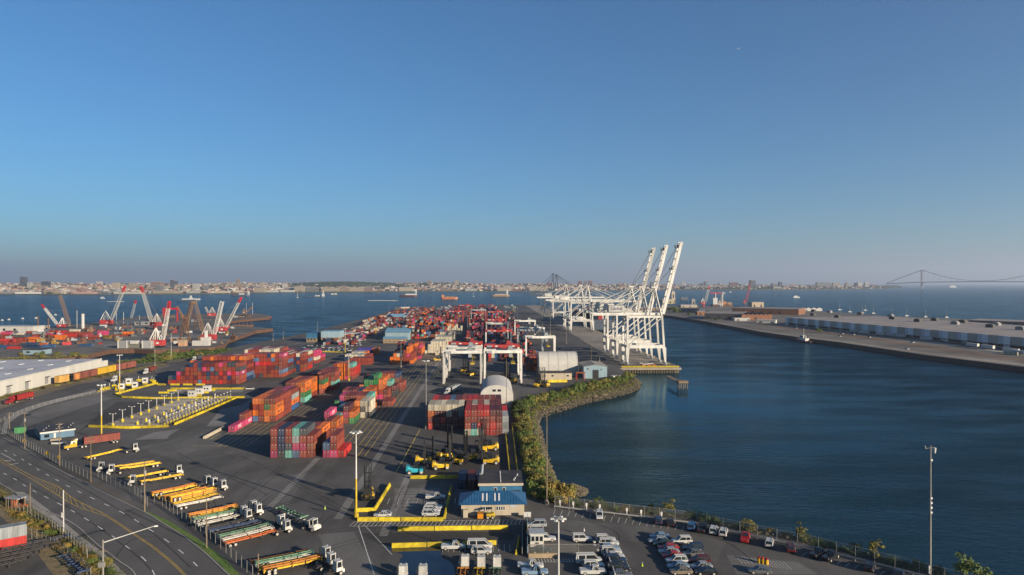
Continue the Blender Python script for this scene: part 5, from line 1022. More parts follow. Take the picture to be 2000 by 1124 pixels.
# gate pedestals
def ped(kind):
    t = thing({'A': 'camera_portal', 'B': 'bollard', 'C': 'lane_sign', 'D': 'kiosk'}[kind], 'x', {'A': 'camera pole', 'B': 'bollard', 'C': 'sign', 'D': 'kiosk'}[kind])
    if kind == 'A':
        MB().tube((0, 0, 0), (0, 0, 1.5), .55, n=8).build('base', M_BARY, t); MB().tube((0, 0, 1.5), (0, 0, 5.6), .12).build('pole', M_MASTW, t); MB().beam((-1.3, 0, 5.5), (1.3, 0, 5.5), .09, .09).build('cross_arm', M_MASTW, t)
        for s in (-1.2, 1.2): MB().cbox((s, -.1, 5.72), (.26, .4, .26)).build('camera', M_LAMP, t)
    elif kind == 'B': MB().tube((0, 0, 0), (0, 0, 1.5), .5, .42, 8).build('post', M_BARY, t); MB().tube((0, 0, 1.5), (0, 0, 1.9), .2, n=6).build('cap', M_MASTW, t)
    elif kind == 'C': MB().tube((0, 0, 0), (0, 0, 1.2), .48, .45, 8).build('base', M_BARY, t); MB().cbox((0, 0, 1.95), (.5, .42, 1.5)).build('cabinet', M_MASTW, t)
    else:
        MB().box(-.7, .7, -.6, .6, 0, .7).build('base', M_BLACK, t); MB().cbox((-.7, 0, .9), (.5, .9, 1.4)).build('bumper', M_BARY, t); MB().tube((.2, 0, .7), (.2, 0, 4.4), .1).build('pole', M_MASTG, t); MB().cbox((.2, -.1, 2.5), (.5, .4, 1.3)).build('cabinet', M_MASTG, t); MB().cbox((.2, -.1, 4.5), (.5, .5, .4)).build('camera', M_LAMP, t)
    return t
zf = lambda q: (160 + q[0] / 5.555, 700 + q[1] / 5.555)
ROWS = {'A': [(330, 745), (435, 697), (537, 660), (633, 622), (720, 590), (807, 560), (890, 527), (968, 500), (1040, 470)], 'B': [(597, 728), (692, 694), (787, 658), (882, 622), (966, 592), (1042, 558), (1108, 528), (1190, 499), (1237, 484), (1325, 455)],
        'C': [(727, 735), (822, 698), (912, 655), (996, 622), (1080, 587), (1157, 560), (1230, 528), (1300, 498), (1368, 472), (1442, 440)], 'D': [(915 + k * 34.5, 742 - k * 14.6) for k in range(21)]}
LB = {'A': 'white camera pole on yellow base, {} from the front of the gate lanes', 'B': 'yellow bollard in the gate lanes, {} from their front edge', 'C': 'white lane cabinet on yellow foot, {} from the front of the gate lanes', 'D': 'dark driver kiosk with yellow bumper, {} along the slanting gate edge'}
for kd, ps in ROWS.items():
    pr = ped(kd)
    for i, q in enumerate(ps): x, y = P(*zf(q)); inst(pr, (x, y, .012), .12, LB[kd].format(ORD[i]), {'A': 'camera poles of the gate', 'B': 'bollards of the gate', 'C': 'lane cabinets of the gate', 'D': 'driver kiosks of the gate'}[kd])
lk = MB()
for k in range(21):
    f = k / 20; a = P(*zf((330 - 90 + 800 * f * .98, 735 - 290 * f))); c = P(*zf((905 + 690 * f, 738 - 292 * f)))
    lk.beam((a[0], a[1], .1), (c[0], c[1], .1), .6, .2); lk.beam((a[0], a[1], .55), (c[0], c[1], .55), .12, .12)
lk.build('lane_kerb', M_WALK)['kind'] = 'structure'
for i, (px, py) in enumerate(((375, 776), (389, 771), (404, 766))):
    x, y = P(px, py); t = thing('gate_cabin', f'white gate cabin, {ORD[i]} of three in a slanting line', 'cabin', (x, y, 0), 0, 'gate cabins'); MB().box(-1.9, 1.9, -1.3, 1.3, .3, 3.4).build('wall', M_MASTW, t); MB().box(-2.1, 2.1, -1.5, 1.5, 3.4, 3.6).build('roof', M_TENT, t); window(t, (-.8, -1.33, 2.1), 1.1, 1.0); window(t, (.8, -1.33, 2.1), 1.1, 1.0)
for i, (px, py) in enumerate(((251, 753), (283, 751), (263, 760), (237, 763))):
    x, y = P(px, py); t = thing('inbound_booth', f'white inbound gate booth on posts, {ORD[i]} towards the bay', 'booth', (x, y, 0), .3, 'inbound gate booths'); MB().box(-1.5, 1.5, -1.2, 1.2, 1.0, 4.0).build('wall', M_MASTW, t); MB().box(-1.7, 1.7, -1.4, 1.4, 4.0, 4.2).build('roof', M_GROOF, t); MB().box(-1.2, 1.2, -1.0, 1.0, 0, 1.0).build('base', M_BARY, t); window(t, (0, -1.23, 2.6), 1.8, 1.2)
for i, (px, py) in enumerate(((199, 764), (204, 762), (213, 760), (222, 757), (228, 763), (241, 755), (258, 750), (270, 746), (300, 748), (296, 746))):
    x, y = P(px, py); t = thing('gate_block', f'yellow kerb block with post at the inbound gate, {ORD[i]} along it', 'bollard', (x, y, 0), 0, 'inbound gate blocks'); MB().box(-.9, .9, -.7, .7, 0, 1.6).build('base', M_BARY, t); MB().tube((0, 0, 1.6), (0, 0, 3.4), .12).build('post', M_MASTW, t)
# chain-link fences: posts are parts, the netting is one part
def netting():
    m = bpy.data.materials.new('chain_link'); m.use_nodes = True; nt = m.node_tree; b = nt.nodes['Principled BSDF']; b.inputs['Base Color'].default_value = (.20, .19, .17, 1); b.inputs['Alpha'].default_value = .22; b.inputs['Roughness'].default_value = .6; return m
M_NET = netting(); M_POST = mat('fence_post', (.26, .25, .23), .5, .1, metal=.3)
def fence(pts, label, h=2.4, step=3.2, world_pts=False):
    W_ = pts if world_pts else [P(*p) for p in pts]; s = resample(W_, step); o = Vector(s[0]); t = thing('chain_link_fence', label, 'fence', (o.x, o.y, 0))
    nb = MB()
    for i, p in enumerate(s):
        q = p - o
        if i < 100: MB().tube((q.x, q.y, 0), (q.x, q.y, h + .15), .06, n=5).build('post', M_POST, t)
        if i: a = s[i - 1] - o; nb.add([(a.x, a.y, .05), (q.x, q.y, .05), (q.x, q.y, h), (a.x, a.y, h)], [(0, 1, 2, 3)])
    nb.build('netting', M_NET, t); rb = MB()
    for i in range(1, len(s)): a, q = s[i - 1] - o, s[i] - o; rb.tube((a.x, a.y, h), (q.x, q.y, h), .045, n=4, cap=False)
    rb.build('top_rail', M_POST, t); return t
fence([(-60, 838), (0, 843), (20, 853), (50, 872), (90, 895), (120, 912), (176, 940)], 'chain link fence along the public road past the blue office'); fence([(190, 934), (215, 947), (262, 967), (280, 980), (286, 990)], 'chain link fence beside the paired white tractors')
fence([(300, 985), (316, 990), (345, 1010), (400, 1049), (440, 1082), (492, 1130)], 'chain link fence above the grass verge'); fence([(14, 994), (60, 1012), (100, 1034), (166, 1087), (168, 1096)], 'chain link fence on the weedy strip below the path', step=2.2); fence([(40, 1046), (80, 1062), (130, 1092), (160, 1116), (175, 1132)], 'lower chain link fence beside the packed black chassis', step=2.6)
fence([(1084, 990), (1200, 1004), (1350, 1022), (1480, 1050), (1600, 1075), (1750, 1113), (1900, 1152)], 'tall thin fence behind the guardrail of the car park', 2.8, 4.0); fence([(1032, 1088), (1090, 1087), (1170, 1087)], 'chain link fence on the tan wall by the booth', 2.6, 4); fence([(0, 826), (16, 818), (50, 803), (110, 786), (190, 770), (230, 760)], 'low fence along the curved service road kerb', 1.6, 5)
# guardrail of the car park
W_ = [Vector(P(*p)) for p in [(1083, 994), (1200, 1008), (1350, 1026), (1480, 1054), (1600, 1079), (1750, 1117), (1900, 1156)]]; s = resample(W_, 3.8); o = s[0]; t = thing('guardrail', 'long pale steel guardrail along the shore side of the car park', 'guardrail', (o.x, o.y, 0)); rb = MB()
for i, p in enumerate(s):
    q = p - o; MB().box(q.x - .07, q.x + .07, q.y - .07, q.y + .07, 0, .75).build('post', M_POST, t)
    if i: a = s[i - 1] - o; rb.beam((a.x, a.y - .1, .62), (q.x, q.y - .1, .62), .08, .34)
rb.build('rail', mat('rail_galvanised', (.33, .32, .30), .5, .1), t)
for i, (px, py) in enumerate(((1094, 994), (1120, 997), (1146, 1000), (1172, 1003), (1225, 1010), (1253, 1014), (1293, 1018))):
    x, y = P(px, py); o = MB().tube((0, 0, 0), (0, 0, 1.9), .16, .13, 8).add([(-.25, -.18, 1.3), (.25, -.18, 1.3), (.25, -.18, 2.2), (-.25, -.18, 2.2), (-.25, -.14, 1.3), (.25, -.14, 1.3), (.25, -.14, 2.2), (-.25, -.14, 2.2)], [(0, 1, 2, 3), (7, 6, 5, 4), (0, 4, 5, 1), (1, 5, 6, 2), (2, 6, 7, 3), (3, 7, 4, 0)]).build('bay_sign', M_MASTW, None, (x, y + .3, 0)); tag(o, f'small white bay sign behind the guardrail, {ORD[i]} from the bushes', 'sign', 'bay signs behind the guardrail')
# inner fence of the car park row and walls at the booth
x, y = P(1186, 1095); t = thing('inner_fence', 'pale solid panel fence beside the row of white cars', 'fence', (x, y, 0)); q = Vector(P(1202, 1135)) - Vector((x, y)); a = Vector(P(1179, 1073)) - Vector((x, y)); MB().beam((a.x, a.y, .75), (q.x, q.y, .75), .2, 1.5).build('panel', M_MASTW, t)
t = thing('tan_wall', 'low tan concrete wall beside the gate booth', 'wall', (*P(1062, 1091), 0)); tag(t, kind='thing'); MB().box(-3.4, 3.4, -.2, .2, 0, 1.0).build('block', mat('tan_concrete', (.25, .19, .12), .8, .2), t)
t = thing('sliding_gate', 'long narrow steel gate beside the booth', 'gate', (*P(1020, 1088), 0)); g = P(1021, 1022); MB().beam((0, 0, 1.0), (g[0] - t.location.x, g[1] - t.location.y, 1.0), .12, 1.8).build('gate_leaf', M_POST, t); MB().beam((1.2, 0, 1.2), (g[0] - t.location.x + 1.2, g[1] - t.location.y, 1.2), .12, 2.2).build('gate_leaf', M_PALEB, t)
o = MB().box(-.95, .95, -.05, .05, .4, 1.7).box(-.8, -.7, -.03, .03, 0, .4).box(.7, .8, -.03, .03, 0, .4).build('notice_board', M_MASTW, None, (*P(1030, 1014), 0)); tag(o, 'blank white notice board by the gate', 'notice board')
# traffic drums and small things
for i, (px, py) in enumerate(((1484, 1101), (1491.5, 1102.5), (1499, 1104))):
    x, y = P(px, py); t = thing('traffic_drum', f'yellow drum with red top, {ORD[i]} of three in a line', 'traffic drum', (x, y, .012), 0, 'yellow traffic drums'); MB().tube((0, 0, 0), (0, 0, 1.0), .4, .36, 10).build('barrel', M_SIGNY, t); MB().tube((0, 0, 1.0), (0, 0, 1.35), .36, .3, 10).build('cap', CM['R'], t)
for i, (px, py) in enumerate(((1161, 1069), (1162, 1076), (1168, 1085))):
    x, y = P(px, py); t = thing('striped_drum', f'orange and white striped drum at the fence end, {ORD[i]} of three', 'traffic drum', (x, y, .012), 0, 'striped traffic drums')
    for k in range(4): MB().tube((0, 0, k * .3), (0, 0, k * .3 + .3), .34, n=10).build('band', CM['R'] if k % 2 == 0 else M_MASTW, t)
o = MB().tube((0, 0, 0), (0, 0, 1.3), .3, n=10).build('bollard', M_BARY, None, (*P(1029, 1036), .012)); tag(o, 'single yellow bollard in front of the silver minivan', 'bollard')
# forklift with orange bucket before the office
x, y = P(952, 1014); t = thing('wheel_loader', 'small orange and yellow loader parked in front of the cream office', 'loader', (x, y, .012)); b = MB(); hull(b, [(-.3, .7, .6, .5, 1.1, 1.3), (1.6, .75, .7, .5, 1.3, 1.5), (2.0, .7, .6, .6, 1.1, 1.2)]); b.build('body', M_BASEY, t); MB().box(-2.6, -1.1, -1.1, 1.1, .3, 1.5).build('bucket', mat('bucket_orange', (.45, .17, .01), .5, .15), t)
c = MB(); [c.beam((xx, yy, 1.2), (xx, yy, 2.6), .1, .1) for xx in (-.1, 1.1) for yy in (-.6, .6)]; c.box(-.2, 1.2, -.7, .7, 2.6, 2.75); c.build('cab', M_BLACK, t); MB().beam((-1.2, 0, .9), (0, 0, 1.2), .3, .3).build('arm', M_BLACK, t)
for xx in (.1, 1.4):
    for s in (-.75, .75): q = put('wheel', W_TRUCK, t, (xx, s, .45)); q.scale = (.9, .9, .9)
for i, (px, py, l) in enumerate(((402, 858, 0),)):
    a, c = Vector(P(398, 858)), Vector(P(436, 838)); d = (c - a).normalized(); o = MB().extrude([(-.5, 0), (-.4, .9), (0, 1.15), (.4, .9), (.5, 0)], 'x', 0, (c - a).length).build('long_pipe_barrier', M_CREAM, None, (a.x, a.y, .012), atan2(d.y, d.x)); tag(o, 'long pale concrete kerb with rusty end beside the magenta containers', 'barrier')
o = MB().box(0, 4, -.7, .7, 0, .5).box(.2, 3.6, -.5, .5, .5, .9).build('scrap_stack', CM['o'], None, (*P(20, 992), 0)); tag(o, 'orange stacked materials under a canopy by the path', 'materials')
t = thing('roadside_canopy', 'low pale roofed frame with orange material by the roadside path', 'canopy', (*P(28, 992), 0), -.35); [MB().box(xx - .1, xx + .1, yy - .1, yy + .1, 0, 2.6).build('post', M_WOOD, t) for xx in (-2.2, 2.2) for yy in (-1, 1)]; MB().box(-2.5, 2.5, -1.3, 1.3, 2.6, 2.9).build('roof', M_GREYW, t); MB().box(-2.1, 2.1, .9, 1.0, 0, 2.6).build('back_wall', M_BLACK, t); MB().box(-.7, .7, -.8, .4, 0, 2.4).build('stack', CM['o'], t)
# ------------------------------------------------------------------ cranes of the terminal
M_CRW = mat('crane_white', (.46, .445, .41), .5, .26, .3, streak=True); M_CRD = mat('crane_slate', (.05, .065, .09), .5, .15, .25); M_CRR = mat('crane_red', (.26, .025, .022), .5, .2, .4); M_CRG = mat('crane_grey', (.24, .26, .27), .5, .2, .3); M_CABLE = mat('steel_cable', (.12, .12, .13), .6, 0)
TXT_G = text_mesh('Global', 3.3, mat('lettering_navy', (.03, .035, .12), .6, 0), .06)
XL, XW = 104.6, 133.4
def quay_crane(y, up, label, m=M_CRW, hz=36.5, apex=58.5, house=True, text=False):
    t = thing('quay_crane', label, 'quay crane', (XL, y, 0), 0, 'quay cranes'); G = XW - XL; S = 17.0
    for yy in (0, S):
        for xx, xt, nm in ((0, 0, 'landside_leg'), (G, G - 2.6, 'waterside_leg')):
            b = MB(); zt = 14.2; xm = xx + (xt - xx) * zt / hz
            b.add([(xx - .6, yy - .7, 2), (xx + .6, yy - .7, 2), (xx + .6, yy + .7, 2), (xx - .6, yy + .7, 2), (xm - 1.5, yy - .8, zt - 1), (xm + 1.5, yy - .8, zt - 1), (xm + 1.5, yy + .8, zt - 1), (xm - 1.5, yy + .8, zt - 1)], [(3, 2, 1, 0), (4, 5, 6, 7), (0, 1, 5, 4), (1, 2, 6, 5), (2, 3, 7, 6), (3, 0, 4, 7)])
            b.beam((xm, yy, zt - 1), (xt, yy, hz + .8), 1.4, 1.4); b.build('leg', m, t)
            bo = MB(); bo.box(xx - .7, xx + .7, yy - 3.6, yy + 3.6, .9, 2.0)
            for k in range(4): bo.wheel((xx, yy - 2.7 + k * 1.8, .5), .5, .5)
            bo.build('bogie', M_CRG, t)
        MB().box(1.3, G - 1.9, yy - .85, yy + .85, 12.6, 15.0).build('portal_beam', m, t)
        br = MB(); br.tube((1.2, yy, 15.2), (G - 3.2, yy, hz - 1.2), .5, n=8); br.build('brace', m, t); MB().box(.8, G - 3.4, yy - .55, yy + .55, hz - .9, hz + .6).build('tie_beam', m, t)
    for xx in (0, G - 1.2): MB().box(xx - .6, xx + .6, .9, S - .9, 12.8, 14.6).build('sill_beam', m, t)
    for xx in (0, G - 2.6): MB().box(xx - .7, xx + .7, .72, S - .72, hz - 1, hz + .7).build('cross_beam', m, t)
    g = MB(); c = S / 2; x0 = -26
    for s in (-1, 1):
        g.box(x0, G - 1, c + s * 3.2 - .5, c + s * 3.2 + .5, hz + .7, hz + 2.7)
        for k in range(14): g.beam((x0 + k * 3.8, c + s * 3.7, hz + .7), (x0 + k * 3.8, c + s * 3.7 + s * .9, hz + .7), .1, .1)
        g.beam((x0, c + s * 4.6, hz + 1.8), (G - 1, c + s * 4.6, hz + 1.8), .08, .08); g.beam((x0, c + s * 4.3, hz + .75), (G - 1, c + s * 4.3, hz + .75), .9, .08)
    for k in range(6): g.box(x0 + k * 9, x0 + k * 9 + .6, c - 3.2, c + 3.2, hz + 1.1, hz + 1.9)
    g.build('girder', m, t)
    if house:
        h = MB().box(-13.5, -1.5, c - 4.2, c + 3.8, hz + 3.0, hz + 8.2).build('machinery_house', m, t); MB().box(-13.7, -1.3, c - 4.4, c + 4, hz + 8.2, hz + 8.45).build('roof', M_CRG, h)
        MB().box(-13.52, -1.48, c - 4.24, c - 4.2, hz + 3.0, hz + 3.7).build('sign_stripe', M_CRG, h)
        if text: q = put('lettering', TXT_G, h, (-7.5, c - 4.27, hz + 5.9)); q.rotation_euler = (pi / 2, 0, 0)
    ax = G - 6.5
    for s in (-1, 1):
        a = MB(); a.beam((G - 2.6, c + s * 6.5, hz + .7), (ax, c + s * 1.0, apex), 1.0, 1.0); a.beam((ax - 5, c + s * 6.5, hz + .7), (ax, c + s * 1.0, apex), .7, .7); a.build('mast', m, t)
        st = MB(); st.tube((ax, c + s * 1.0, apex - .5), (-1, c + s * 4, hz + 2.6), .32, n=6); st.tube((ax, c + s * 1.0, apex - .5), (x0 + 6, c + s * 3.2, hz + 2.6), .25, n=6); st.build('back_stay', m, t)
    hd = MB(); hd.box(ax - 2.6, ax + 2.4, c - 2.4, c + 2.4, apex - .6, apex + .8)
    hd.build('mast_head', m, t)
    # boom: twin box girders, hinged at the waterside
    L = 57; a = radians(75.5) if up else 0.0; hx, hz2 = G - .2, hz + 1.7
    pt = lambda u, v: (hx + cos(a) * u - sin(a) * v, hz2 + sin(a) * u + cos(a) * v)
    for s in (-1, 1):
        b = MB(); p, q = pt(0, 0), pt(L, 0); b.beam((p[0], c + s * 3.0, p[1]), (q[0], c + s * 3.0, q[1]), .95, 2.1); b.build('boom_girder', m, t)
    b = MB()
    for k in range(10): p = pt(2 + k * 6, 0); b.beam((p[0], c - 2.5, p[1]), (p[0], c + 2.5, p[1]), .4, .6)
    for k in range(9):
        p, q = pt(2 + k * 6, .4), pt(8 + k * 6, .4); b.beam((p[0], c - 2.5, p[1]), (q[0], c + 2.5, q[1]), .25, .25)
    b.build('boom_bracing', m, t)
    wv = MB(); p, q = pt(3, 1.6), pt(L - 2, 1.6)
    for s in (-1, 1): wv.beam((p[0], c + s * 4.2, p[1]), (q[0], c + s * 4.2, q[1]), .1, .1)
    for k in range(18): u, v = pt(3 + k * 3, .6), pt(3 + k * 3, 1.7); wv.beam((u[0], c - 4.2, u[1]), (v[0], c - 4.2, v[1]), .1, .1)
    wv.build('walkway', m, t)
    for u, sz in ((L - 4, 2.4), (L * .62, 1.8)):
        p = pt(u, 2.2); MB().cbox((p[0], c, p[1]), (sz, 3.6, sz)).build('sheave_block', M_CRG if m is M_CRW else m, t)
    fs = MB()
    for u in (L * .62, L - 4):
        p = pt(u, 2.0)
        for s in (-1, 1): fs.tube((ax, c + s * .9, apex), (p[0], c + s * 1.6, p[1]), .12 if up else .26, n=5)
    fs.build('fore_stay', M_CABLE if up else m, t)
    tr = MB().box(G * .35, G * .35 + 6, c - 2.6, c + 2.6, hz - .6, hz + .6).build('trolley', M_CRR, t); MB().box(G * .35 + 1, G * .35 + 3.4, c - 4.4, c - 2.2, hz - 3.2, hz - .6).build('cab', M_CRG, tr)
    st = MB()
    for k in range(8): z0 = 2 + k * 4.2; st.beam((-1.1, 2 + (k % 2) * 5, z0), (-1.1, 7 - (k % 2) * 5, z0 + 4.2), .5, .2)
    st.build('stairway', M_CRG, t)
    return t
quay_crane(513, True, 'white quay crane at the quay corner, boom raised, name on its house', text=True); quay_crane(556, True, 'white quay crane in the middle of three with raised booms'); quay_crane(599, True, 'white quay crane, last of three with raised booms')
quay_crane(868, False, 'white quay crane with lowered boom, nearer of the pair'); quay_crane(935, False, 'white quay crane with lowered boom, second of the pair'); quay_crane(1110, False, 'white quay crane with lowered boom far down the quay')
quay_crane(1270, False, 'slate coloured quay crane with tall pointed frame, nearer one', M_CRD, 38, 77, True); quay_crane(1345, False, 'slate coloured quay crane with tall pointed frame, farther one', M_CRD, 38, 80, True)
def yard_crane(x0, x1, y, label, top=M_CRW, leg=M_CRW, h=19.6, red=False):
    t = thing('yard_crane', label, 'yard crane', (x0, y, 0), 0, 'rubber tyred yard cranes'); W_ = x1 - x0; D = 8.0
    for xx in (0, W_):
        for yy in (0, D):
            MB().beam((xx, yy, 2.2), (xx, yy, h), 1.0, .9).build('leg', leg, t)
            put('wheel', W_BIG, t, (xx, yy, .85)).rotation_euler = (0, 0, pi / 2)
        MB().box(xx - .55, xx + .55, -1.2, D + 1.2, 1.5, 2.4).build('sill_beam', leg, t); MB().beam((xx, .4, 2.4), (xx, D - .4, 9), .35, .35).build('brace', leg, t)
    for yy in (0, D): MB().box(-.6, W_ + .6, yy - .6, yy + .6, h, h + 1.7).build('main_girder', top, t)
    for xx in (-.2, W_ - 1): MB().box(xx, xx + 1.2, .6, D - .6, h + .1, h + 1.2).build('end_beam', top, t)
    tr = MB(); tr.box(W_ * .62, W_ * .62 + 5, .2, D - .2, h + 1.75, h + 2.5); tr.box(W_ * .62 + .6, W_ * .62 + 3, 1, 4.5, h + 2.5, h + 4.2); o = tr.build('trolley', M_CRR if red else M_CRG, t); MB().box(W_ * .62 + 1, W_ * .62 + 3, .3, 2.4, h - 2.4, h - .02).build('cab', M_CRG, o)
    gp = MB(); gp.box(W_ * .72, W_ * .72 + 2.4, D / 2 - 5.9, D / 2 + 5.9, h - 6.4, h - 5.8)
    for s in (-1, 1): gp.tube((W_ * .72 + 1.2, D / 2 + s * .8, h - 5.8), (W_ * .72 + 1.2, D / 2 + s * .8, h + .2), .06, n=4)
    gp.build('spreader', M_BASEY, t)
    el = MB().box(1.2, 4.6, -1.6, -.61, h + .2, h + 1.4); el.build('electric_box', M_CRG, t)
    for s in (W_ * .3, W_ * .8): MB().box(s, s + 1.6, -.75, -.6, h + .4, h + 1.2).build('number_plate', M_LAMP, t)
for x0, x1, y, lab, tp, lg, rd in [(-27.2, -4.9, 411, 'white yard crane beside the round white shelter, lane of the cream stacks', M_CRW, M_CRW, 0), (-27.2, -4.9, 437, 'white yard crane directly behind another, first lane', M_CRW, M_CRW, 0), (-27.2, -4.9, 470, 'red topped yard crane behind the white pair of the first lane', M_CRR, M_CRW, 1), (-2.6, 19.6, 413, 'white yard crane rising behind the round white shelter', M_CRW, M_CRW, 0), (-2.6, 19.6, 450, 'red topped yard crane behind the round white shelter', M_CRR, M_CRW, 1), (-2.6, 19.6, 592, 'red yard crane halfway down the second lane', M_CRR, M_CRW, 1), (-2.6, 19.6, 700, 'white beamed yard crane behind the halfway red one', M_CRW, M_CRG, 1), (-2.6, 19.6, 770, 'red beamed yard crane behind the white beamed one', M_CRR, M_CRR, 1), (-2.6, 19.6, 980, 'red yard crane far along the second lane', M_CRR, M_CRR, 1), (-27.2, -4.9, 940, 'red yard crane far along the first lane', M_CRR, M_CRR, 1), (-27.2, -4.9, 1050, 'grey yard crane far along the first lane', M_CRG, M_CRG, 0),
 (28.5, 50.5, 522, 'white yard crane over the lane behind the large shelter', M_CRW, M_CRW, 0), (25.5, 47.5, 600, 'grey yard crane behind the white one of the third lane', M_CRG, M_CRG, 0), (28.5, 50.5, 625, 'pale yard crane close behind the grey one, third lane', M_CRW, M_CRG, 0), (28.5, 50.5, 745, 'white yard crane standing free in the third lane', M_CRW, M_CRW, 0), (-60, -38, 1000, 'red yard crane over the far dark rows', M_CRR, M_CRR, 1), (-84, -62, 1100, 'slate yard crane near the terminal tip', M_CRD, M_CRD, 0), (-84, -62, 1180, 'slate yard crane closest to the terminal tip', M_CRD, M_CRD, 0), (26, 48, 1150, 'slate yard crane in the third lane near the tip', M_CRD, M_CRD, 0), (26, 48, 1220, 'slate yard crane behind another in the third lane', M_CRD, M_CRD, 0), (-55, -33, 1260, 'red yard crane by the dark rows at the tip', M_CRR, M_CRR, 1)]: yard_crane(x0, x1, y, lab, tp, lg, red=bool(rd))
# yellow jib by the twin halls
x, y = P(734, 659); t = thing('yellow_gantry', 'yellow height gauge over the lane by the sky blue halls', 'gantry', (x, y, 0)); MB().beam((0, 0, 0), (0, 0, 10.5), .7, .7).build('post', M_BASEY, t); MB().beam((0, 0, 10.5), (-9, 4, 10), .6, .8).build('arm', M_BASEY, t)
# quay corner: pile-supported deck, fenders, dolphin
t = thing('pile_deck', 'pile supported concrete deck under the quay corner', 'quay deck', (QX0, QY0, 0)); MB().box(-6, QX1 - QX0 + 1, -2.5, 18, -1.5, -.02).build('deck', M_CONC, t)
for i in range(22): MB().tube((-4 + i * 1.95, -2.2, -7), (-4 + i * 1.95, -2.2, -1.52), .32, n=7).build('pile', M_WOOD, t)
for i in range(22):
    if i % 2 == 0: MB().tube((-4 + i * 1.95, 3, -7), (-4 + i * 1.95, 3, -1.52), .32, n=7).build('pile', M_WOOD, t)
o = MB().box(-4, QX1 - QX0, -.5, .5, 0, 1.2).build('quay_kerb', M_BARY, None, (QX0, QY0 + .3, .012)); tag(o, 'long yellow kerb along the end of the quay', 'kerb')
for i in range(3): o = MB().box(-1.6, 1.6, -1.2, 1.2, 0, 1.1).box(-1.2, 1.2, -.9, .9, 1.1, 1.6).build('orange_bin', CM['o'], None, (QX0 + 13 + i * 4, QY0 + 4, .012)); tag(o, f'orange skip behind the yellow quay kerb, {ORD[i]} from the land', 'skip', 'orange skips on the quay')
t = thing('mooring_dolphin', 'small timber platform on piles off the quay corner', 'mooring platform', (*P(1333, 747), 0)); MB().box(-3, 3, -3, 3, -.2, .9).build('platform', M_TAN, t)
for xx in (-2.4, 0, 2.4):
    for yy in (-2.4, 2.4): MB().tube((xx, yy, -6), (xx, yy, -.2), .35, n=7).build('pile', M_WOOD, t)
MB().box(-4, -1, 3, 26, .2, .6).build('walkway', M_TAN, t)
o = MB().beam((QX1 + .6, 0, -.4), (QX1 + .6, 700, -.4), .5, 1.0).build('quay_fender', M_WOOD, None, (0, QY0 + 20, 0)); tag(o, 'dark timber fender running along the quay edge', 'fender')
for i in range(26): o = MB().beam((0, 0, 0), (0, 0, .8), .5, .5).beam((-.3, 0, .8), (.3, 0, .8), .5, .3).build('bollard', M_BASEY, None, (QX1 - 1.2, QY0 + 22 + i * 16, .01)); tag(o, 'small yellow mooring bollard on the quay edge', 'bollard', 'mooring bollards on the quay')
t = thing('container_ship', 'container ship with dark hull moored beyond the lowered crane booms', 'ship', (143, 960, WZ)); h = MB(); pr = [(0, 0), (32, 0), (32, 240), (24, 275), (16, 285), (8, 275), (0, 240)]; h.prism(pr, -3, 14); h.build('hull', M_CRD, t); MB().box(4, 28, 20, 32, 14, 38).build('bridge', M_WWALL, t); MB().box(13, 19, 10, 18, 14, 34).build('funnel', M_CRR, t)
sh = MB()
for i in range(13):
    for j in range(12):
        hh = R.randint(1, 4)
        for k in range(hh): sh.box(1.2 + j * 2.5, 3.6 + j * 2.5, 42 + i * 15, 54 + i * 15, 14 + k * 2.6, 16.55 + k * 2.6, R.randrange(6))
sh.build('deck_cargo', [CM[k] for k in 'rmbokp'], t)['kind'] = 'stuff'
# ------------------------------------------------------------------ planting, rocks
def leaf_mat(name, c1, c2):
    m = bpy.data.materials.new(name); m.use_nodes = True; nt = m.node_tree; b = nt.nodes['Principled BSDF']; b.inputs['Roughness'].default_value = .75; b.inputs['Specular IOR Level'].default_value = .2
    geo = nt.nodes.new('ShaderNodeNewGeometry'); oi = nt.nodes.new('ShaderNodeObjectInfo'); n = nt.nodes.new('ShaderNodeTexNoise'); n.inputs['Scale'].default_value = .45; n.inputs['Detail'].default_value = 4
    nt.links.new(geo.outputs['Position'], n.inputs['Vector']); r = nt.nodes.new('ShaderNodeValToRGB'); r.color_ramp.elements[0].position = .35; r.color_ramp.elements[0].color = (*c1, 1); r.color_ramp.elements[1].position = .68; r.color_ramp.elements[1].color = (*c2, 1)
    ad = nt.nodes.new('ShaderNodeMath'); ad.operation = 'MULTIPLY_ADD'; ad.inputs[1].default_value = .28; ad.inputs[2].default_value = -.14; nt.links.new(oi.outputs['Random'], ad.inputs[0])
    ri = nt.nodes.new('ShaderNodeMath'); ri.operation = 'MULTIPLY_ADD'; ri.inputs[1].default_value = .2; nt.links.new(geo.outputs['Random Per Island'], ri.inputs[0]); nt.links.new(ad.outputs[0], ri.inputs[2])
    a2 = nt.nodes.new('ShaderNodeMath'); nt.links.new(n.outputs[0], a2.inputs[0]); nt.links.new(ri.outputs[0], a2.inputs[1]); nt.links.new(a2.outputs[0], r.inputs[0]); nt.links.new(r.outputs[0], b.inputs['Base Color']); return m
LEAF = {'green': leaf_mat('leaf_green', (.030, .055, .012), (.095, .125, .028)), 'olive': leaf_mat('leaf_olive', (.05, .055, .014), (.16, .14, .035)), 'gold': leaf_mat('leaf_gold', (.09, .065, .015), (.24, .17, .04)), 'dark': leaf_mat('leaf_dark', (.016, .03, .010), (.05, .07, .018))}
M_BARK = mat('bark', (.09, .065, .045), .9, .2)
RV = random.Random(11)
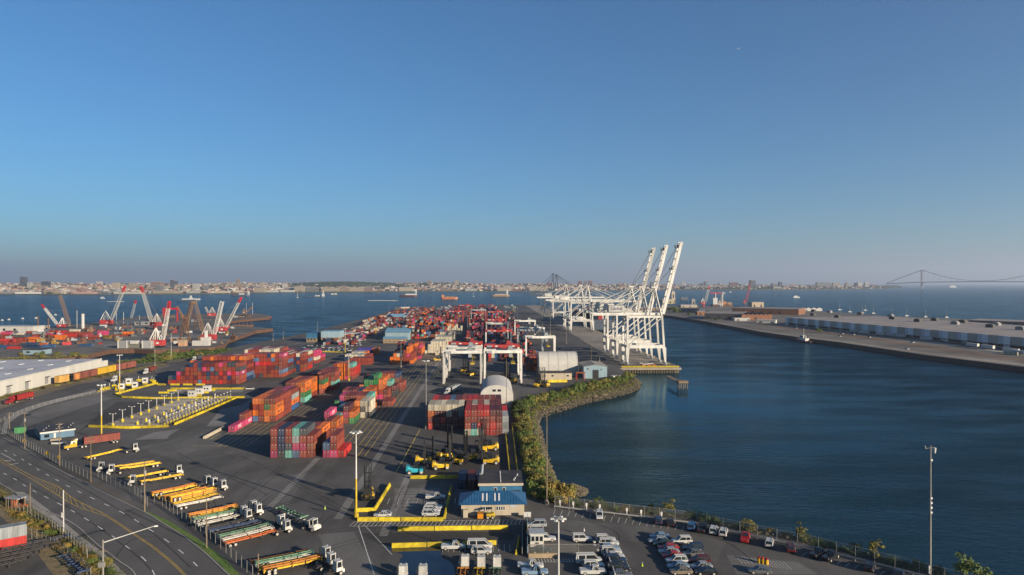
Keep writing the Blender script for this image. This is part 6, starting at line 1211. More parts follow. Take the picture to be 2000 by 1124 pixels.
def foliage(b, blobs, n, size):
    tot = sum(q[3] ** 2 for q in blobs)
    for cx, cy, cz, r, sq in [(*q[:4], q[4] if len(q) > 4 else .8) for q in blobs]:
        for _ in range(int(n * r * r / tot)):
            u = RV.uniform(-.35, 1); a = RV.uniform(0, 2 * pi); rr = r * RV.uniform(.62, 1.12); s = sqrt(max(0, 1 - u * u)); p = Vector((cx + rr * s * cos(a), cy + rr * s * sin(a), cz + rr * u * sq))
            nrm = (Vector((s * cos(a), s * sin(a), u)) + Vector((RV.uniform(-.7, .7), RV.uniform(-.7, .7), RV.uniform(-.3, .9)))).normalized(); t = nrm.cross(Vector((RV.uniform(-1, 1), RV.uniform(-1, 1), .3))).normalized(); w = nrm.cross(t); z = size * RV.uniform(.6, 1.35)
            b.add([p - t * z * .5, p + w * z * .34, p + t * z * .5, p - w * z * .34], [(0, 1, 2, 3)])
def plant(kind, seed):
    RV.seed(seed); t = thing('shrub' if kind != 'tree' else 'small_tree', 'x', 'shrub' if kind != 'tree' else 'tree'); b = MB(); k = MB()
    if kind == 'bush':
        bl = [(RV.uniform(-1.3, 1.3), RV.uniform(-1.1, 1.1), RV.uniform(.6, 1.7), RV.uniform(.7, 1.25)) for _ in range(8)]; foliage(b, bl, 620, .42)
        for q in bl[:4]: k.tube((q[0] * .2, q[1] * .2, 0), (q[0] * .8, q[1] * .8, q[2]), .06, .03, 5)
    elif kind == 'reed':
        for _ in range(260):
            x, y = RV.gauss(0, .9), RV.gauss(0, .8); h = RV.uniform(.9, 2.2); dx, dy = RV.uniform(-.45, .45), RV.uniform(-.45, .45); b.add([(x - .07, y, 0), (x + .07, y, 0), (x + dx, y + dy, h)], [(0, 1, 2)])
        k.tube((0, 0, 0), (0, 0, .5), .03)
    else:
        bl = [(RV.uniform(-1.5, 1.5), RV.uniform(-1.5, 1.5), RV.uniform(.9, 3.9), RV.uniform(.5, 1.15)) for _ in range(12)]; foliage(b, bl, 700, .38); k.tube((0, 0, 0), (.1, 0, 2.2), .14, .1, 6)
        for q in bl: k.tube((.1, 0, RV.uniform(1.4, 2.4)), q[:3], .06, .02, 4)
    k.build('stem' if kind != 'tree' else 'trunk', M_BARK, t); b.build('foliage' if kind != 'tree' else 'crown', LEAF['green'], t); return t
PL = {k: [plant(k, 20 + i * 7 + len(k)) for i in range(n)] for k, n in (('bush', 5), ('tree', 3), ('reed', 2))}
NPL = 0
def grow(px, py, kind, lf, sc, label, group, z=0.0, jit=0):
    global NPL
    x, y = P(px, py); NPL += 1; v = PL[kind][NPL % len(PL[kind])]; x += RV.uniform(-jit, jit); y += RV.uniform(-jit, jit)
    nm = 'crown' if kind == 'tree' else 'foliage'; o = inst(v, (x, y, z), RV.uniform(0, 6.28), label, group, {nm: LEAF[lf]}); s = sc * RV.uniform(.85, 1.2); o.scale = (s, s, s * RV.uniform(.85, 1.2)); return o
def along(pts, step):
    W_ = resample([P(*p) for p in pts], step); return W_
def grow_w(p, kind, lf, sc, label, group, z=0.0, jit=0):
    global NPL
    NPL += 1; v = PL[kind][NPL % len(PL[kind])]; nm = 'crown' if kind == 'tree' else 'foliage'
    o = inst(v, (p[0] + RV.uniform(-jit, jit), p[1] + RV.uniform(-jit, jit), z), RV.uniform(0, 6.28), label, group, {nm: LEAF[lf]}); s = sc * RV.uniform(.8, 1.25); o.scale = (s, s, s * RV.uniform(.8, 1.25)); return o
RV.seed(5)
for off, sc in ((0, 1.6), (5.0, 1.25), (9.5, .75)):
    for p in along([(1018, 803), (1030, 791), (1060, 783), (1100, 773), (1140, 762), (1180, 754), (1215, 745), (1232, 737)], 3.6): grow_w((p.x - off * .25, p.y - off), 'bush', RV.choice(['green', 'green', 'olive', 'green', 'dark']), sc, 'dense green bush on the curved rocky bank behind the low cream cabin', 'bushes on the curved bank', 0 if off < 6 else -.6, 1.3)
for p in along([(1009, 795), (1012, 815), (1020, 850), (1027, 885), (1036, 920), (1043, 950), (1048, 975)], 3.4):
    for off in (0, 2.6): grow_w((p.x + off, p.y), 'bush', RV.choice(['olive', 'green', 'green', 'olive'] if p.y > 210 else ['green', 'green', 'olive']), 1.1, 'olive bush in the narrow strip between lane wall and water', 'bushes of the narrow shore strip', 0, .7)
for px, py, lf, sc in [(1080, 975, 'gold', 1.5), (1095, 966, 'gold', 1.6), (1110, 972, 'olive', 1.4), (1072, 965, 'gold', 1.3), (1088, 985, 'olive', 1.2), (1104, 983, 'gold', 1.3), (1120, 984, 'green', 1.0), (1064, 978, 'green', 1.2)]: grow(px, py, 'bush', lf, sc, 'golden brown shrub at the little rocky point by the car park', 'golden shrubs of the rocky point')
for i, p in enumerate(along([(1130, 988), (1200, 997), (1350, 1014), (1480, 1040), (1600, 1065), (1750, 1103), (1900, 1145)], 3.2)):
    if RV.random() < .82: grow_w((p.x, p.y + RV.uniform(-.3, 1.6)), RV.choice(['bush', 'bush', 'reed']), RV.choice(['dark', 'olive', 'dark', 'dark', 'green', 'gold']), RV.uniform(.55, .95), 'low shrub behind the car park guardrail', 'low shrubs behind the guardrail', -.1, .5)
for px, py, lf, sc, lab in [(1300, 1006, 'olive', 1.0, 'small leafy yellow green tree behind the navy car at the guardrail'), (1168, 992, 'green', .8, 'slender young tree beside the first bay signs'), (1460, 1040, 'olive', .85, 'rounded small tree past the red pickup'), (1566, 1056, 'olive', .8, 'thin tall tree rising above the guardrail shrubs'), (1712, 1092, 'olive', .9, 'small tree leaning over the shore near the guardrail end'), (1672, 1086, 'dark', .8, 'dark small tree among the guardrail shrubs'), (1905, 1140, 'green', 1.2, 'broad green tree at the water beyond the tall metal mast')]: grow(px, py, 'tree', lf, sc, lab, None, -.2)
for i in range(34):
    px = RV.uniform(283, 402); grow(px, 709 - (px - 283) * .135 + RV.uniform(-5, 2), 'bush', RV.choice(['green', 'green', 'dark', 'olive']), RV.uniform(1.3, 2.2), 'green bush between the inlet and the service road', 'bushes above the inlet')
for i in range(16): px = RV.uniform(230, 290); grow(px, 709 - (px - 230) * .06, 'bush', 'olive', RV.uniform(.6, 1.0), 'low olive bush on the bank behind the white warehouse', 'low bushes behind the warehouse')
for i in range(18): px = RV.uniform(35, 165); grow(px, 701 - abs(px - 100) * .01 + RV.uniform(-8, 0), 'bush', RV.choice(['olive', 'green']), RV.uniform(.7, 1.2), 'low bush along the depot edge across the inlet', 'low bushes of the depot edge')
for i in range(34):
    f = RV.random(); px, py = 5 + f * 215, 985 + f * 140 + RV.uniform(-16, 10); grow(px, py, RV.choice(['bush', 'reed', 'reed']), RV.choice(['olive', 'green', 'gold']), RV.uniform(.35, .6), 'weedy clump on the dry strip below the roadside path', 'weedy clumps of the roadside strip')
for p in along([(0, 780), (60, 764), (150, 746), (250, 727)], 9.0): grow_w((p.x, p.y), 'reed', 'olive', .7, 'tuft of dry grass between siding and service road', 'grass tufts of the siding', 0, 1.5)
for px, py in ((1316, 609), (1322, 611), (1310, 608), (1345, 617), (1400, 627), (1600, 650)): grow(px, py, 'bush', 'green', 4.0 if px < 1330 else 2.2, 'green tree clump at the water edge of the far pier', 'tree clumps of the far pier')
# undergrowth that nobody could count: one leafy sheet per strip
def scrub(pts, w, h, n, lf, size=.42, z0=0.0):
    b = MB(); W_ = [P(*p) for p in pts]; s = resample(W_, 1.0)
    for _ in range(n):
        i = RV.randrange(len(s) - 1); d = (s[i + 1] - s[i]); nr = Vector((-d.y, d.x)).normalized() if d.length else Vector((0, 1)); u = RV.gauss(0, .42); q = s[i] + nr * u * w + d * RV.random()
        t = .5 + .5 * sin(q.x * .9 + 2 * sin(q.y * .6)) * sin(q.x * .23 + q.y * .37); z = z0 + max(.05, h * t * RV.uniform(.2, 1.0) * (1 - min(1, abs(u)) * .5)); p = Vector((q.x, q.y, z)); a = RV.uniform(0, 6.28); nv_ = Vector((cos(a) * .7, sin(a) * .7, RV.uniform(.2, 1))).normalized(); tv = nv_.cross(Vector((RV.uniform(-1, 1), RV.uniform(-1, 1), .4))).normalized(); wv = nv_.cross(tv); r = size * RV.uniform(.6, 1.5)
        b.add([p - tv * r * .5, p + wv * r * .34, p + tv * r * .5, p - wv * r * .34], [(0, 1, 2, 3)])
    b.build('undergrowth', LEAF[lf])['kind'] = 'stuff'
scrub([(1128, 986), (1200, 995), (1350, 1012), (1480, 1038), (1600, 1063), (1750, 1101), (1900, 1142)], 2.2, 1.5, 6500, 'dark', .4, -.3); scrub([(1128, 988), (1200, 997), (1350, 1014), (1480, 1040), (1600, 1065), (1750, 1103), (1900, 1144)], 1.6, 1.0, 3000, 'gold', .3, -.2)
scrub([(1024, 812), (1042, 797), (1066, 790), (1100, 781), (1140, 769), (1180, 762), (1215, 754), (1236, 744)], 5.5, 2.0, 7000, 'olive', .5, -.5); scrub([(1012, 800), (1030, 850), (1042, 900), (1056, 940), (1075, 968), (1100, 980)], 3.2, 1.6, 6000, 'olive', .42, -.2)
scrub([(-20, 955), (30, 985), (90, 1030), (150, 1075), (200, 1110), (230, 1135)], 3.0, .9, 5000, 'olive', .28); scrub([(0, 975), (30, 1000), (90, 1050), (150, 1092), (190, 1125)], 2.6, .7, 3500, 'gold', .26); scrub([(235, 712), (280, 708), (340, 701), (400, 693), (440, 684)], 9, 3, 5000, 'green', 1.0); scrub([(0, 777), (60, 761), (150, 743), (250, 724), (320, 711)], 3.5, .7, 4000, 'olive', .4); scrub([(0, 703), (60, 701), (130, 698), (160, 694)], 7, 2, 2500, 'olive', .8)
scrub(WATER_EDGE[9:24], 1.5, 1.7, 7000, 'green', .45, -.7); scrub(WATER_EDGE[9:24], 1.9, 1.0, 2500, 'gold', .35, -1.0)
# rip-rap along the shore
M_ROCK = mat('shore_rock', (.15, .125, .085), .95, .6, .9)
rk = MB(); RV.seed(3)
E = resample([P(x, y, 0) for x, y in WATER_EDGE], .55)
for i in range(1, len(E)):
    d = (E[i] - E[i - 1]); n = Vector((d.y, -d.x)); n = n.normalized() if n.length > 0 else Vector((1, 0))
    for _ in range(5 if E[i].y < 200 or E[i].y > 250 else 6):
        u = RV.random(); p = E[i] + n * (-.6 + u * 4.2) + Vector((RV.uniform(-.5, .5), RV.uniform(-.5, .5))); z = .25 - u * 4.5 + RV.uniform(-.3, .3); s = RV.uniform(.25, .75); v = []
        for a in range(5): t = a * 1.2566 + RV.uniform(-.3, .3); v.append((p.x + s * cos(t), p.y + s * sin(t), z + RV.uniform(-.15, .15)))
        v += [(p.x + RV.uniform(-.2, .2), p.y, z + s * RV.uniform(.5, .9)), (p.x, p.y, z - s)]; rk.add(v, [(a, (a + 1) % 5, 5) for a in range(5)] + [((a + 1) % 5, a, 6) for a in range(5)])
for _ in range(260):
    a, r = RV.uniform(0, 6.28), RV.random() ** .5; px, py = 1118 + 22 * r * cos(a) + 10 * r, 962 + 10 * r * sin(a); p = P(px, py, WZ); s = RV.uniform(.3, .9); z = WZ - .2 + (1 - r) * 2.6; v = []
    for k in range(5): t = k * 1.2566 + RV.uniform(-.3, .3); v.append((p[0] + s * cos(t), p[1] + s * sin(t), z))
    v += [(p[0], p[1], z + s * .7), (p[0], p[1], z - s)]; rk.add(v, [(a_, (a_ + 1) % 5, 5) for a_ in range(5)] + [((a_ + 1) % 5, a_, 6) for a_ in range(5)])
rk.build('riprap', M_ROCK)['kind'] = 'stuff'
# ------------------------------------------------------------------ shipyard across the inlet
M_TANB = mat('boom_tan', (.22, .13, .07), .7, .2); M_BRN = mat('boom_brown', (.12, .06, .035), .8, .3); M_REDH = mat('hull_red', (.30, .03, .03), .55, .2, .3); M_SREDB = mat('bright_red_steel', (.42, .015, .02), .5, .15)
def lattice(b, p, q, w0, w1, n, r=.16):
    p, q = Vector(p), Vector(q); d = (q - p).normalized(); a = d.cross(Vector((0, 1, 0))).normalized(); e = d.cross(a).normalized(); pr = None
    for i in range(n + 1):
        t = i / n; w = (w0 + (w1 - w0) * t) * (min(1, .35 + t * 4) if t < .16 else 1) / 2; c = p.lerp(q, t); co = [c + a * w * s + e * w * u for s, u in ((-1, -1), (1, -1), (1, 1), (-1, 1))]
        if pr:
            for k in range(4): b.beam(pr[k], co[k], r * 2.1, r * 2.1); b.beam(pr[k], co[(k + 1) % 4], r * 1.4, r * 1.4)
        pr = co
def derrick(base, foot, tip, label, w=2.6, boom=M_CRW, tipm=M_SREDB, house=M_REDH, hs=1.0, legs=0, group='shipyard cranes'):
    bx, by = base; x, y = P(bx, by); d = x * sin(YAW) + y * cos(YAW); k = d / FPX; t = thing('lattice_crane', label, 'crane', (x, y, 0), -YAW, group)
    W3 = lambda p: Vector(((p[0] - bx) * k, 0, (by - p[1]) * k)); f, e = W3(foot), W3(tip); sgn = 1 if e.x > f.x else -1; hz = max(1.2, f.z - 3.2 * hs)
    if house:
        h = MB(); h.box(min(-sgn * 11 * hs + f.x, f.x + sgn * 1.5), max(-sgn * 11 * hs + f.x, f.x + sgn * 1.5), -3.4 * hs, 3.4 * hs, hz, hz + 5.0 * hs); h.build('house', house, t)
        w_ = MB(); w_.box(f.x - sgn * 3 - 1.2, f.x - sgn * 3 + 1.2, -3.55 * hs, -3.4 * hs, hz + 1.6, hz + 3.2); w_.build('sign', M_LAMP, t)
        af = MB(); ap = Vector((f.x - sgn * 6 * hs, 0, hz + 15.5 * hs))
        for s in (-1, 1):
            af.beam((f.x - sgn * 1 * hs, s * 2.4 * hs, hz + 5 * hs), (ap.x, s * .7, ap.z), .75, .75); af.beam((f.x - sgn * 10.4 * hs, s * 2.4 * hs, hz + 5 * hs), (ap.x, s * .7, ap.z), .75, .75); af.beam((f.x - sgn * 5.5 * hs, s * 2.4 * hs, hz + 5 * hs), (ap.x, s * .7, ap.z), .45, .45)
        af.beam((ap.x, -1, ap.z), (ap.x, 1, ap.z), .8, .8); af.build('back_frame', boom, t)
        cb = MB()
        for s in (-1, 1): cb.tube((ap.x, s * .6, ap.z), (e.x, s * .5, e.z), .12, n=4)
        cb.build('pendant', M_CABLE, t)
        if hz > 4: u = MB(); u.tube((f.x - sgn * 4 * hs, 0, 0), (f.x - sgn * 4 * hs, 0, hz), 2.6 * hs, n=12); u.build('pedestal', M_CRW if legs else house, t)
        else: u = MB(); [u.box(f.x - sgn * 4 - 4.5, f.x - sgn * 4 + 4.5, s * 3 - .8, s * 3 + .8, 0, 1.3) for s in (-1,)]; u.box(f.x - sgn * 4 - 4.5, f.x - sgn * 4 + 4.5, 2.2, 3.8, 0, 1.3); u.build('track', M_BLACK, t)
    m1 = f.lerp(e, .84) if tipm is not boom else e
    b = MB(); lattice(b, f, m1, w, w * .8, 16); b.build('boom', boom, t)
    if tipm is not boom: c = MB(); lattice(c, m1, e, w * .8, w * .55, 4, .22); c.cbox((e.x, 0, e.z), (2.0, 2.0, 1.6)); c.build('boom_tip', tipm, t)
    return t
derrick((208, 636), (216, 628), (244, 560), 'red and white lattice crane leaning towards the city, tallest of the shipyard', 3.6, hs=1.25); derrick((300, 643), (297, 632), (276, 561), 'red and white lattice crane leaning back, beside the red gantry', 3.8, hs=1.05)
derrick((313, 679), (317, 668), (331, 590), 'red and white lattice crane on a pedestal beside the floating dock', 2.9, hs=1.05, legs=1); derrick((412, 669), (418, 657), (434, 589), 'red and white lattice crane above the red hulled ship', 3.3, tipm=M_CRW, hs=1.1)
derrick((433, 653), (440, 642), (471, 582), 'red and white lattice crane nearest the open channel', 2.6, hs=1.0); derrick((402, 622), (408, 614), (401, 600), 'red and white crane with folded boom behind the tan frame', 2.4, tipm=M_CRW, hs=1.0)
derrick((121, 641), (115, 638), (82, 596), 'red and white lattice crane leaning low towards the water', 2.6, hs=.8); derrick((137, 641), (136, 638), (117, 577), 'rust tan lattice boom standing beside the low white one', 3.6, M_TANB, M_TANB, None); derrick((256, 627), (256, 622), (265, 588), 'grey lattice boom with red tip behind the slate gantry', 3.0, M_CRG, M_SREDB, None)
derrick((359, 628), (359, 622), (346, 599), 'short brown lattice boom beside the red gantry', 2.4, M_TANB, M_TANB, None); derrick((485, 617), (480, 611), (493, 600), 'small tan crane on the outermost barge', 2.0, M_TANB, M_TANB, M_BRN, .6)
def frame_tower(label, cx, by, top, w, m, lean=0):
    x, y = P(cx, by); k = y / FPX; h = (by - top) * k; t = thing('lattice_tower', label, 'tower', (x, y, 0), -YAW, 'shipyard cranes'); b = MB(); ww = w * k
    lattice(b, (-ww / 2, 0, 0), (-ww * .06 + lean, 0, h), ww * .12, ww * .07, 12, .15); lattice(b, (ww / 2, 0, 0), (ww * .06 + lean, 0, h), ww * .16, ww * .1, 12, .15); b.box(-ww * .12 + lean, ww * .12 + lean, -1.2, 1.2, h - 1.2, h + 1.4); b.build('frame', m, t)
frame_tower('tan inverted-V steel frame in the middle of the shipyard', 379, 651, 592, 36, M_TANB); frame_tower('rusty brown lattice tower behind the tan barge', 361, 668, 622, 20, M_BRN); frame_tower('dark brown steel frame behind the tan one', 372, 640, 594, 22, M_BRN)
x, y = P(333, 628); k = y / FPX; t = thing('red_gantry', 'bright red steel gantry in the shipyard', 'gantry', (x, y, 0), -YAW)
for sx in (-9, 11): MB().beam((sx, 0, 0), (sx, 0, 20), 1.6, 1.6).build('leg', M_SREDB, t)
MB().box(-12, 13, -1.5, 1.5, 19, 22).build('beam', M_SREDB, t); MB().box(-12, -4, -2, 2, 9, 19).build('house', M_SREDB, t)
x, y = P(250, 650); t = thing('slate_gantry', 'dark slate steel gantry frame over the shipyard stores', 'gantry', (x, y, 0), -YAW + .1)
for sx in (-12, 0, 14): MB().beam((sx, 0, 0), (sx, 0, 14), 1.6, 1.6).build('leg', M_CRD, t)
MB().beam((-17, 0, 14.5), (20, 0, 14.5), 2.0, 2.0).build('beam', M_CRD, t)
x, y = P(161.5, 642); o = MB().tube((0, 0, 0), (0, 0, 20), 2.0, 2.0, 12).build('white_silo', M_MASTW, None, (x, y, 0)); tag(o, 'tall white cylinder standing in the shipyard', 'silo')
# vessels in the inlet
def box_ship(name, label, a, c, by, hullm, z1, upper, cat='ship'):
    p, q = Vector(P(a, by, WZ)), Vector(P(c, by, WZ)); d = (q - p).normalized(); L = (q - p).length; t = thing(name, label, cat, (p.x, p.y, WZ), atan2(d.y, d.x)); W_ = max(8, L * .32)
    b = MB(); b.extrude([(0, -1.5), (-L * .06, z1), (L * 1.03, z1), (L, -1.5)], 'y', 0, W_); b.build('hull', hullm, t)
    for nm, x0, x1, h0, h1, m in upper: MB().box(L * x0, L * x1, W_ * .12, W_ * .88, z1 + h0, z1 + h1).build(nm, m, t)
    return t
box_ship('red_hulled_ship', 'ship with red hull and white upper decks lying in the inlet', 373, 409, 684, M_REDH, 3.8, [('deck_house', .02, .9, 0, 5.2, M_MASTW), ('bridge', .5, .92, 5.2, 8.4, M_MASTW), ('mast', .7, .74, 8.4, 15, M_MASTW)]); box_ship('tan_barge', 'tan accommodation barge beside the red hulled ship', 346, 360, 685, M_TANB, 3, [('deck_house', .05, .95, 0, 4.5, mat('barge_tan', (.33, .20, .12), .6, .2)), ('upper_house', .05, .95, 4.5, 7, mat('barge_pale', (.36, .26, .18), .6, .2))], 'barge')
t = box_ship('floating_dock', 'grey floating dock with two pale side towers', 224, 284, 689, mat('dock_grey', (.09, .095, .10), .7, .3, .2), 3.2, [], 'floating dock')
for u in (2, 25): 
    tw = MB().box(u, u + 9, 1, 7, 3.2, 11).build('side_tower', M_GREYW, t)
    for e in (0, 8.2): MB().box(u + e, u + e + .9, .6, 1, 3.0, 11.4).build('corner_post', M_MASTW, tw)
MB().box(11, 24, 3, 6, 3.2, 8).build('pump_house', mat('olive_grey', (.10, .10, .08), .8, .3), t); MB().box(13, 20, 2, 6, 8, 11).build('control_cabin', M_MASTW, t)
box_ship('work_barge', 'small white work barge under the pedestal crane', 304, 330, 685, M_CRG, 1.6, [('deck_house', .1, .25, 0, 3, M_MASTW), ('bollard_box', .8, .9, 0, 2.4, M_MASTW)], 'barge'); box_ship('deck_barge', 'long low red barge at the outer shipyard pier', 500, 527, 621, M_REDH, 2, [('deck_load', .1, .8, 0, 1.2, M_TANB)], 'barge'); box_ship('pile_barge', 'rusty barge with piled gear on the outer pier', 455, 497, 624, M_BRN, 2.4, [('deck_load', .05, .5, 0, 3, M_TANB), ('winch', .6, .75, 0, 4, M_BRN)], 'barge')
t = box_ship('pier_barge', 'dark open steel barge along the inner spit', 455, 490, 639, M_BRN, 3.0, [], 'barge')
for k in range(5): MB().beam((3 + k * 6, 2, 3), (3 + k * 6, 2, 9), .5, .5).build('post', M_BRN, t)
def hut(label, a, c, by, h, depth, wm, rm, name='shipyard_building'):
    p, q = Vector(P(a, by)), Vector(P(c, by)); d = (q - p).normalized(); t = thing(name, label, 'building', (p.x, p.y, 0), atan2(d.y, d.x)); L = (q - p).length; MB().box(0, L, 0, depth, 0, h).build('wall', wm, t); MB().box(-.5, L + .5, -.5, depth + .5, h, h + .4).build('roof', rm, t)
    for k in range(max(2, int(L / 14))): MB().box(3 + k * 13, 6 + k * 13, -.1, 0, h * .35, h * .7).build('window', M_GLASS, t)
hut('long white waterfront hall of the shipyard', -20, 64, 651, 8, 20, M_WWALL, M_TENT); hut('blue depot office with dark roof across the inlet', 44, 82, 693, 4, 12, M_PALEB, M_DROOF); hut('small dark hall between the cranes', 262, 296, 636, 6, 16, M_GREYW, M_DROOF); hut('pale low store behind the pedestal crane', 332, 362, 668, 4, 12, M_TAN, M_GROOF); hut('pale shed by the low leaning crane', 64, 84, 648, 7, 12, M_CREAM, M_GROOF)
# stores and plant lying about the yard: each one an object
MM = [M_REDH, M_TANB, mat('ochre', (.24, .15, .03), .7, .3), M_BRN, M_CRG, M_BRN, M_CRD, mat('plant_grey', (.12, .12, .11), .7, .3), M_MASTW]; MN = ['red', 'tan', 'ochre', 'brown', 'grey', 'brown', 'slate', 'dark grey', 'white']
RS = random.Random(4)
SHP = []
for k in range(4):
    b = MB(); b.box(-3, 3, -1.2, 1.2, 0, 1.6)
    if k == 0: b.box(-2.6, 0, -1, 1, 1.6, 3.2)
    elif k == 1: b.tube((-3.5, 0, 2.1), (3.5, 0, 2.1), .8, n=8)
    elif k == 2: b.box(.5, 2.6, -1.1, 1.1, 1.6, 4.2); b.beam((-2, 0, 1.6), (2, 0, 6.5), .5, .5)
    else: [b.box(-3 + j * 2.1, -1.4 + j * 2.1, -1.2, 1.2, 1.62, 2.6) for j in range(3)]
    SHP.append(b.mesh('stored_plant', M_REDH))
for i in range(150):
    px = RS.uniform(10, 470); lo = 640 + max(0, (150 - px)) * .06 if px < 300 else 618
    py = RS.uniform(lo, 676 if px < 440 else 664); 
    if px > 380 and 622 < py < 640: continue
    j = RS.randrange(9); o = put('stored_plant', SHP[i % 4], None, (*P(px, py), 0.02)); o.rotation_euler = (0, 0, RS.uniform(-.5, .5)); o.material_slots[0].link = 'OBJECT'; o.material_slots[0].material = MM[j]; s = RS.uniform(.5, 1.4); o.scale = (s, s, s)
    tag(o, f'small {MN[j]} heap of marine plant lying in the shipyard', 'marine plant', f'{MN[j]} plant lying in the shipyard')
for i, (px, py, top) in enumerate(((150, 642, 607), (227, 632, 611), (241, 632, 611), (74, 648, 618), (94, 648, 622), (481, 614, 592), (493, 614, 592), (272, 634, 616))): x, y = P(px, py); h = (py - top) * y / FPX; o = MB().tube((0, 0, 0), (0, 0, h), .8 if i in (3, 4) else .5, n=7).build('tall_pile', M_BRN if i in (3, 4) else M_CRG, None, (x, y, 0)); tag(o, f'tall upright pile in the shipyard, {ORD[i]} of eight', 'pile', 'tall piles of the shipyard')
# ------------------------------------------------------------------ far pier with its warehouse
M_PANT = mat('panel_tan', (.34, .31, .27), .7, .12); M_PANSH = mat('panel_shaded_white', (.42, .44, .47), .7, .08); M_PILA = mat('pilaster_white', (.58, .59, .60), .7, .08); M_BRICK = mat('brick_red', (.21, .095, .05), .85, .25, .5); M_ROOFB = mat('brown_roof', (.25, .215, .195), .8, .2, .05)  # bluish panel tone: tint of shade painted into white cladding
A = Vector(P(1534, 635)); B_ = Vector(P(2000, 684)); d = (B_ - A).normalized(); rz = atan2(d.y, d.x); nn = Vector((-d.y, d.x)); L = 560
t = thing('pier_warehouse', 'very long pale warehouse with loading bays on the far pier', 'warehouse', (A.x, A.y, 0), rz)
MB().box(0, L, .6, 165, 0, 11).build('wall', M_PANT, t); ro = MB().box(-.3, L + .3, .3, 165.3, 11, 11.35).build('roof', M_ROOFB, t)
k = 0; s = 0
while s < L - 20:
    MB().box(s, s + 7, -.25, .6, 3.6 if k % 3 else 0, 11.4).build('pilaster', M_PILA, t); MB().box(s + 7.02, s + 19, .1, .6, 3.4, 11.2).build('panel', M_PANT if k % 2 else M_PANT, t); MB().box(s + 19.02, s + 24, 0, .6, 3.4, 11.3).build('panel', M_PANSH, t)
    for j in range(4): MB().box(s + 8 + j * 4.2, s + 11 + j * 4.2, -.3, .6, .9, 3.5).build('loading_door', M_BLACK, t)
    s += 24.2; k += 1
MB().box(-.2, L, -2.6, -.35, 3.42, 3.58).build('canopy', M_GREYW, t)
for i, (px, py) in enumerate(((1649, 611), (1711, 615), (1744, 624), (1769, 619), (1793, 629), (1826, 627), (1866, 634), (1881, 631), (1935, 640), (1946, 636), (1588, 617), (1636, 621), (1994, 645), (1607, 609))):
    x, y = P(px, py, 11.4); p = Vector((x, y)) - A; u = MB(); u.box(-5, 5, -2, 2, 0, 3.2); u.box(-3.4, 3.2, -1.8, 1.8, 3.2, 4.0); o = u.build('roof_unit', M_BLACK if i % 3 else M_GREYW, t, (p.dot(d), max(4, min(160, p.dot(nn))), 11.36))
for i, (px, py) in enumerate(((1550, 634), (1572, 637), (1668, 650), (1688, 653), (1720, 656), (1740, 658), (1850, 668), (1900, 679), (1930, 683), (1975, 690), (1990, 694), (1760, 660), (1810, 666))):
    x, y = P(px, py); t = thing('box_trailer', f'white box trailer at the pier warehouse, {ORD[i]} along its bays', 'trailer', (x, y, .1), rz + (0 if i % 3 else .25), 'trailers at the pier warehouse'); MB().box(-6.5, 6.5, -1.25, 1.25, 1.1, 4.0).build('box', M_MASTW, t); MB().box(-6.3, 6.3, -.6, .6, .8, 1.1).build('frame', M_BLACK, t); [put('wheel', W_TRUCK, t, (xx, s, .5)) for xx in (-5, -3.8) for s in (-1, 1)]
for i, (px, py) in enumerate(((1555, 642), (1645, 653), (1667, 655), (1698, 660), (1782, 670), (1640, 658), (1772, 683))): o = put('pier_car', SMALL, None, (*P(px, py), .1)); o.rotation_euler = (0, 0, rz); o.material_slots[0].link = 'OBJECT'; o.material_slots[0].material = CARM['white']; tag(o, f'white car on the pier road, {ORD[i]} towards the camera', 'car', 'cars on the pier road')
o = put('shipping_container', BODY_ME, None, (*P(1990, 695), .1)); o.rotation_euler = (0, 0, rz + pi / 2); o.material_slots[0].link = 'OBJECT'; o.material_slots[0].material = CM['w']; tag(o, 'cream container beside the pier warehouse trailers', 'container'); d_ = put('door', DOOR_ME, o); d_.material_slots[0].link = 'OBJECT'; d_.material_slots[0].material = CM['w']
def pb(label, a, c, by, h, depth, wm, rm, gable=0, name='pier_building', tilt=0):
    p, q = Vector(P(a, by)), Vector(P(c, by + tilt)); dd = (q - p).normalized(); t = thing(name, label, 'building', (p.x, p.y, 0), atan2(dd.y, dd.x)); LL = (q - p).length; MB().box(0, LL, 0, depth, 0, h).build('wall', wm, t)
    if gable:
        r = MB(); n = gable; w = LL / n
        for i in range(n): r.extrude([(i * w, h), (i * w + w / 2, h + w * .22), (i * w + w, h)], 'y', -.3, depth + .3)
        r.build('roof', rm, t)
    else: MB().box(-.4, LL + .4, -.4, depth + .4, h, h + .5).build('roof', rm, t)
    for k in range(max(2, int(LL / 18))): MB().box(4 + k * 17, 8 + k * 17, -.12, 0, h * .1, h * .55).build('door', M_BLACK, t)
    return t
t = pb('yellow cream terminal hall with a slim tower at the pier end', 1294, 1320, 594, 13, 60, mat('hall_cream', (.36, .30, .19), .7, .1), M_GROOF); MB().box(28, 38, 4, 14, 13, 34).build('tower', M_CREAM, t); MB().box(31, 35, 3.9, 4, 17, 28).build('tower_window', M_BLACK, t); MB().box(29.5, 36.5, 5.5, 12.5, 34, 38).build('tower_top', M_CREAM, t)
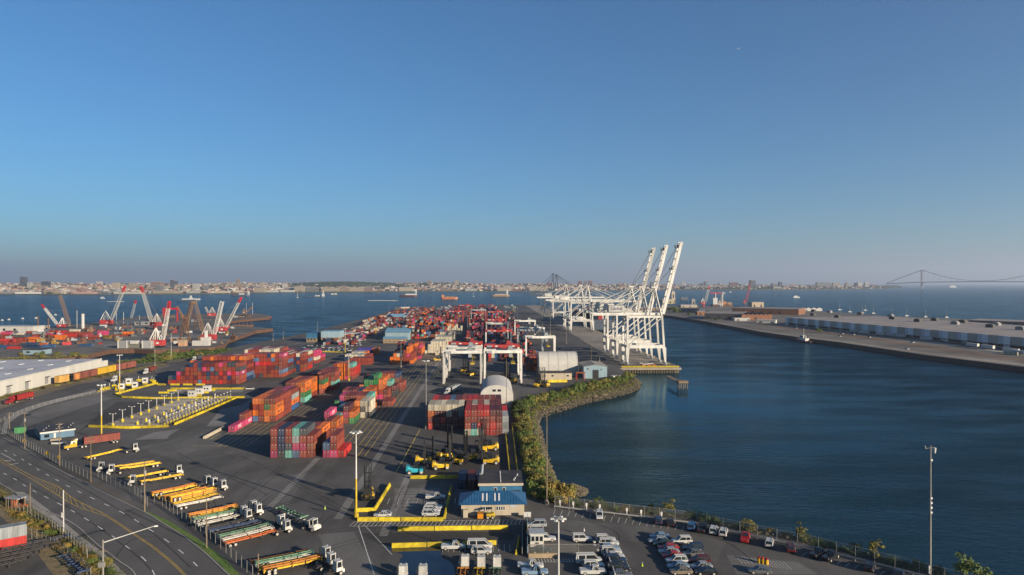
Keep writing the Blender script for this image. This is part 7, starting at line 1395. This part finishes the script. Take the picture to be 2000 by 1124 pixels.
pb('long brick shed with many small gables facing the water', 1449, 1508, 626, 9, 60, M_BRICK, M_BRICK, 7); pb('brick shed with dark flank behind the gabled one', 1376, 1449, 624, 10, 90, mat('shed_dark', (.05, .05, .055), .8, .2), M_ROOFB, 0, tilt=1.5); pb('second long brick shed behind the first', 1430, 1560, 613, 11, 80, M_BRICK, M_ROOFB, 0, tilt=3); pb('dark blue open store near the pier end', 1326, 1365, 611, 8, 40, mat('store_blue', (.03, .05, .08), .8, .2), M_DROOF, tilt=1); pb('low white hall in front of the brick shed', 1435, 1465, 627, 4, 14, M_WWALL, M_TENT); pb('low white hall beside the first long trailer', 1478, 1515, 631, 4.5, 14, M_WWALL, M_TENT, tilt=1); pb('cream block at the back of the pier', 1469, 1492, 601, 13, 30, mat('block_cream', (.36, .29, .20), .7, .1), M_GROOF)
pb('long pale tent row at the back of the pier', 1510, 1606, 608, 5, 30, M_WWALL, M_TENT, 9); pb('low brick pump house by the pier water edge', 1362, 1377, 616, 7, 16, M_BRICK, M_ROOFB); pb('dark pier shed on its own jetty beyond the warehouse', 1892, 2100, 634, 6, 60, mat('jetty_dark', (.08, .075, .07), .8, .2), M_ROOFB, 0, tilt=8); pb('pale store at the pier end under the raised booms', 1232, 1290, 607, 6, 50, M_TAN, M_GROOF); pb('pale low hall left of the brick sheds'.replace('left of', 'before'), 1330, 1362, 601, 6, 30, M_CREAM, M_GROOF); pb('grey cube store behind the dark blue one', 1351, 1358, 596, 16, 14, M_GREYW, M_GROOF)
derrick((1377, 600), (1377, 592), (1385, 560), 'red and white crane at the back of the far pier', 6, M_CRW, M_SREDB, M_REDH, 1.0, group='cranes of the far pier'); derrick((1458, 597), (1457, 592), (1466, 549), 'thin red crane rising from the far pier', 5, M_SREDB, M_BRN, M_BRN, .7, group='cranes of the far pier'); derrick((1410, 600), (1409, 594), (1412, 570), 'white short crane next to the ship with orange deck', 5, M_CRW, M_CRW, M_CRG, .8, group='cranes of the far pier')
x, y = P(1390, 599); t = thing('jib_crane', 'red crane with level jib above the moored ship on the far pier', 'crane', (x, y, 0), -YAW); kk = y / FPX; MB().tube((21 * kk, 0, 0), (21 * kk, 0, 28 * kk), 1.6, 1.2, 8).build('mast', M_CRW, t); b = MB(); lattice(b, (21 * kk, 0, 26 * kk), (-3 * kk, 0, 27 * kk), 4, 3, 10, .3); b.build('jib', M_SREDB, t); MB().cbox((23 * kk, 0, 26 * kk), (8, 5, 5)).build('counterweight', M_CRG, t)
def vessel(name, label, x0, x1, wl, h, hullm, upper, cat='boat', beam=None, group=None):
    p = Vector(P(x0, wl, WZ)); q = Vector(P(x1, wl, WZ)); dd = (q - p).normalized(); LL = (q - p).length; t = thing(name, label, cat, (p.x, p.y, WZ), atan2(dd.y, dd.x), group); w = beam or max(3, LL * .16); b = MB(); pr = [(0, w * .12), (LL * .08, -w * .4), (LL * .85, -w * .5), (LL, 0), (LL * .85, w * .5), (LL * .08, w * .4)]; b.prism(pr, -1, h); b.build('hull', hullm, t)
    for nm, a, c, z0, z1, m in upper: MB().box(LL * a, LL * c, -w * .32, w * .32, h + z0, h + z1).build(nm, m, t)
    return t
p = Vector(P(1572, 669, WZ)); t = thing('tugboat', 'dark red tugboat with white wheelhouse and tall mast at the pier', 'tugboat', (p.x, p.y, WZ), pi / 2 + .25); b = MB(); hull(b, [(-13, 3.2, 3.6, -.8, 1.2, 1.8), (-4, 4.2, 4.5, -.8, 1.4, 1.7), (8, 3.8, 4.2, -.8, 1.8, 2.4), (13, .6, 1.2, -.6, 2.6, 3.4)]); b.build('hull', CM['m'], t); MB().box(-4, 7, -2.6, 2.6, 1.8, 4.6).build('deck_house', M_MASTW, t); MB().box(0, 5.5, -2, 2, 4.6, 7.6).build('wheelhouse', M_MASTW, t); MB().box(.2, 5.7, -2.05, 2.05, 6.0, 7.0).build('window', M_GLASS, t); MB().tube((1.5, 0, 7.6), (1.5, 0, 16), .25, .12, 6).build('mast', M_MASTW, t); [MB().tube((-3, s * 1.6, 4.6), (-3, s * 1.6, 8.2), .5, n=8).build('funnel', M_BLACK, t) for s in (-1, 1)]
vessel('moored_ship', 'ship with orange deck moored at the far pier cranes', 1388, 1431, 600, 7, M_BRN, [('bridge', .1, .3, 0, 18, M_MASTW), ('deck_load', .35, .7, 0, 8, mat('deck_orange', (.35, .15, .05), .7, .2)), ('bow_house', .75, .95, 0, 6, M_TANB), ('mast', .2, .23, 18, 32, M_MASTW)], 'ship')
for i, (px, py) in enumerate(((1660, 610), (1684, 612), (1706, 613), (1742, 617), (1771, 618), (1808, 620), (1690, 607), (1640, 606), (1849, 621))): vessel('sailing_boat', f'white moored sailing boat behind the pier warehouse, {ORD[i]} along', px - 4, px + 4, py, 1.4, M_MASTW, [('cabin', .3, .6, 0, 1.2, M_MASTW), ('mast', .48, .5, 1, 13, M_MASTW)], 'sailing boat', group='moored sailing boats')
# ------------------------------------------------------------------ far shore, shipping, bridge
FRONT = [(-500, 579), (-200, 577.5), (0, 576), (200, 576.5), (400, 575), (500, 573), (600, 571.5), (800, 570.5), (1060, 570), (1200, 568.5), (1340, 567), (1500, 566.6), (1640, 566), (1700, 565), (1740, 563.6), (1765, 562.6)]
RF = random.Random(21)
def front_y(px):
    for (a, b), (c, e) in zip(FRONT, FRONT[1:]):
        if a <= px <= c: return b + (e - b) * (px - a) / (c - a)
    return FRONT[-1][1]
def hill(px, back):
    """land height in metres, back metres behind the waterline"""
    base = 44 if px < 900 else 44 - (px - 900) * .028
    wood = 16 * math.exp(-((px - 660) / 120) ** 2) + 8 * math.exp(-((px - 850) / 50) ** 2)
    r = min(1, max(0, back - 150) / 1900); return 1.2 + base * r ** .8 + wood * min(1, back / 1500) * r + 2.5 * sin(px * .031) * r
def far_pt(px, back, z=0):
    y0 = front_y(px); d = FPX * (HC - WZ) / (y0 - HORZ) + back; cx = (px - 1000) * (d - back) / FPX * (1 + .9 * back / (d - back)); return (cx * cos(YAW) + d * sin(YAW), -cx * sin(YAW) + d * cos(YAW), z)
b = MB(); xs = list(range(-480, 1766, 15)); bk = [-4, 0, 60, 200, 500, 900, 1400, 2000, 2700, 3600]; n = len(bk)
for px in xs:
    for q in bk: b.v.append(far_pt(px, q, WZ - 3 if q < 0 else hill(px, q)))
for i in range(len(xs) - 1):
    for j in range(n - 1): b.f.append((i * n + j, (i + 1) * n + j, (i + 1) * n + j + 1, i * n + j + 1)); b.mi.append(0)
for f_ in list(b.f): pass
M_FARG = grassy('far_ground', (.025, .035, .02), (.05, .055, .035), (.09, .085, .07))
o = b.build('far_shore_terrain', M_FARG); o['kind'] = 'structure'
FC = [('white', (.40, .39, .36)), ('cream', (.36, .30, .22)), ('brick', (.17, .085, .06)), ('grey', (.18, .18, .18)), ('tan', (.26, .20, .14)), ('rose', (.28, .18, .15)), ('slate', (.07, .08, .10))]
FM = [mat('far_' + n_, c, .8, .15, .02) for n_, c in FC]
# small houses and trees of the slopes read as one mass
h = MB(); tr = MB(); L_ = random.Random(8)
for _ in range(5200):
    px = L_.uniform(-60, 1730); back = L_.random() ** 1.2 * 2700 + 60
    if 555 < px < 790 and back > 700 and L_.random() < .85: continue
    if px > 1250 and L_.random() < .35: continue
    x, y, z = far_pt(px, back); z = hill(px, back); w, dp, hh = L_.uniform(9, 30), L_.uniform(9, 24), L_.uniform(6, 15) * (1.5 if L_.random() < .08 else 1); h.cbox((x, y, z + hh / 2 - 1), (w, dp, hh + 2), L_.uniform(-.5, .5), L_.choices(range(7), [4, 3, 4, 3, 3, 4, 1])[0])
h.build('distant_houses', FM)['kind'] = 'stuff'
def blob(b, x, y, z, r, hh):
    k = len(b.v); N = 7
    for zz, rr in ((-.2, .7), (.35, 1), (.75, .7)):
        for a in range(N): t = a * 2 * pi / N + L_.uniform(-.3, .3); b.v.append((x + r * rr * cos(t) * L_.uniform(.7, 1.2), y + r * rr * sin(t), z + hh * zz * L_.uniform(.85, 1.15)))
    b.v.append((x, y, z + hh))
    for j in range(2):
        for a in range(N): b.f.append((k + j * N + a, k + j * N + (a + 1) % N, k + (j + 1) * N + (a + 1) % N, k + (j + 1) * N + a)); b.mi.append(0)
    for a in range(N): b.f.append((k + 2 * N + a, k + 2 * N + (a + 1) % N, k + 3 * N)); b.mi.append(0)
for _ in range(2600):
    px = L_.uniform(-60, 1765); back = L_.uniform(20, 2600)
    if L_.random() < .5: px = L_.gauss(670, 65) if L_.random() < .6 else (L_.gauss(850, 30) if L_.random() < .3 else L_.uniform(1330, 1765)); back = L_.uniform(900, 2400) if px < 1000 else L_.uniform(15, 700)
    if px > 1765: continue
    x, y, z = far_pt(px, back); blob(tr, x, y, hill(px, back) - 1, L_.uniform(9, 22), L_.uniform(9, 17))
tr.build('distant_woods', leaf_mat('far_leaf', (.02, .032, .014), (.045, .055, .022)))['kind'] = 'stuff'
# buildings one can tell apart on the far shore
KB = {}
for nm, fl in (('low', 0), ('mid', 5), ('tower', 12)):
    b = MB(); b.box(-.5, .5, -.5, .5, 0, 1)
    w = MB()
    for i in range(fl): w.box(-.505, .505, -.505, .505, (i + .35) / fl, (i + .7) / fl)
    KB[nm] = (b.mesh('far_building', FM[0]), w.mesh('far_window', M_GLASS) if fl else None)
def fbuild(px, back, w, dp, hh, kind, ci, label, group):
    x, y, z = far_pt(px, back); o = put('far_building', KB[kind][0], None, (x, y, hill(px, back) - 1)); o.scale = (w, dp, hh + 1); o.material_slots[0].link = 'OBJECT'; o.material_slots[0].material = FM[ci]; tag(o, label, 'building', group)
    rf = put('roof', KB['low'][0], o, (0, 0, 1.0)); rf.scale = (.92, .92, .05); rf.material_slots[0].link = 'OBJECT'; rf.material_slots[0].material = FM[3]
    if KB[kind][1]: put('window_band', KB[kind][1], o)
    return o
for px, w, hh, ci, lab in [(14, 240, 16, 3, 'long grey waterfront shed below the dark city tower'), (62, 300, 14, 0, 'long white waterfront shed beside the grey one'), (100, 120, 30, 4, 'tan block on the waterfront behind the long white shed'), (166, 200, 16, 5, 'rose coloured waterfront block below the tallest lattice crane'), (250, 260, 14, 0, 'white flat hall on the city shore between two crane tips'), (325, 260, 22, 1, 'cream factory hall behind the long ferry'), (378, 130, 20, 0, 'white gabled hall east of the cream factory'), (430, 190, 15, 1, 'cream warehouse above the dark cargo ship'), (508, 120, 40, 1, 'tall cream block ahead of the white shore halls'), (528, 170, 14, 0, 'white low hall ahead of the wooded hill'), (560, 170, 16, 0, 'white low hall next to a cream tower block'), (585, 115, 52, 1, 'tall cream twin block before the wooded hill'), (607, 180, 38, 3, 'grey wide block before the wooded hill'), (645, 220, 36, 1, 'long cream pier block under the wooded hill'), (668, 200, 34, 4, 'tan pier block under the wooded hill'), (695, 200, 36, 1, 'cream pier block with rows of windows, middle of the hill'), (718, 120, 36, 5, 'rose pier block at the end of the long row'), (793, 180, 40, 1, 'yellow cream block on the shore above the red cargo ship'), (872, 180, 24, 4, 'tan waterfront hall above the orange tanker'), (920, 160, 26, 0, 'white waterfront block past the orange tanker'), (985, 190, 34, 1, 'cream terminal block behind the pale cargo ship'), (1010, 130, 20, 2, 'brick waterfront block past the cream terminal block'), (1052, 260, 46, 1, 'large orange tan apartment slab behind the slate cranes')]: fbuild(px, 45, w * .55, 40, hh * .72, 'mid' if hh > 19 else 'low', ci, lab, None)
for i in range(170):
    px = RF.uniform(-20, 1720); back = RF.uniform(80, 1800)
    if 560 < px < 780 and back > 500: back = RF.uniform(80, 300)
    tall = RF.random(); ci = RF.choices(range(7), [5, 4, 3, 3, 3, 4, 1])[0]; hh = RF.uniform(12, 24) if tall < .7 else RF.uniform(28, 55); kd = 'low' if hh < 16 else ('mid' if hh < 34 else 'tower'); w = RF.uniform(30, 90) if kd != 'tower' else RF.uniform(22, 40)
    fbuild(px, back, w, RF.uniform(20, 45), hh, kd, ci, f'{FC[ci][0]} {"tower block" if kd == "tower" else "building"} among the crowded houses of the far shore', f'{FC[ci][0]} {"towers" if kd == "tower" else "buildings"} of the far shore')
for px, w, top, ci, lab in [(28, 34, 541, 6, 'tall dark slate tower at the city end of the far shore'), (72, 46, 550, 6, 'dark stepped block beside the tallest city tower'), (40, 22, 552, 0, 'white tower with slanting top between the two dark ones'), (292, 60, 551, 5, 'rose hospital block on the ridge behind the leaning crane'), (324, 16, 547, 6, 'slim dark tower on the ridge'), (1475, 60, 548, 6, 'dark tower beside the thin red crane tip'), (1530, 36, 551, 6, 'slate tower on the right hand shore'.replace('right hand shore', 'wooded shore towards the bridge')), (1615, 160, 552, 3, 'grey hospital block on the wooded shore'), (1640, 80, 553, 1, 'cream block beside the grey hospital'), (1686, 50, 552, 0, 'white tower cluster near the bridge'), (1700, 50, 552, 0, 'white tower next to the cluster near the bridge'), (1438, 90, 552, 2, 'brick tower group on the wooded shore')]:
    back = 900; x, y, z = far_pt(px, back); dd = x * sin(YAW) + y * cos(YAW); hh = HC - (top - HORZ) * dd / FPX - hill(px, back); o = fbuild(px, back, w, 30, max(20, hh), 'tower', ci, lab, None)
# shipping on the bay
MW = M_MASTW
vessel('ferry', 'long dark ferry with white upper deck crossing the bay', 345, 391, 588.5, 5, M_CRD, [('deck_house', .25, .98, 0, 4.5, MW), ('bridge', .55, .65, 4.5, 9, MW), ('mast', .59, .61, 9, 15, MW)], 'ferry'); vessel('cargo_ship', 'dark cargo ship with white stern house below the city', 450, 488, 578.5, 7, M_CRD, [('hatch', .1, .35, 0, 5, CM['m']), ('deck_house', .45, .7, 0, 6, MW), ('bridge', .9, .97, 0, 18, MW)], 'ship')
vessel('cargo_ship', 'dark red cargo ship with white bridge in the middle of the bay', 780, 815, 580, 8, CM['m'], [('deck_house', .35, .9, 0, 6, MW), ('bridge', .9, .97, 0, 20, MW)], 'ship'); vessel('tanker', 'orange tanker lying across the bay', 861, 894, 585, 9, mat('tanker_orange', (.40, .14, .06), .6, .15), [('deck_house', .05, .2, 0, 9, mat('tanker_house', (.38, .18, .10), .6, .1)), ('hatch', .25, .8, 0, 3, M_TANB)], 'ship'); vessel('cargo_ship', 'pale cargo ship with tall bridge off the crane row', 959, 995, 579.5, 7, M_TANB, [('hatch', .2, .8, 0, 5, mat('hatch_pale', (.36, .28, .22), .6, .1)), ('bridge', .84, .93, 0, 24, MW)], 'ship')
vessel('tow', 'tug with two white deck boxes pushing a dark barge', 592, 635, 580.5, 3, M_CRD, [('deck_box', .55, .64, 0, 6, MW), ('deck_box', .66, .74, 0, 6, MW), ('bridge', .86, .96, 0, 12, MW), ('mast', .9, .92, 12, 26, MW)], 'tug'); vessel('work_boat', 'second white work boat beyond the tug', 645, 659, 577, 3, M_CRD, [('deck_house', .1, .5, 0, 6, MW), ('bridge', .6, .9, 0, 8, MW)], 'boat'); vessel('sailing_boat', 'single white sailing boat in the middle of the bay', 579, 583, 582, 2, MW, [('sail', .45, .55, 1, 20, MW)], 'sailing boat'); vessel('sailing_boat', 'white sailing boat past the orange tanker', 923, 927, 580, 2, MW, [('sail', .45, .55, 1, 18, MW)], 'sailing boat')
vessel('fast_ferry', 'small white fast ferry with a wake on the city side', 195, 205, 583.5, 3, MW, [('cabin', .2, .7, 0, 4, MW)], 'ferry'); vessel('motor_yacht', 'white motor yacht throwing spray off the far pier', 1548, 1562, 582, 4, MW, [('cabin', .2, .7, 0, 5, MW)], 'motor boat'); vessel('motor_boat', 'tiny white boat off the wooded shore', 1424, 1429, 571.5, 3, MW, [('cabin', .2, .7, 0, 4, MW)], 'boat'); vessel('liner', 'pale liner beyond the bridge tower', 1853, 1868, 562, 12, MW, [('deck_house', .2, .85, 0, 16, MW)], 'ship'); vessel('barge', 'long pale barge low in the water below the cargo ship', 713, 778, 588, 1.2, M_GREYW, [('deck_load', .1, .9, 0, .8, MW)], 'barge'); vessel('tug', 'dark small tug under the wooded hill', 733, 741, 574.5, 5, M_CRD, [('bridge', .4, .7, 0, 9, M_BRN)], 'tug'); vessel('barge', 'pale barge low in the water beside the fast ferry', 206, 244, 590, 1.0, M_GREYW, [('deck_load', .1, .9, 0, .8, MW)], 'barge')
for i, (px, py) in enumerate(((4, 627), (17, 625.5), (44, 623.5), (70, 622.5), (108, 616))): vessel('motor_boat', f'white moored motor boat off the shipyard, {ORD[i]} along the shore', px - 2.6, px + 2.6, py, 1.0, MW, [('cabin', .3, .7, 0, 1.5, MW)], 'motor boat', 3, 'moored motor boats')
o = MB().cbox((0, 0, 6), (28, 10, 12)).box(-16, 16, -6, 6, -1, 0).build('floating_platform', M_CRD, None, (*P(1336, 587, WZ), WZ)); tag(o, 'small dark platform afloat beyond the cream tower hall', 'platform')
# suspension bridge
M_BR = mat('bridge_steel', (.12, .14, .17), .7, .05)
TA, TB_, AN = PD(1801, 560, 7800), PD(2050, 560, 6900), PD(1732, 560, 8250); TC = PD(2130, 560, 6600)
t = thing('suspension_bridge', 'long grey suspension bridge with a tall tower beyond the wooded shore', 'bridge', (TA[0], TA[1], 0)); o3 = Vector((TA[0], TA[1], 0)); dirv = (Vector(TB_[:2]) - Vector(TA[:2])).normalized(); nrm = Vector((-dirv.y, dirv.x)); zt, zd = 211, 70
for q in (TA, TB_):
    for s in (-1, 1): MB().beam((q[0] - o3.x + nrm.x * 15 * s, q[1] - o3.y + nrm.y * 15 * s, -3), (q[0] - o3.x + nrm.x * 14 * s, q[1] - o3.y + nrm.y * 14 * s, zt), 13, 13).build('tower_leg', M_BR, t)
    for z in (zd - 6, 150, zt - 8): MB().beam((q[0] - o3.x - nrm.x * 14, q[1] - o3.y - nrm.y * 14, z), (q[0] - o3.x + nrm.x * 14, q[1] - o3.y + nrm.y * 14, z), 9, 12).build('cross_beam', M_BR, t)
pa = [Vector((AN[0], AN[1], 52)) - o3, Vector((TA[0], TA[1], zd)) - o3, (Vector((TA[0], TA[1], 0)) + Vector((TB_[0], TB_[1], 0))) / 2 + Vector((0, 0, 76)) - o3, Vector((TB_[0], TB_[1], zd + 2)) - o3, Vector((TC[0], TC[1], 60)) - o3]
dk = MB()
for a, c in zip(pa, pa[1:]): dk.beam(a, c, 30, 9)
dk.build('deck', M_BR, t)
for s in (-1, 1):
    cb = MB(); pts = [Vector((AN[0], AN[1], 60)), Vector((TA[0], TA[1], zt))]
    for k in range(1, 17): u = k / 16; pts.append(Vector((TA[0] + (TB_[0] - TA[0]) * u, TA[1] + (TB_[1] - TA[1]) * u, zt - (zt - 84) * (1 - (2 * u - 1) ** 2))))
    pts.append(Vector((TC[0], TC[1], 66)))
    for a, c in zip(pts, pts[1:]): cb.tube(a - o3 + Vector((nrm.x, nrm.y, 0)) * 13 * s, c - o3 + Vector((nrm.x, nrm.y, 0)) * 13 * s, 2.0, n=5)
    cb.build('main_cable', M_BR, t)
for k in range(1, 20): u = k / 20; z = zt - (zt - 84) * (1 - (2 * u - 1) ** 2); q = Vector((TA[0] + (TB_[0] - TA[0]) * u, TA[1] + (TB_[1] - TA[1]) * u, 0)) - o3; MB().tube(q + Vector((0, 0, 76)), q + Vector((0, 0, z)), .8, n=4).build('hanger', M_BR, t)
# ------------------------------------------------------------------ people
def person(px, py, rz, label, vest, trousers=(.03, .035, .05)):
    x, y = P(px, py); t = thing('person', label, 'person', (x, y, .012), rz)
    V = [(0, 0, .95), (0, 0, 1.15), (0, .01, 1.4), (0, .01, 1.52), (0, .03, 1.66), (-.19, 0, 1.42), (-.27, -.03, 1.15), (-.25, .1, .92), (.19, 0, 1.42), (.27, .03, 1.15), (.25, -.08, .92), (-.1, .0, .9), (-.12, .12, .5), (-.12, .2, .06), (-.12, .3, .03), (.1, 0, .9), (.12, -.06, .5), (.12, -.2, .08), (.12, -.1, .03), (0, .03, 1.74)]
    Eg = [(0, 1), (1, 2), (2, 3), (3, 4), (4, 19), (2, 5), (5, 6), (6, 7), (2, 8), (8, 9), (9, 10), (0, 11), (11, 12), (12, 13), (13, 14), (0, 15), (15, 16), (16, 17), (17, 18)]
    RD = [.15, .14, .17, .06, .1, .075, .05, .04, .075, .05, .04, .095, .07, .045, .04, .095, .07, .045, .04, .08]
    me = bpy.data.meshes.new('person_body'); me.from_pydata(V, Eg, []); me.materials.append(mat('work_clothes', trousers, .8, .1)); o = put('body', me, t)
    md = o.modifiers.new('skin', 'SKIN'); 
    for i, r in enumerate(RD): me.skin_vertices[0].data[i].radius = (r, r * .8)
    me.skin_vertices[0].data[0].use_root = True; sb = o.modifiers.new('sub', 'SUBSURF'); sb.levels = 1; sb.render_levels = 1
    b = MB(); b.tube((0, 0, .98), (0, .01, 1.46), .19, .2, 10); b.build('vest', vest, t); h = MB(); h.tube((0, .03, 1.55), (0, .03, 1.68), .095, .1, 10); h.build('head', mat('skin', (.30, .18, .12), .6, 0), t); k = MB(); k.tube((0, .03, 1.7), (0, .03, 1.8), .13, .09, 10); k.build('helmet', M_MASTW, t)
HV = mat('vest_hi_vis', (.38, .52, .02), .7, .05); OV = mat('vest_white', (.5, .5, .5), .7, .05)
person(634, 1003, .6, 'person in a yellow safety vest walking on the open tarmac', HV); person(1255, 1117, -.5, 'person in a yellow safety vest between the car rows', HV); person(1141, 1047, .2, 'person in white clothes standing behind the boxy off-road car', OV, (.45, .45, .43))
# a light aircraft far off in the sky
x, y, z = PD(1441.5, 97, 2000); t = thing('aeroplane', 'tiny white aeroplane high in the clear sky', 'aeroplane', (x, y, z), .3); f = MB(); f.tube((-4, 0, 0), (0, 0, 0), .3, .75, 8); f.tube((0, 0, 0), (3.4, 0, 0), .75, .3, 8); f.build('fuselage', OV, t); MB().box(-.4, 1.0, -5.5, 5.5, .5, .65).build('wing', OV, t); MB().box(-4.1, -3.3, -1.8, 1.8, .1, .2).build('tailplane', OV, t); MB().box(-4.2, -3.3, -.06, .06, .2, 1.6).build('tail_fin', OV, t)
